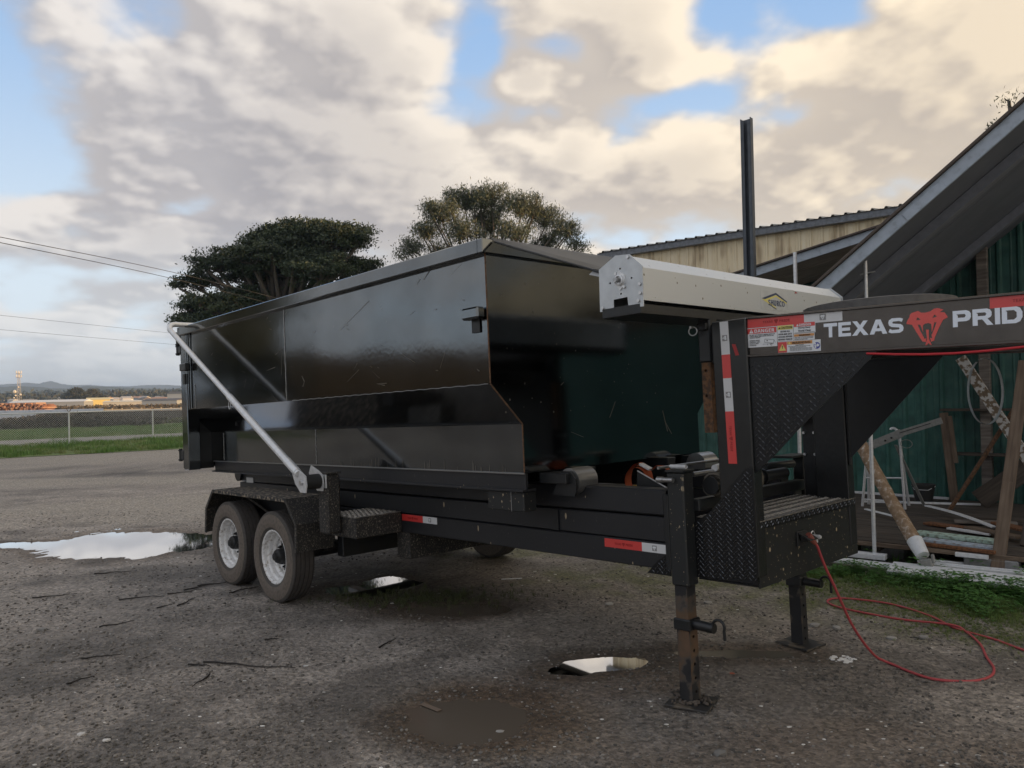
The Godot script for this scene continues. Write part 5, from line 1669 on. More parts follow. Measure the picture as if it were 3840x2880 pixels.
	single(plank(V(0, 0.06, 0), V(2.4, 0.06, -0.05), 0.28, 0.035, V(0, 1, 0.12)), "vinyl_board", M.vinyl, "flat white vinyl board at the grass edge, nearest the camera", "trim board", "", in_shed(V(-1.95, 0.0, -7.66)))
	single(plank(V(0, 0.06, 0), V(1.0, 0.06, -0.02), 0.13, 0.03), "vinyl_board", M.vinyl, "flat white vinyl board half hidden by grass below the pipe", "trim board", "", in_shed(V(-2.90, 0.0, -7.72)))
	single(plank(V(0, 0.09, 0), V(0.66, 0.09, -0.03), 0.10, 0.05), "vinyl_trim", M.vinyl, "short white vinyl trim beside the trailer's front box", "trim board", "", in_shed(V(-2.72, 0.0, -7.93)))
# ------------------------------------------------------------------ ground, puddles, small litter
var PUDDLES := [
	# x, z, half length, half width, turn, depth
	[-4.72, -9.42, 1.02, 0.78, 0.15, 0.034], [-5.75, -9.50, 0.75, 0.20, 0.05, 0.03], [-3.95, -9.62, 0.35, 0.26, 0.2, 0.026],
	[-1.16, -7.20, 0.26, 0.24, 0.3, 0.03], [-1.38, -6.95, 0.34, 0.22, 0.3, 0.022], [-0.50, -6.28, 0.48, 0.17, 0.05, 0.024],
	[0.56, -4.97, 0.27, 0.12, -0.12, 0.026], [0.33, -4.86, 0.14, 0.07, 0.0, 0.022], [1.42, -5.11, 0.44, 0.085, 0.1, 0.022], [-0.26, -4.19, 0.33, 0.28, 0.0, 0.022]]
var n_low: FastNoiseLite
var n_mid: FastNoiseLite
var n_hi: FastNoiseLite

func basin(x: float, z: float) -> float:
	var d := 0.0
	for p in PUDDLES:
		var dx: float = x - p[0]
		var dz: float = z - p[1]
		if absf(dx) > 2.2 or absf(dz) > 2.2:
			continue
		var c := cos(p[4])
		var s := sin(p[4])
		var u: float = (dx * c + dz * s) / p[2]
		var w: float = (-dx * s + dz * c) / p[3]
		var r := sqrt(u * u + w * w) + 0.22 * n_mid.get_noise_2d(x * 1.6, z * 1.6)
		d = maxf(d, p[5] * (1.0 - smoothstep(0.45, 1.35, r)))
	return d

func damp(x: float, z: float) -> float:
	var d := 0.0
	for p in PUDDLES:
		var dx: float = x - p[0]
		var dz: float = z - p[1]
		if absf(dx) > 3.0 or absf(dz) > 3.0:
			continue
		var c := cos(p[4])
		var s := sin(p[4])
		var u: float = (dx * c + dz * s) / (p[2] + 0.12)
		var w: float = (-dx * s + dz * c) / (p[3] + 0.12)
		var r := sqrt(u * u + w * w) + 0.30 * n_mid.get_noise_2d(x * 1.6 + 7.0, z * 1.6) + 0.12 * n_hi.get_noise_2d(x * 6.0, z * 6.0)
		d = maxf(d, 1.0 - smoothstep(0.85, 1.45, r))
	return d

func ground_y(x: float, z: float) -> float:
	if x < -8.9 or x > 6.4 or z < -14.9 or z > -2.6:
		return 0.0
	var edge := minf(minf(x + 8.9, 6.4 - x), minf(z + 14.9, -2.6 - z))
	return (0.007 * n_low.get_noise_2d(x * 0.8, z * 0.8) + 0.006 * n_mid.get_noise_2d(x * 2.5, z * 2.5) + 0.008 * n_hi.get_noise_2d(x * 7.0, z * 7.0) + 0.001 - basin(x, z)) * clampf(edge, 0, 1)

func spot(x: float, z: float, cx: float, cz: float, rx: float, rz: float) -> float:
	var d := Vector2((x - cx) / rx, (z - cz) / rz).length() + 0.35 * n_mid.get_noise_2d(x * 1.3 + 40.0, z * 1.3)
	return 1.0 - smoothstep(0.55, 1.1, d)

func ground_color(x: float, z: float) -> Color:
	var c := Color(0.44, 0.392, 0.345)
	c = c * (1.0 + 0.45 * n_low.get_noise_2d(x * 0.35, z * 0.35) + 0.38 * n_mid.get_noise_2d(x * 0.9, z * 1.5) + 0.22 * n_mid.get_noise_2d(x * 3.1 + 20.0, z * 3.1))
	c = c * (1.0 - 0.40 * smoothstep(0.02, 0.30, n_low.get_noise_2d(x * 0.6 + 31.0, z * 0.8) + 0.4 * n_mid.get_noise_2d(x * 1.6 + 3.0, z * 1.6)))
	# dry pale gravel farther out, in patches
	var dry := smoothstep(0.02, 0.30, n_low.get_noise_2d(x * 0.22 + 70.0, z * 0.55) + 0.28 * smoothstep(-9.0, -16.0, z))
	c = c.lerp(Color(0.60, 0.54, 0.46), 0.85 * dry * smoothstep(-7.5, -11.0, z))
	c = c.lerp(Color(0.30, 0.23, 0.165), 0.8 * spot(x, z, -0.2, -4.15, 0.75, 0.55))
	c = c.lerp(Color(0.27, 0.205, 0.155), 0.6 * spot(x, z, 0.4, -4.6, 0.8, 0.3))
	c = c.lerp(Color(0.27, 0.21, 0.16), 0.6 * spot(x, z, 1.7, -3.5, 1.3, 0.6))
	c = c.lerp(Color(0.22, 0.175, 0.14), 0.65 * spot(x, z, -0.4, -6.7, 1.3, 0.9))
	# moss and thin grass under and beyond the trailer's nose
	var moss := maxf(spot(x, z, 1.5, -7.2, 1.6, 0.8), maxf(spot(x, z, 3.0, -6.4, 1.6, 1.1), spot(x, z, 0.3, -8.6, 1.4, 0.6)))
	moss = maxf(moss, 0.7 * spot(x, z, 4.2, -5.6, 1.4, 0.9))
	moss *= 0.55 + 0.9 * n_mid.get_noise_2d(x * 3.0, z * 3.0 + 9.0)
	c = c.lerp(Color(0.20, 0.21, 0.07), clampf(moss, 0, 0.85))
	# damp ground round the puddles
	c = c.lerp(c * Color(0.60, 0.54, 0.48), damp(x, z))
	c.a = 1.0
	return c

func axis(lo: float, hi: float, step: float, far_lo: float, far_hi: float) -> PackedFloat32Array:
	var a := PackedFloat32Array()
	var left := []
	var d := step
	var x := lo
	while x > far_lo:
		d *= 1.16
		x -= d
		left.append(maxf(x, far_lo))
	left.reverse()
	for q in left:
		a.append(q)
	var n := int(round((hi - lo) / step))
	for i in n + 1:
		a.append(lo + (hi - lo) * i / n)
	d = step
	x = hi
	while x < far_hi:
		d *= 1.16
		x += d
		a.append(minf(x, far_hi))
	return a

func far_drop(x: float, z: float) -> float:
	return -3.0 * smoothstep(64.0, 150.0, Vector2(x, z).length())

func make_ground() -> void:
	n_low = fnl(401, 0.35, 3)
	n_mid = fnl(402, 0.8, 3)
	n_hi = fnl(403, 1.0, 2)
	var xs := axis(-8.9, 6.4, 0.042, -7000.0, 3000.0)
	var zs := axis(-14.9, -2.6, 0.042, -7500.0, 1500.0)
	var m := mb()
	m.colored = true
	var nx := xs.size()
	var nz := zs.size()
	m.v.resize(nx * nz)
	m.n.resize(nx * nz)
	m.c.resize(nx * nz)
	for j in nz:
		for i in nx:
			var x := xs[i]
			var z := zs[j]
			var k := j * nx + i
			m.v[k] = V(x, ground_y(x, z) + far_drop(x, z), z)
			m.c[k] = ground_color(x, z)
	for j in nz:
		for i in nx:
			var k := j * nx + i
			var e := m.v[j * nx + mini(i + 1, nx - 1)] - m.v[j * nx + maxi(i - 1, 0)]
			var f := m.v[mini(j + 1, nz - 1) * nx + i] - m.v[maxi(j - 1, 0) * nx + i]
			m.n[k] = f.cross(e).normalized()
	m.ix.resize((nx - 1) * (nz - 1) * 6)
	var q := 0
	for j in nz - 1:
		for i in nx - 1:
			var k := j * nx + i
			m.ix[q] = k
			m.ix[q + 1] = k + 1
			m.ix[q + 2] = k + nx
			m.ix[q + 3] = k + 1
			m.ix[q + 4] = k + nx + 1
			m.ix[q + 5] = k + nx
			q += 6
	struct(m, "ground", M.ground)
	# water lies level in the hollows; the ground itself cuts its shore
	for p in [[-4.9, -9.45, 2.2, 1.3, 0], [-1.2, -7.1, 0.62, 0.55, 0], [-0.5, -6.28, 0.75, 0.35, 1], [0.5, -4.95, 0.5, 0.28, 0], [1.42, -5.11, 0.66, 0.2, 1], [-0.26, -4.19, 0.5, 0.42, 1]]:
		var w := mb()
		w.prism(circle(0, 0, 1.0, 48), V(p[0], -0.0085, p[1]), V(p[2], 0, 0), V(0, 0, -p[3]), 0.0005)
		struct(w, "puddle", M.water if p[4] == 0 else M.water_brown)

func pebble(sd: int, flat: float) -> Mesh:
	var r := RandomNumberGenerator.new()
	r.seed = sd
	var m := mb()
	m.colored = true
	var rows := []
	for j in 4:
		var f := PI * j / 3.0
		var row := []
		for i in 6:
			var g := TAU * i / 6.0 + j * 0.4
			var rad := 0.8 + 0.4 * r.randf()
			row.append(V(sin(f) * cos(g) * rad, cos(f) * flat, sin(f) * sin(g) * rad))
		rows.append(row)
	for j in 3:
		for i in 6:
			var k := (i + 1) % 6
			if j > 0:
				m.tri(rows[j][i], rows[j][k], rows[j + 1][i])
			if j < 2:
				m.tri(rows[j][k], rows[j + 1][k], rows[j + 1][i])
	return m.mesh()

func make_litter() -> void:
	# loose stones of the yard, thickest near the camera
	var kinds := [[], [], []]
	var cols := [[], [], []]
	for i in 52000:
		var z := -3.2 - 9.0 * pow(rng.randf(), 1.9)
		var x := rng.randf_range(-0.72, 0.72) * (-z) + rng.randf_range(-0.4, 0.4)
		if basin(x, z) > 0.008:
			continue
		if n_mid.get_noise_2d(x * 0.9, z * 0.9) < rng.randf_range(-0.55, 0.35):
			continue
		var r := 0.0035 + 0.0095 * pow(rng.randf(), 3.0)
		var k := rng.randi() % 3
		var t := Transform3D(Basis(Vector3.UP, rng.randf() * TAU).scaled(V(r, r * rng.randf_range(0.5, 0.9), r * rng.randf_range(0.7, 1.2))), V(x, ground_y(x, z) + r * 0.25, z))
		kinds[k].append(t)
		var g := 0.06 + 0.17 * pow(rng.randf(), 1.6)
		cols[k].append(Color(g * 1.08, g, g * 0.9))
	for k in 3:
		stuff("gravel", pebble(60 + k, 0.75), M.stone, kinds[k], cols[k], null, "small dark gravel scattered over the yard", "gravel")
	var wh := []
	var wc := []
	for i in 2200:
		var z := -3.2 - 8.5 * pow(rng.randf(), 1.6)
		var x := rng.randf_range(-0.70, 0.70) * (-z)
		if basin(x, z) > 0.008 or n_low.get_noise_2d(x * 1.4 + 5.0, z * 1.4) < rng.randf_range(-0.6, 0.3):
			continue
		var r := 0.0025 + 0.009 * pow(rng.randf(), 4.0)
		wh.append(Transform3D(Basis(Vector3.UP, rng.randf() * TAU).scaled(V(r * rng.randf_range(1.0, 1.9), r * 0.5, r)), V(x, ground_y(x, z) + r * 0.2, z)))
		var g := 0.42 + 0.36 * rng.randf()
		wc.append(Color(g, g * 0.98, g * 0.93))
	stuff("white_chips", pebble(71, 0.5), M.stone, wh, wc, null, "small white stone chips scattered over the yard", "stones")
	# a crumbled white heap beside the cord
	var hp := []
	var hc := []
	for i in 60:
		var p := Vector2.from_angle(rng.randf() * TAU) * 0.06 * sqrt(rng.randf())
		var r := 0.006 + 0.008 * rng.randf()
		hp.append(Transform3D(Basis(Vector3.UP, rng.randf() * TAU).scaled(V(r * 1.3, r * 0.6, r)), V(2.06 + p.x * 1.3, 0.006, -4.93 + p.y * 1.2)))
		hc.append(gray(0.72))
	stuff("white_crumbs", pebble(72, 0.5), M.stone, hp, hc, null, "crumbled white bits heaped inside the cord's loop", "crumbs")
	# single stones one can pick out
	var stones := [[-0.10, -4.02, 0.022, 0.30, "pale stone lying in the brown puddle"], [-2.28, -4.05, 0.020, 0.55, "white flat stone on the gravel, lower left"], [-2.10, -3.96, 0.017, 0.6, "white stone below the long twig"], [-2.42, -4.72, 0.02, 0.2, "round grey stone left of the long twig"], [0.75, -6.3, 0.03, 0.42, "pale stone behind the near jack"], [1.55, -6.3, 0.035, 0.3, "flat pale stone between the two jacks"], [2.15, -5.62, 0.035, 0.28, "grey stone beside the far jack's foot"], [2.28, -5.55, 0.03, 0.32, "second grey stone beside the far jack's foot, right one"], [2.55, -5.30, 0.03, 0.33, "pale stone inside the cord's loop"], [2.76, -5.28, 0.032, 0.25, "grey stone inside the cord's loop, right of the pale one"], [-3.6, -5.9, 0.03, 0.2, "grey stone by the left frame edge"], [0.95, -3.7, 0.03, 0.16, "brown stone below the near jack"]]
	for s in stones:
		var o := single(pebble(80 + int(s[2] * 1000), 0.6), "stone", mat(gray(s[3]) * Color(1, 0.97, 0.92), 0.85), s[4], "stone", "single stones", Transform3D(Basis(Vector3.UP, s[0] * 3.0).scaled(V(s[2] * 1.2, s[2] * 0.8, s[2])), V(s[0], ground_y(s[0], s[1]) + s[2] * 0.3, s[1])))
		o.name = o.name
	# twigs
	var tw := [[-4.231, -7.8, -3.834, -7.875, "dark twig lying between the big puddle and the wheels"], [-2.932, -5.224, -2.692, -5.276, "reddish dark twig at the left, lying level"], [-2.752, -4.751, -2.668, -4.9, "dark twig at the far left, slanting"], [-2.064, -5.108, -1.417, -4.953, "longest dark twig in the middle of the gravel"], [-2.153, -5.081, -1.976, -5.009, "short twig at the left end of the longest twig"], [-1.934, -4.874, -1.96, -4.681, "bent twig below the longest twig"], [-3.011, -7.042, -2.772, -7.3, "thick twig pointing at the rear wheel"], [-2.84, -6.505, -2.799, -6.767, "twig slanting up to the rear wheel"], [-2.991, -6.465, -2.895, -6.534, "short twig left of the wheels, lowest"], [-1.803, -5.539, -1.716, -5.59, "little twig below the front wheel"], [-3.1, -6.9, -2.85, -7.05, "twig in the heap behind the rear wheel"], [-2.95, -7.2, -2.6, -7.35, "twig half under the rear wheel"], [-3.45, -6.75, -3.1, -6.85, "thin twig left of the twig heap"], [-4.3, -6.9, -3.95, -7.0, "thin twig far left on the gravel"], [-3.2, -5.95, -3.0, -6.1, "thin twig above the reddish twig"], [-0.95, -5.35, -0.86, -5.52, "short twig below the dark puddle"], [-2.55, -6.9, -2.35, -7.1, "twig just left of the front wheel"]]
	for q in tw:
		var pts := PackedVector3Array()
		var rr := []
		var side := Vector2(q[3] - q[1], q[0] - q[2]).normalized() * rng.randf_range(-0.02, 0.02)
		for i in 9:
			var f := i / 8.0
			var x := lerpf(q[0], q[2], f) + side.x * sin(PI * f) + rng.randf_range(-0.003, 0.003)
			var z := lerpf(q[1], q[3], f) + side.y * sin(PI * f)
			pts.append(V(x, ground_y(x, z) + 0.007 + 0.004 * rng.randf(), z))
			rr.append(lerpf(0.0065, 0.0025, f))
		single(mb().tube(pts, rr, 6), "twig", M.twig, q[4], "twig", "twigs on the gravel")
	single(mb().box(V(-0.095, 0, -0.006), V(0.095, 0.006, 0.006), 0.001), "white_stick", M.vinyl, "thin white stick lying under the trailer", "stick", "", Transform3D(Basis(Vector3.UP, 0.1), V(-0.04, ground_y(-0.04, -7.21) + 0.006, -7.21)))
	single(mb().box(V(-0.075, 0, -0.016), V(0.075, 0.004, 0.016), 0.001), "wood_chip", mat(Color(0.16, 0.12, 0.09), 0.8), "flat wooden chip at the edge of the brown puddle", "chip", "", Transform3D(Basis(Vector3.UP, -0.75), V(-0.49, -0.003, -4.33)))
	single(pebble(99, 0.4), "leaf_litter", mat(Color(0.4, 0.12, 0.07), 0.8), "small reddish scrap on the gravel right of the near jack", "scrap", "", Transform3D(Basis().scaled(V(0.018, 0.01, 0.016)), V(1.30, 0.008, -4.72)))

# ------------------------------------------------------------------ plants
func blade_mesh(n: int, sd: int, h: float, spread: float) -> Mesh:
	var r := RandomNumberGenerator.new()
	r.seed = sd
	var m := mb()
	m.colored = true
	for i in n:
		var f := r.randf() * TAU
		var o := V(cos(f), 0, sin(f)) * spread * r.randf()
		var lean := V(cos(f + r.randf()), 0, sin(f + r.randf())) * h * r.randf_range(0.1, 0.6)
		var hh := h * r.randf_range(0.5, 1.0)
		var w := V(-sin(f), 0, cos(f)) * h * 0.035
		var mid := o + lean * 0.35 + V(0, hh * 0.6, 0)
		var tip := o + lean + V(0, hh, 0)
		var g := r.randf_range(0.7, 1.15)
		m.paint(gray(g))
		m.quad(o - w, o + w, mid + w * 0.7, mid - w * 0.7)
		m.tri(mid - w * 0.7, mid + w * 0.7, tip)
	return m.mesh()

func clover_mesh(sd: int) -> Mesh:
	var r := RandomNumberGenerator.new()
	r.seed = sd
	var m := mb()
	m.colored = true
	for i in 9:
		var f := r.randf() * TAU
		var o := V(cos(f), 0, sin(f)) * 0.06 * r.randf()
		var h := r.randf_range(0.05, 0.15)
		var p := o + V(r.randf_range(-0.03, 0.03), h, r.randf_range(-0.03, 0.03))
		var g := r.randf_range(0.65, 1.2)
		m.paint(gray(g))
		for k in 3:
			var a := f + TAU * k / 3.0
			var d := V(cos(a), r.randf_range(-0.25, 0.25), sin(a)) * 0.024
			var s := V(-sin(a), r.randf_range(-0.2, 0.2), cos(a)) * 0.013
			m.quad(p, p + d * 0.6 - s, p + d * 1.15, p + d * 0.6 + s)
	return m.mesh()

func make_grass() -> void:
	# patch before the deck: grass, then clover towards the boards
	var SI := SHED.affine_inverse()
	var g0 := []
	var c0 := []
	var cl := []
	var cc := []
	for i in 30000:
		var s := rng.randf_range(-3.3, 1.3)
		var d := rng.randf_range(-8.3, -5.1)
		var p := SHED * V(s, 0, d)
		var edge := -6.15 + 0.55 * n_mid.get_noise_2d(p.x * 0.9, p.z * 0.9) + 0.25 * s
		var k := smoothstep(edge + 1.0, edge - 0.35, d)
		if rng.randf() > k * k:
			continue
		if d < -7.42 and rng.randf() < (0.97 if d < -7.5 else 0.4):
			continue
		var lush := smoothstep(edge - 0.25, edge - 0.8, d)
		var t := Transform3D(Basis(Vector3.UP, rng.randf() * TAU).scaled(Vector3.ONE * rng.randf_range(0.5, 1.0) * lerpf(0.32, 1.2, lush)), V(p.x, ground_y(p.x, p.z), p.z))
		if rng.randf() < 0.55 * lush:
			if rng.randf() < 0.5:
				cl.append(t)
				var q := rng.randf_range(0.75, 1.15)
				cc.append(Color(0.075, 0.19, 0.035) * q)
		else:
			g0.append(t)
			var q := rng.randf_range(0.7, 1.25)
			c0.append(Color(0.15, 0.20, 0.05).lerp(Color(0.10, 0.21, 0.04), lush) * q)
	stuff("grass", blade_mesh(14, 5, 0.085, 0.045), M.leaf, g0, c0, null, "short green grass between the yard and the deck", "grass")
	stuff("clover", clover_mesh(6), M.leaf, cl, cc, null, "bright green clover along the white vinyl boards", "clover")
	# sparse tufts of moss grass in the yard
	var t1 := []
	var t2 := []
	for i in 9000:
		var x := rng.randf_range(-1.8, 5.0)
		var z := rng.randf_range(-9.3, -4.6)
		var gcol := ground_color(x, z)
		var gm := gcol.g - gcol.r
		if gm < 0.004 + rng.randf() * 0.02 or basin(x, z) > 0.012:
			continue
		t1.append(Transform3D(Basis(Vector3.UP, rng.randf() * TAU).scaled(V(0.5, rng.randf_range(0.2, 0.45), 0.5)), V(x, ground_y(x, z), z)))
		t2.append(Color(0.10, 0.115, 0.035) * rng.randf_range(0.7, 1.2))
	for i in 500:
		var x := -0.85 + rng.randfn(0, 0.42)
		var z := -6.62 + rng.randfn(0, 0.16)
		t1.append(Transform3D(Basis(Vector3.UP, rng.randf() * TAU).scaled(V(0.4, rng.randf_range(0.25, 0.7), 0.4)), V(x, ground_y(x, z), z)))
		t2.append(Color(0.07, 0.085, 0.028) * rng.randf_range(0.7, 1.2))
	stuff("moss_grass", blade_mesh(14, 15, 0.085, 0.07), M.leaf, t1, t2, null, "thin mossy grass on the damp gravel behind the jacks", "grass")
	# verges at the left, before and behind the fence
	var v1 := []
	var v2 := []
	var a0 := V(-16.0, 0, -24.18)
	var a1 := V(-11.65, 0, -27.0)
	var along := (a1 - a0).normalized()
	var back := V(along.z, 0, -along.x)
	if back.z > 0:
		back = -back
	for i in 42000:
		var u := rng.randf_range(-16.0, 34.0)
		var w := 27.0 * pow(rng.randf(), 1.3)
		if w > 8.6 and w < 13.2:
			continue
		if w < 0.35 + 0.9 * n_mid.get_noise_1d(u * 1.2):
			continue
		var p := a0 + along * u + back * w
		var tuft := n_mid.get_noise_2d(p.x * 0.5, p.z * 0.5)
		var sc := rng.randf_range(1.2, 2.6) * (1.0 + 0.9 * tuft)
		v1.append(Transform3D(Basis(Vector3.UP, rng.randf() * TAU).scaled(V(sc, sc * 0.8, sc)), p))
		v2.append(Color(0.12, 0.22, 0.05).lerp(Color(0.21, 0.22, 0.085), clampf(0.35 - tuft * 1.3, 0, 1)) * rng.randf_range(0.7, 1.3))
	stuff("verge_grass", blade_mesh(10, 25, 0.09, 0.09), M.leaf, v1, v2, null, "green grass verge along the chain-link fence", "grass")
	var base := mb()
	base.quad_sheet([a0 - along * 16.0 + V(0, 0.012, 0), a0 + along * 34.0 + V(0, 0.012, 0), a0 + along * 34.0 + back * 8.7 + V(0, 0.012, 0), a0 - along * 16.0 + back * 8.7 + V(0, 0.012, 0)])
	base.quad_sheet([a0 - along * 30.0 + back * 13.0 + V(0, 0.012, 0), a0 + along * 50.0 + back * 13.0 + V(0, 0.012, 0), a0 + along * 50.0 + back * 40.0 + V(0, 0.012, 0), a0 - along * 30.0 + back * 40.0 + V(0, 0.012, 0)])
	struct(base, "verge_ground", mat(gray(1), 0.9, 0.0, ramp_tex(seamless(fnl(501, 0.02, 5), 512), [[0.0, Color(0.06, 0.10, 0.03)], [0.5, Color(0.11, 0.17, 0.045)], [1.0, Color(0.19, 0.21, 0.075)]]), 0.3, true))
	var pth := mb()
	pth.quad_sheet([a0 - along * 30.0 + back * 8.65 + V(0, 0.016, 0), a0 + along * 50.0 + back * 8.65 + V(0, 0.016, 0), a0 + along * 50.0 + back * 13.1 + V(0, 0.016, 0), a0 - along * 30.0 + back * 13.1 + V(0, 0.016, 0)])
	struct(pth, "path", mat(gray(1), 0.9, 0.0, ramp_tex(seamless(fnl(502, 0.02, 5), 512), [[0.0, gray(0.16)], [1.0, Color(0.34, 0.31, 0.27)]]), 0.25, true))
# ------------------------------------------------------------------ trees
# lobes: [centre, radius, flatness]; leaves are laid in clumps over and in the lobes, limbs run to the clumps
func tree(called: String, label: String, base: Vector3, fork_y: float, trunk_r: float, lobes: Array, style: Dictionary, group := "") -> Node3D:
	var T := thing(called, label, "tree", Transform3D(Basis.IDENTITY, base), group)
	var r := RandomNumberGenerator.new()
	r.seed = style.seed
	var wood := mb()
	var fork := V(0, fork_y, 0)
	var leaves := mb()
	leaves.colored = true
	wood.tube(PackedVector3Array([V(0, -0.1, 0), V(trunk_r * 0.3, fork_y * 0.5, 0), fork]), [trunk_r * 1.25, trunk_r, trunk_r * 0.85], 8)
	var droop: float = style.droop
	var more := []
	for lb in lobes:
		more.append(lb)
		for i in int(style.get("ragged", 0)):
			var f := r.randf_range(-0.3, PI + 0.3)
			var g := r.randf_range(0.25, 0.45)
			more.append([lb[0] + V(cos(f), sin(f) * lb[2], r.randf_range(-0.5, 0.5)) * lb[1] * r.randf_range(0.75, 1.05), lb[1] * g, lb[2] * 0.9])
	lobes = more
	for lb in lobes:
		var c: Vector3 = lb[0] - base
		var R: float = lb[1]
		var flat: float = lb[2]
		var mid := fork.lerp(c, 0.5) + V(r.randf_range(-0.6, 0.6), -R * 0.25, r.randf_range(-0.6, 0.6))
		var root := c - V(0, R * flat * 0.55, 0)
		wood.tube(PackedVector3Array([fork - V(0, fork_y * 0.12 * r.randf(), 0), mid, root]), [trunk_r * 0.5, trunk_r * 0.32, trunk_r * 0.16], 6)
		var nc := int(style.clumps * R * R)
		for i in nc:
			var d := V(r.randfn(), r.randfn(), r.randfn()).normalized()
			if d.y < -0.25 and r.randf() < style.open:
				d.y = -d.y
			var rad := pow(r.randf(), style.shell)
			var p := c + d * V(R, R * flat, R) * rad
			var twig0 := root.lerp(c, 0.4 * r.randf())
			if r.randf() < style.twigs:
				var tm := twig0.lerp(p, 0.55) + V(0, -0.12 * R, 0)
				wood.tube(PackedVector3Array([twig0, tm, p]), [trunk_r * 0.11, trunk_r * 0.07, trunk_r * 0.035], 4, false)
			var cr: float = style.clump_r * r.randf_range(0.7, 1.3)
			var shade := r.randf_range(0.65, 1.25)
			var col: Color = style.color.lerp(style.color2, r.randf()) * shade
			leaves.paint(col)
			for k in int(style.leaves):
				var q := V(r.randfn(), r.randfn() * style.clump_flat, r.randfn()) * cr * 0.55
				q.y -= droop * q.length() * 0.5
				var a := V(r.randfn(), r.randfn() - droop * 1.6, r.randfn()).normalized()
				var b := a.cross(V(r.randfn(), r.randfn(), r.randfn())).normalized()
				var l: float = style.leaf * r.randf_range(0.6, 1.3)
				var w: float = l * style.leaf_w
				var o := p + q
				leaves.quad(o - a * l, o + b * w, o + a * l, o - b * w)
	put(wood, "trunk", style.bark, T)
	put(leaves, "crown", M.leaf, T)
	return T

func px(x: float, y: float, depth: float) -> Vector3:
	# a point at a given distance ahead, from where it shows in the photograph (2212 wide)
	var f := 1673.99
	var X := x - 1106.0
	var Y := y - 829.5
	var cr := cos(0.0207)
	var sr := sin(0.0207)
	var u := cr * X - sr * Y
	var v := sr * X + cr * Y
	var d := V(u / f, -v / f, -1)
	var cp := cos(0.0106)
	var sp := sin(0.0106)
	d = V(d.x, cp * d.y - sp * d.z, sp * d.y + cp * d.z)
	return V(0, 1.74, 0) + d / -d.z * depth

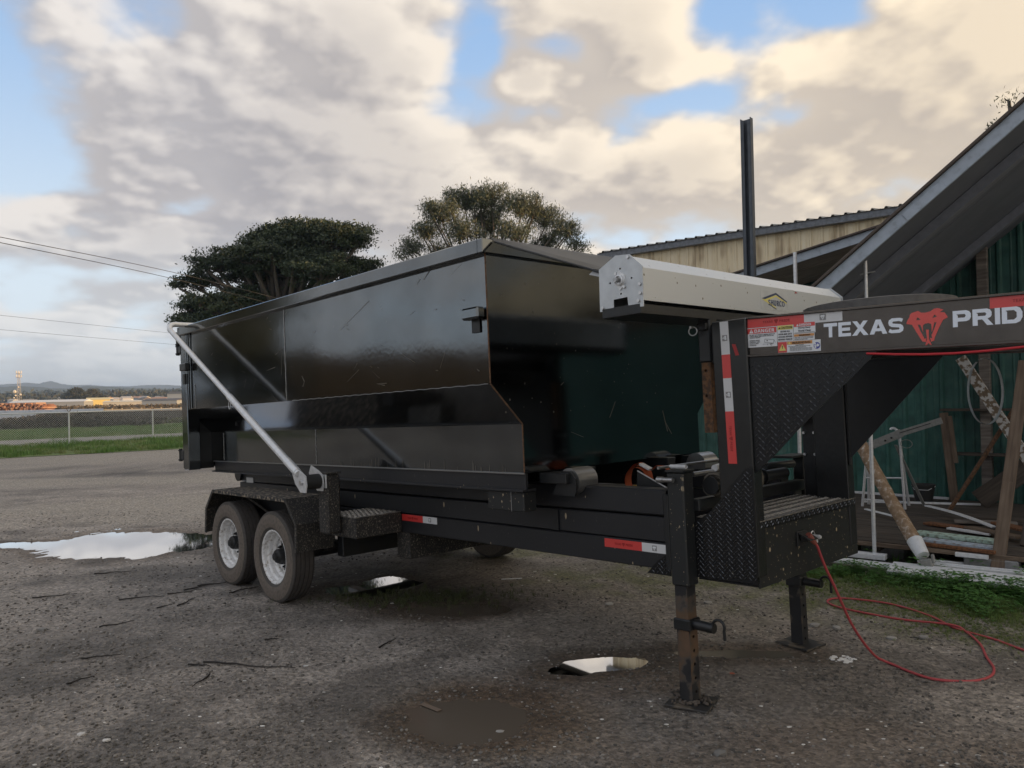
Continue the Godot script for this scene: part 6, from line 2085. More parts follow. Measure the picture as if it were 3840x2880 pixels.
func make_trees() -> void:
	var cyp := {"seed": 11, "ragged": 3, "clumps": 11.0, "open": 0.75, "shell": 0.45, "twigs": 0.35, "clump_r": 0.85, "clump_flat": 0.32, "leaves": 64, "leaf": 0.15, "leaf_w": 0.42, "droop": 0.0, "color": Color(0.034, 0.052, 0.030), "color2": Color(0.058, 0.080, 0.042), "bark": M.bark}
	var k := 75.0 / 1674.0
	var L := []
	for q in [[700, 528, 88, 0], [625, 525, 75, 2], [545, 555, 62, -2], [765, 590, 55, 1], [690, 590, 70, -3], [600, 600, 70, 3], [475, 572, 58, 0], [432, 612, 46, 2], [420, 664, 40, -1], [478, 665, 48, -3], [550, 655, 55, 0], [630, 655, 45, 2], [740, 640, 50, 0], [520, 720, 50, 0], [650, 720, 60, 0], [405, 695, 36, 1], [450, 700, 44, -2], [800, 615, 26, 0], [790, 660, 40, 1], [620, 575, 80, 0], [540, 600, 60, 1], [700, 560, 80, 1], [655, 500, 50, 1], [750, 515, 50, -1], [580, 515, 40, 1]]:
		L.append([px(q[0], q[1], 75.0 + q[3]), q[2] * k * 0.95, 0.6])
	tree("cypress_tree", "broad dark cypress standing behind the dumpster, left of the pale gum tree", V(px(610, 850, 75).x, 0, -75), 7.5, 0.75, L, cyp)
	var euc := {"seed": 12, "ragged": 2, "clumps": 40.0, "open": 0.55, "shell": 0.55, "twigs": 0.4, "clump_r": 0.55, "clump_flat": 0.9, "leaves": 26, "leaf": 0.14, "leaf_w": 0.22, "droop": 0.75, "color": Color(0.065, 0.082, 0.056), "color2": Color(0.11, 0.125, 0.08), "bark": M.bark_pale}
	k = 65.0 / 1674.0
	L = []
	for q in [[1062, 428, 48, 0], [1005, 436, 46, 1], [1125, 446, 46, -1], [955, 462, 42, -2], [1178, 472, 42, 1], [922, 500, 34, 1], [1222, 500, 36, 0], [892, 535, 26, 0], [1060, 485, 46, 3], [1115, 505, 36, -3], [998, 500, 38, -3], [1245, 528, 22, 1], [872, 545, 16, 0], [945, 540, 26, 2], [1180, 525, 30, 2], [1060, 545, 34, 0]]:
		L.append([px(q[0], q[1], 65.0 + q[3]), q[2] * k, 0.75])
	tree("eucalyptus_tree", "tall domed gum tree with pale leaves and open branches behind the dumpster", V(px(1060, 850, 65).x, 0, -65), 7.0, 0.32, L, euc)
	# trees behind the shed: twigs show above the roof edge
	var e2 := euc.duplicate()
	e2.seed = 13
	L = []
	for q in [[2200, 262, 50, 0], [2150, 292, 32, 1], [2250, 230, 70, 2], [2070, 366, 16, 0], [2330, 240, 90, 3], [2012, 418, 9, 0], [2280, 330, 90, 0]]:
		L.append([px(q[0], q[1], 26.0 + q[3]), q[2] * 26.0 / 1674.0, 0.8])
	e2.leaf = 0.09
	e2.clump_r = 0.3
	e2.clumps = 16.0
	tree("eucalyptus_tree", "gum tree whose leafy twigs show above the steep roof edge", V(px(2290, 850, 27).x, 0, -27), 5.5, 0.35, L, e2)
	# a belt of trees to the right, out of the picture, that keeps the yard in shade
	var belt := {"seed": 31, "clumps": 2.2, "open": 0.6, "shell": 0.4, "twigs": 0.1, "clump_r": 1.3, "clump_flat": 0.8, "leaves": 34, "leaf": 0.42, "leaf_w": 0.45, "droop": 0.0, "color": Color(0.035, 0.048, 0.025), "color2": Color(0.05, 0.06, 0.03), "bark": M.bark}
	bank("far_wood", "dense wood far to the right that keeps the low sun off the yard", V(112, 0, -12), V(112, 0, 80), 18.5, 5.0, Color(0.035, 0.048, 0.025), Color(0.05, 0.06, 0.03), 26000, 1.3, 88)
	bank("far_wood", "tall dense wood far to the right behind the shed", V(114, 0, -75), V(114, 0, -12), 27.0, 6.0, Color(0.035, 0.048, 0.025), Color(0.05, 0.06, 0.03), 24000, 1.4, 89)
	# trees to the left, out of the picture: the dumpster's side mirrors them
	belt.clumps = 9.0
	var tall := V(-44.5, 0, -25.0)
	tree("tall_cypress", "tall narrow dark cypress far left of the yard", tall, 3.0, 0.4, [[tall + V(0, 4.2, 0), 2.8, 1.3], [tall + V(0.2, 8.0, 0.3), 2.7, 1.3], [tall + V(0, 11.5, 0), 2.3, 1.3], [tall + V(0, 14.0, 0), 1.5, 1.3]], belt)
	# a long dark barn out of the picture: the dumpster's side mirrors it
	var bn := thing("dark_barn", "long low dark barn far left of the yard", "barn", Transform3D(Basis.IDENTITY, V(-60, 0, -9)))
	put(mb().box(V(-4, 0, -19), V(0, 5.3, 20), 0.02), "wall", mat(Color(0.03, 0.03, 0.031), 0.85, 0.0, M.concrete.albedo_texture, 0.5), bn)
	put(mb().box(V(-4.4, 5.3, -19.4), V(0.5, 5.45, 20.4), 0.02), "roof", M.roof_felt, bn)
	put(mb().box(V(0.0, 0, 4), V(0.06, 3.2, 8), 0.01), "door", mat(Color(0.09, 0.07, 0.055), 0.8), bn)

# ------------------------------------------------------------------ the left background
func make_fence() -> void:
	var F := thing("chain_link_fence", "grey chain-link fence with barbed-wire arms along the green verge", "fence", Transform3D(Basis.IDENTITY, V(-17.8, 0, -31.1)))
	var a := V(-17.803, 0, -31.113)
	var d := (V(-17.22, 0, -34.979) - a)
	# the line bends away: posts as they stand
	var posts := [V(-24.6, 0, -28.0), V(-21.2, 0, -29.6), a, V(-17.22, 0, -34.98) + V(1.4, 0, 0.9), V(-12.2, 0, -36.2), V(-8.6, 0, -38.0)]
	var o := V(-17.8, 0, -31.1)
	var h := 1.30
	for i in posts.size():
		var p: Vector3 = posts[i] - o
		put(mb().cyl(p, p + V(0, h + 0.03, 0), 0.033, 8), "post", M.galv, F)
		for s in [-1, 1]:
			put(mb().cyl(p + V(0, h, 0), p + V(0.13 * s, h + 0.2, 0.0), 0.013, 6), "barb_arm", M.rust, F)
		if i == 0:
			continue
		var b: Vector3 = posts[i - 1] - o
		put(mb().cyl(b + V(0, h, 0), p + V(0, h, 0), 0.022, 8), "top_rail", M.galv, F)
		put(mb().cyl(b + V(0, h + 0.17, 0), p + V(0, h + 0.17, 0), 0.006, 4), "barbed_wire", M.dull, F)
		var l := b.distance_to(p)
		var m := mb()
		var n := int((l + h) / 0.085)
		for k in n:
			for sg in 2:
				var x0 := k * 0.085 - h
				var x1 := x0 + h
				var y0 := 0.0
				var y1 := h
				if x0 < 0:
					y0 = -x0
					x0 = 0
				if x1 > l:
					y1 = h - (x1 - l)
					x1 = l
				if x1 <= x0:
					continue
				if sg == 1:
					y0 = h - y0
					y1 = h - y1
				m.cyl(b.lerp(p, x0 / l) + V(0, y0, 0), b.lerp(p, x1 / l) + V(0, y1, 0), 0.0035, 3, -1, false)
		put(m, "mesh_panel", M.galv, F)
	# young tree with pale trunk
	var yt := thing("young_tree", "slender bare young tree with whitish trunk behind the fence", "tree", Transform3D(Basis.IDENTITY, px(467, 956, 35.5) * V(1, 0, 1)))
	put(mb().tube(PackedVector3Array([V(0, 0, 0), V(-0.02, 0.5, 0), V(0.02, 1.1, 0)]), [0.07, 0.055, 0.04], 8), "trunk", mat(Color(0.42, 0.39, 0.36), 0.9), yt)
	var br := mb()
	var lv := mb()
	lv.colored = true
	var r := RandomNumberGenerator.new()
	r.seed = 5
	for i in 30:
		var f := r.randf() * TAU
		var p := V(cos(f) * r.randf() * 0.5, 1.3 + r.randf() * 0.75, sin(f) * 0.4)
		br.tube(PackedVector3Array([V(0.02, 0.9 + 0.2 * r.randf(), 0), V(p.x * 0.4, lerpf(1.0, p.y, 0.5), p.z * 0.4), p]), [0.016, 0.01, 0.004], 4)
		for k in 8:
			lv.paint(Color(0.12, 0.10, 0.06) * r.randf_range(0.6, 1.3))
			var q := p + V(r.randfn(), r.randfn(), r.randfn()) * 0.1
			lv.quad(q, q + V(0.03, 0.02, 0), q + V(0.03, 0.06, 0.02), q + V(-0.02, 0.04, 0))
	put(br, "branches", M.bark, yt)
	put(lv, "crown", M.leaf, yt)

func bank(called: String, label: String, a: Vector3, b: Vector3, h: float, deep: float, col: Color, col2: Color, n: int, leaf: float, sd: int) -> void:
	var r := RandomNumberGenerator.new()
	r.seed = sd
	var m := mb()
	m.colored = true
	var nz := fnl(sd, 0.09, 3)
	for i in n:
		var f := r.randf()
		var p := a.lerp(b, f)
		var top := h * (0.75 + 0.5 * nz.get_noise_1d(f * a.distance_to(b)))
		var q := p + V(r.randfn() * 0.3, top * pow(r.randf(), 0.8), r.randf_range(-deep, deep))
		m.paint(col.lerp(col2, r.randf()) * r.randf_range(0.6, 1.3))
		var x := V(r.randfn(), r.randfn(), r.randfn()).normalized() * leaf * r.randf_range(0.5, 1.4)
		var y := x.cross(V(r.randfn(), r.randfn(), r.randfn())).normalized() * leaf * 0.5
		m.quad(q - x, q + y, q + x, q - y)
	var o := put(m, called, M.leaf)
	o.set_meta("kind", "stuff")
	o.set_meta("label", label)
	o.set_meta("category", "plants")

func house(w: float, d: float, h: float, roof: float, wall_c: Color, roof_c: Color, label: String, where: Vector3, turn: float, called := "house", group := "small houses in the far town") -> void:
	var T := thing(called, label, "house" if called == "house" else "building", Transform3D(Basis(Vector3.UP, turn), where), group)
	put(mb().box(V(-w / 2, -1, -d / 2), V(w / 2, h, d / 2), 0.02), "wall", mat(wall_c, 0.8), T)
	var m := mb()
	var e := 0.4
	m.prism(poly([-d / 2 - e, h - 0.05, d / 2 + e, h - 0.05, 0, h + roof]), V(-w / 2 - e, 0, 0), V(0, 0, -1), Vector3.UP, w + 2 * e)
	put(m, "roof", mat(roof_c, 0.8), T)

func make_background() -> void:
	var Lp := func(x: float, y: float, depth: float) -> Vector3: return px(x * 0.3255 / 1.736, (1300.0 + y * 0.3255) / 1.736, depth)
	# bramble bank, concrete wall, white sheeting behind the path
	bank("bramble_bank", "dark bramble bank beyond the fence", V(-60, 0, -50), V(-24, 0, -52), 0.95, 1.6, Color(0.055, 0.05, 0.042), Color(0.085, 0.072, 0.055), 16000, 0.17, 71)
	bank("dry_grass_bank", "low dry grass below the concrete wall", V(-36, 0, -54), V(-14, 0, -60), 0.45, 1.0, Color(0.12, 0.105, 0.06), Color(0.10, 0.12, 0.05), 5000, 0.15, 72)
	single(mb().box(V(-7, 0, -0.15), V(14, 0.85, 0.15), 0.02), "concrete_wall", mat(Color(0.15, 0.135, 0.125), 0.9, 0.0, M.concrete.albedo_texture, 0.4), "low stained concrete wall right of the bramble bank", "wall", "", Transform3D(Basis(Vector3.UP, 0.18), px(290, 940, 62.0) * V(1, 0, 1)))
	single(mb().box(V(-14, 0.2, -0.1), V(5.5, 1.22, 0.1), 0.02), "white_sheeting", mat(Color(0.62, 0.66, 0.72), 0.6, 0.0, M.vinyl.albedo_texture, 0.2), "long white sheeting wall behind the brambles", "wall", "", Transform3D(Basis(Vector3.UP, 0.05), px(80, 905, 66.0) * V(1, 0, 1) + V(0, -0.15, 0)))
	# pale post-and-rail fence in the sun
	var pf := thing("rail_fence", "long pale post-and-rail fence in the sun before the log pile", "fence", Transform3D(Basis.IDENTITY, px(60, 890, 190.0) * V(1, 0, 1) + V(0, -3.0, 0)))
	put(mb().box(V(-25, 2.35, -0.1), V(60, 2.6, 0.1), 0.01), "rail", mat(Color(0.5, 0.42, 0.3), 0.8), pf)
	put(mb().box(V(-25, 1.4, -0.1), V(60, 1.55, 0.1), 0.01), "rail", mat(Color(0.5, 0.42, 0.3), 0.8), pf)
	for i in 36:
		put(mb().box(V(-25 + i * 2.4, 0, -0.1), V(-24.75 + i * 2.4, 2.8, 0.12), 0.01), "post", mat(Color(0.5, 0.42, 0.3), 0.8) if i == 0 else pf.get_child(0).material_override, pf)
	# log pile: round butts stacked
	var lp := thing("log_pile", "big heap of cut reddish logs in the sun at the far left", "log pile", Transform3D(Basis.IDENTITY, Lp.call(120.0, 745.0, 352.0) * V(1, 0, 1) + V(0, -3.0, 0)))
	var r := RandomNumberGenerator.new()
	r.seed = 9
	var lm := [mat(Color(0.38, 0.20, 0.13), 0.85), mat(Color(0.27, 0.14, 0.10), 0.85), mat(Color(0.46, 0.29, 0.2), 0.85)]
	var shared := []
	for k in 3:
		shared.append(mb().cyl(V(0, 0, -3), V(0, 0, 3), 0.34 + 0.06 * k, 8).mesh())
	var count := 0
	for row in 8:
		for i in 46:
			if count >= 280:
				break
			var x := -15.0 + i * 0.72 + 0.36 * (row % 2)
			var top := 5.6 - 0.00030 * pow(absf(x - 2.6), 3.0) * 1.6 - (1.8 if x < -7 else 0.0)
			var y := 0.35 + row * 0.62
			if y > top:
				continue
			var o := put(shared[r.randi() % 3], "log", lm[r.randi() % 3], lp)
			o.position = V(x + r.randf_range(-0.1, 0.1), y + r.randf_range(-0.08, 0.08), r.randf_range(-1.2, 1.2))
			o.rotation.y = r.randf_range(-0.35, 0.35)
			count += 1
	# cell tower
	var tb: Vector3 = Lp.call(222.0, 620.0, 700.0)
	var tw := thing("cell_tower", "lattice cell tower with white antennas at the far left", "tower", Transform3D(Basis.IDENTITY, V(tb.x, -3.0, tb.z)))
	var steel := mat(Color(0.42, 0.41, 0.40), 0.6, 0.3)
	var lat := mb()
	for k in 3:
		var f := TAU * k / 3.0
		lat.cyl(V(cos(f) * 2.2, 0, sin(f) * 2.2), V(cos(f) * 0.8, 32.0, sin(f) * 0.8), 0.16, 6)
		for j in 11:
			var f2 := TAU * (k + 1) / 3.0
			var ra := lerpf(2.2, 0.8, j / 11.0)
			var rb := lerpf(2.2, 0.8, (j + 1) / 11.0)
			lat.cyl(V(cos(f) * ra, j * 2.9, sin(f) * ra), V(cos(f2) * rb, (j + 1) * 2.9, sin(f2) * rb), 0.08, 4)
	put(lat, "lattice", steel, tw)
	var white := mat(Color(0.72, 0.68, 0.6), 0.5)
	for y in [27.5, 31.0]:
		for k in 6:
			var f := TAU * k / 6.0
			put(mb().box(V(cos(f) * 2.1 - 0.35, y, sin(f) * 2.1 - 0.2), V(cos(f) * 2.1 + 0.35, y + 2.3, sin(f) * 2.1 + 0.2), 0.05), "antenna", white, tw)
		put(mb().cyl(V(0, y - 0.3, 0), V(0, y - 0.1, 0), 2.4, 12), "platform", steel, tw)
	for q in [[-3.0, 14.5, 1.7], [-2.2, 11.0, 0.9], [2.4, 11.8, 1.0], [0.5, 18.5, 0.8], [-3.6, 9.0, 0.7]]:
		put(mb().cyl(V(q[0], q[1], 1.6), V(q[0], q[1], 2.3), q[2], 14, q[2] * 0.5), "dish", white, tw)
		put(mb().cyl(V(0, q[1], 0), V(q[0], q[1], 1.6), 0.1, 5), "bracket", steel, tw)
	# larger buildings
	var yb: Vector3 = Lp.call(1135.0, 690.0, 650.0)
	house(17.0, 12.0, 5.8, 1.6, Color(0.66, 0.53, 0.20), Color(0.62, 0.56, 0.34), "yellow gabled building lit by the sun beside the big trees", V(yb.x, -3.0, yb.z), 0.45, "yellow_building", "")
	var wb: Vector3 = Lp.call(600.0, 700.0, 566.0)
	house(52.0, 14.0, 4.6, 1.6, Color(0.30, 0.32, 0.34), Color(0.62, 0.64, 0.66), "long grey building with white roof behind the log pile", V(wb.x, -3.0, wb.z), 0.06, "long_building", "")
	var gb: Vector3 = Lp.call(1480.0, 690.0, 600.0)
	house(34.0, 10.0, 3.6, 1.0, Color(0.60, 0.56, 0.46), Color(0.66, 0.62, 0.52), "low cream building in the sun right of the yellow one", V(gb.x, -3.0, gb.z), 0.05, "cream_building", "")
	var sb: Vector3 = Lp.call(1900.0, 715.0, 470.0)
	house(22.0, 12.0, 4.2, 1.2, Color(0.33, 0.36, 0.38), Color(0.10, 0.10, 0.11), "grey shed with dark flat roof just left of the dumpster", V(sb.x, -3.0, sb.z), -0.1, "grey_building", "")
	var s2: Vector3 = Lp.call(2060.0, 620.0, 520.0)
	house(20.0, 12.0, 8.5, 1.4, Color(0.30, 0.34, 0.38), Color(0.08, 0.085, 0.09), "tall grey-blue building at the dumpster's left edge", V(s2.x + 5.0, -3.0, s2.z), 0.0, "tall_building", "")
	# small houses of the town
	r.seed = 21
	for i in 64:
		var lx := r.randf_range(20.0, 2050.0)
		var ly := r.randf_range(575.0, 640.0)
		var dep := r.randf_range(760.0, 1500.0)
		var p: Vector3 = Lp.call(lx, 640.0, dep)
		var hill := (dep - 760.0) / 740.0 * 9.0
		var g := r.randf_range(0.35, 0.7)
		house(r.randf_range(8, 15), r.randf_range(7, 10), r.randf_range(3, 5.5), r.randf_range(1.4, 2.4), [Color(g, g * 0.97, g * 0.9), Color(g, g, g), Color(g * 0.85, g * 0.9, g)][r.randi() % 3], [Color(0.16, 0.13, 0.12), Color(0.25, 0.24, 0.23), Color(0.33, 0.22, 0.17), Color(0.42, 0.4, 0.38)][r.randi() % 4], "small pale house in the far town among trees", V(p.x, -3.0 + hill, p.z), r.randf_range(-0.6, 0.6))
	# slope that carries the town, trees between, ridges beyond
	var tl := mb()
	tl.paint(Color(0.05, 0.055, 0.035))
	tl.quad_sheet([V(-1600, -3.6, -700), V(200, -3.6, -700), V(500, 8.5, -1600), V(-2600, 8.5, -1600)])
	struct(tl, "town_slope", M.tint)
	bank("far_trees", "band of far trees among the town's houses", V(-1000, 2, -1180), V(-250, 2, -1180), 13.0, 160.0, Color(0.035, 0.045, 0.025), Color(0.07, 0.065, 0.035), 9000, 3.2, 81)
	bank("far_trees", "farther band of trees below the ridges", V(-1400, 8, -1800), V(-300, 8, -1800), 20.0, 100.0, Color(0.035, 0.05, 0.03), Color(0.05, 0.06, 0.035), 7000, 5.0, 82)
	bank("scrub", "brown scrub before the far buildings", V(-330, -3, -420), V(-130, -3, -420), 2.4, 60.0, Color(0.10, 0.08, 0.05), Color(0.14, 0.11, 0.07), 5000, 1.0, 83)
	var big := {"seed": 91, "clumps": 0.9, "open": 0.7, "shell": 0.45, "twigs": 0.0, "clump_r": 2.2, "clump_flat": 0.5, "leaves": 26, "leaf": 0.75, "leaf_w": 0.5, "droop": 0.0, "color": Color(0.035, 0.042, 0.022), "color2": Color(0.06, 0.058, 0.03), "bark": M.bark}
	for i in 2:
		var c: Vector3 = Lp.call([880.0, 1060.0][i], 560.0, 740.0 + i * 20.0)
		var b := V(c.x, -3.0, c.z)
		big.seed = 91 + i
		var R: float = [12.0, 10.0][i]
		tree("spreading_tree", ["big spreading dark tree beside the yellow building, left one", "big spreading dark tree beside the yellow building, right one"][i], b, 5.0, 0.9, [[b + V(0, 10.5, 0), R * 0.75, 0.6], [b + V(-7, 7, 0), R * 0.6, 0.6], [b + V(7, 7.5, 0), R * 0.6, 0.6], [b + V(0, 14, 0), R * 0.45, 0.6]], big)
	for q in [[3200.0, [[0, 465], [200, 455], [420, 462], [620, 480], [800, 485], [1000, 455], [1200, 460], [1400, 470], [1600, 478], [1800, 482], [2100, 488]], Color(0.045, 0.06, 0.04)], [6200.0, [[-100, 445], [150, 428], [300, 415], [450, 425], [520, 408], [590, 395], [640, 410], [720, 432], [850, 445], [1000, 440], [1250, 455], [1500, 455], [1700, 443], [1900, 440], [2100, 448]], Color(0.05, 0.065, 0.055)]]:
		var m := mb()
		m.paint(q[2])
		var pts := []
		var nz := fnl(int(q[0]), 0.02, 4)
		var src: Array = q[1]
		for i in src.size() - 1:
			for kk in 12:
				var f := kk / 12.0
				f = f * f * (3 - 2 * f)
				var lx := lerpf(src[i][0], src[i + 1][0], kk / 12.0)
				var ly: float = lerpf(src[i][1], src[i + 1][1], f) + 3.0 * nz.get_noise_1d(lx)
				pts.append(Lp.call(lx, ly, q[0]))
		# carry the ridge on past the frame, on both sides
		var first: Vector3 = pts[0]
		var last: Vector3 = pts[pts.size() - 1]
		for i in 40:
			pts.push_front(V(first.x - 150.0 * (i + 1), first.y * (0.9 + 0.25 * nz.get_noise_1d(i * 9.0)), first.z + 60.0 * i))
			pts.append(V(last.x + 150.0 * (i + 1), last.y * (0.9 + 0.25 * nz.get_noise_1d(900.0 + i * 9.0)), last.z + 10.0 * i))
		for i in pts.size() - 1:
			var a: Vector3 = pts[i]
			var b: Vector3 = pts[i + 1]
			m.quad(V(a.x, -6, a.z + 700), V(b.x, -6, b.z + 700), b, a)
			m.quad(V(b.x, -6, b.z - 700), V(a.x, -6, a.z - 700), a, b)
		struct(m, "hills", M.tint)
	# overhead cables: their poles stand left of the frame and behind the dumpster
	var cab := [[px(-260, 462, 24.0), px(0, 512, 30.0), px(390, 592, 46.0), px(690, 668, 60.0), "upper of the two near overhead cables crossing the cypress"], [px(-260, 473, 24.0), px(0, 524, 30.0), px(390, 606, 46.0), px(690, 684, 60.0), "lower of the two near overhead cables crossing the cypress"], [px(-300, 651, 62.0), px(0, 681, 80.0), px(375, 720, 110.0), px(640, 745, 140.0), "upper of the two far overhead cables low in the sky"], [px(-300, 686, 62.0), px(0, 712, 80.0), px(375, 744, 110.0), px(640, 765, 140.0), "lower of the two far overhead cables low in the sky"]]
	for q in cab:
		var cv := Curve3D.new()
		cv.bake_interval = 1.5
		for i in 4:
			var a: Vector3 = q[maxi(i - 1, 0)]
			var b: Vector3 = q[mini(i + 1, 3)]
			cv.add_point(q[i], -(b - a) / 6.0, (b - a) / 6.0)
		single(mb().tube(cv.get_baked_points(), 0.016, 5), "overhead_cable", mat(gray(0.05), 0.6), q[4], "cable", "overhead cables")
	var poles := [[px(-260, 462, 24.0), "wooden pole left of the frame carrying the near cables"], [px(690, 664, 60.3), "wooden pole behind the dumpster carrying the near cables"], [px(-300, 648, 62.0), "wooden pole left of the frame carrying the far cables"], [px(640, 743, 140.3), "wooden pole behind the dumpster carrying the far cables"]]
	for q in poles:
		var p: Vector3 = q[0]
		var pt := thing("utility_pole", q[1], "utility pole", Transform3D(Basis.IDENTITY, V(p.x, 0, p.z)), "utility poles")
		put(mb().cyl(V(0, far_drop(p.x, p.z), 0), V(0, p.y + 0.1, 0), 0.16, 8, 0.11), "shaft", M.bark, pt)
		put(mb().box(V(-0.7, p.y - 0.7, -0.06), V(0.7, p.y - 0.58, 0.06), 0.01), "cross_arm", M.bark, pt)

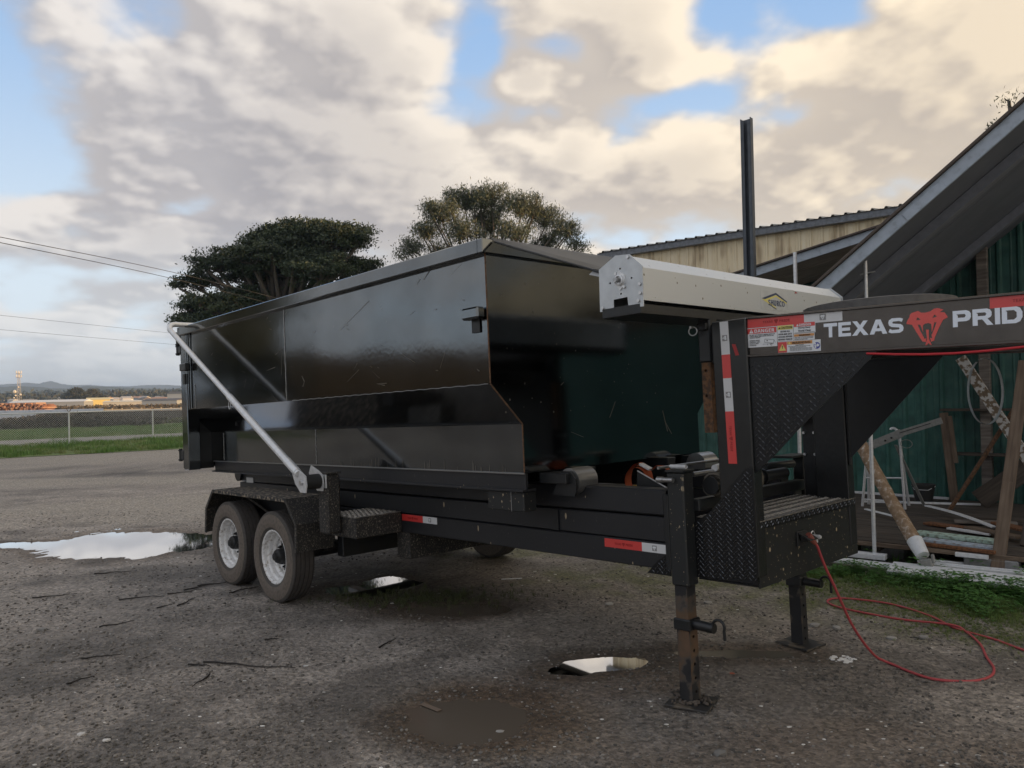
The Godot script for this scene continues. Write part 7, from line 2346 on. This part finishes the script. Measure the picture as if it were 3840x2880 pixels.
# ------------------------------------------------------------------ sky
func make_sky() -> ImageTexture:
	var w := 3072
	var h := 1536
	var im := Image.create(w, h, false, Image.FORMAT_RGBF)
	im.fill(Color(0.22, 0.22, 0.21))
	var n1 := fnl(601, 1.0, 4)
	var n2 := fnl(602, 2.6, 6)
	var n3 := fnl(603, 0.9, 3)
	# broad cloud masses (+) and gaps (-): where they lie, in the chart of the view ahead
	var bl := [[480, 150, 360, 200, 0.42], [760, 310, 330, 110, 0.40], [330, 270, 190, 130, 0.3], [880, 120, 130, 110, 0.25], [1330, 35, 190, 65, 0.55], [1360, 125, 75, 45, 0.45], [1150, 170, 45, 40, 0.5], [1370, 330, 250, 90, 0.42], [1900, 230, 320, 140, 0.5], [2180, 120, 220, 220, 0.5], [1750, 400, 320, 100, 0.36], [1000, 450, 600, 65, 0.34], [1250, 400, 300, 60, 0.25], [700, 430, 300, 50, 0.25], [250, 490, 280, 50, 0.2], [185, 665, 80, 40, 0.55], [230, 770, 260, 60, 0.15], [335, 500, 75, 35, 0.35], [150, 400, 120, 30, 0.2], [30, 180, 115, 170, -0.68], [1050, 85, 75, 125, -0.50], [1600, 85, 115, 105, -0.62], [1085, 335, 90, 40, -0.35], [450, 428, 100, 26, -0.5], [100, 345, 140, 50, -0.42], [1230, 250, 120, 45, -0.30], [1230, 95, 45, 45, -0.35], [1830, 70, 80, 45, -0.35], [1500, 205, 90, 35, -0.25], [1000, 240, 60, 60, -0.25], [30, 560, 160, 60, -0.15]]
	# first the broad masses on a coarse chart, then the fine edges and their light
	var W := 1024
	var H := 264
	var broad := PackedFloat32Array()
	broad.resize(W * H)
	for y in H:
		var el := PI * (0.5 - (y + 0.5) / 512.0)
		var ce := cos(el)
		var se := sin(el)
		for x in W:
			var az := TAU * (x + 0.5) / W
			var d := V(sin(az) * ce, se, -cos(az) * ce)
			var k := 1.0 / (maxf(d.y, 0.0) + 0.24)
			var qx := d.x * k
			var qz := d.z * k
			var wx := n3.get_noise_2d(qx * 2.0, qz * 2.0)
			var wz := n3.get_noise_2d(qx * 2.0 + 31.0, qz * 2.0)
			var c := 0.20 + 0.46 * n1.get_noise_2d(qx + 0.22 * wx, qz + 0.22 * wz)
			if d.z < -0.25:
				var X := 1106.0 + 1674.0 * d.x / -d.z + 60.0 * wx
				var Y := 848.0 - 1674.0 * d.y / -d.z + 40.0 * wz
				for b in bl:
					var u: float = (X - b[0]) / b[2]
					if u > 2.2 or u < -2.2:
						continue
					var v: float = (Y - b[1]) / b[3]
					if v > 2.2 or v < -2.2:
						continue
					c += b[4] * exp(-(u * u + v * v))
			broad[y * W + x] = c
	var look := func(fx: float, fy: float) -> float:
		fx -= 0.5
		fy = clampf(fy - 0.5, 0.0, H - 1.001)
		var x0 := int(floor(fx))
		var y0 := int(fy)
		var tx := fx - x0
		var ty := fy - y0
		var xa := posmod(x0, W)
		var xb := posmod(x0 + 1, W)
		var r0 := y0 * W
		var r1 := mini(y0 + 1, H - 1) * W
		return lerpf(lerpf(broad[r0 + xa], broad[r0 + xb], tx), lerpf(broad[r1 + xa], broad[r1 + xb], tx), ty)
	var sd := V(0.94, 0.10, 0.30).normalized()
	var sx := float(W) / w
	for y in h:
		if y >= h / 2 + 4:
			break
		var el := PI * (0.5 - (y + 0.5) / h)
		var ce := cos(el)
		var se := sin(el)
		for x in w:
			var az := TAU * (x + 0.5) / w
			var d := V(sin(az) * ce, se, -cos(az) * ce)
			var a: float = look.call((x + 0.5) * sx, (y + 0.5) * sx)
			var b: float = look.call((x + 0.5) * sx + 7.0, (y + 0.5) * sx - 7.0)
			var k := 1.0 / (maxf(d.y, 0.0) + 0.24)
			var f2 := n2.get_noise_2d(d.x * k, d.z * k)
			var f2b := n2.get_noise_2d(d.x * k + 0.035, d.z * k + 0.02)
			var c := a + 0.60 * f2
			var cover := smoothstep(-0.20, 0.30, c)
			var thick := smoothstep(0.20, 0.85, a + 0.35 * f2)
			var light := clampf(0.32 + 1.9 * (a - b) + 1.9 * (f2 - f2b) + 0.5 * f2, 0.0, 1.0)
			light = clampf(light * (1.0 - 0.45 * thick) + 0.22 * (1.0 - thick), 0.0, 1.0)
			# warm towards the sun at the right
			var warm := clampf(0.22 + 0.80 * d.x + 0.20 * d.y, 0.0, 1.0)
			var blue := Color(0.36, 0.42, 0.47).lerp(Color(0.155, 0.25, 0.40), smoothstep(0.08, 0.48, d.y))
			var lit := Color(0.42, 0.395, 0.375).lerp(Color(0.62, 0.50, 0.33), warm)
			var body := Color(0.205, 0.20, 0.212).lerp(Color(0.34, 0.285, 0.22), warm)
			var s := blue.lerp(body.lerp(lit, light), cover)
			# milky air low down
			var low := smoothstep(0.24, 0.0, d.y)
			s = s.lerp(Color(0.42, 0.46, 0.49).lerp(Color(0.48, 0.42, 0.34), warm * 0.8), 0.55 * low)
			# glow round the sun
			s = s + Color(0.15, 0.11, 0.045) * pow(maxf(d.dot(sd), 0.0), 5.0)
			im.set_pixel(x, y, s)
	return ImageTexture.create_from_image(im)

# ------------------------------------------------------------------ ready
func _ready() -> void:
	rng.seed = 20240
	var cam := Camera3D.new()
	cam.name = "camera"
	add_child(cam)
	cam.position = V(0, 1.74, 0)
	cam.rotation = V(0.0106, 0, -0.0207)
	cam.fov = 52.71
	cam.near = 0.05
	cam.far = 20000.0
	cam.current = true
	var env := Environment.new()
	env.background_mode = Environment.BG_SKY
	var sk := Sky.new()
	var pm := PanoramaSkyMaterial.new()
	pm.panorama = make_sky()
	sk.sky_material = pm
	env.sky = sk
	env.tonemap_mode = Environment.TONE_MAPPER_LINEAR
	env.tonemap_exposure = 2.1
	env.ambient_light_source = Environment.AMBIENT_SOURCE_SKY
	env.sdfgi_enabled = true
	env.ssao_enabled = true
	env.ssil_enabled = true
	env.fog_enabled = true
	env.fog_density = 0.00015
	env.fog_light_color = Color(0.66, 0.78, 0.95)
	var we := WorldEnvironment.new()
	we.name = "world"
	we.environment = env
	add_child(we)
	var sun := DirectionalLight3D.new()
	sun.name = "sun"
	sun.light_color = Color(1.0, 0.80, 0.55)
	sun.light_energy = 1.0
	sun.light_angular_distance = 0.6
	sun.shadow_enabled = true
	add_child(sun)
	# low sun to the right, a little behind the camera
	sun.look_at_from_position(Vector3.ZERO, -V(0.94, 0.08, 0.30), Vector3.UP)
	print("sky done")
	make_materials()
	print("materials")
	make_ground()
	make_shed()
	print("ground, shed")
	make_trees()
	print("trees")
	make_background()
	make_fence()
	print("background")
	make_dumpster()
	make_trailer()
	make_tarp()
	make_spare()
	make_strap()
	make_cord()
	shed_things()
	make_grass()
	make_litter()
	print("done")
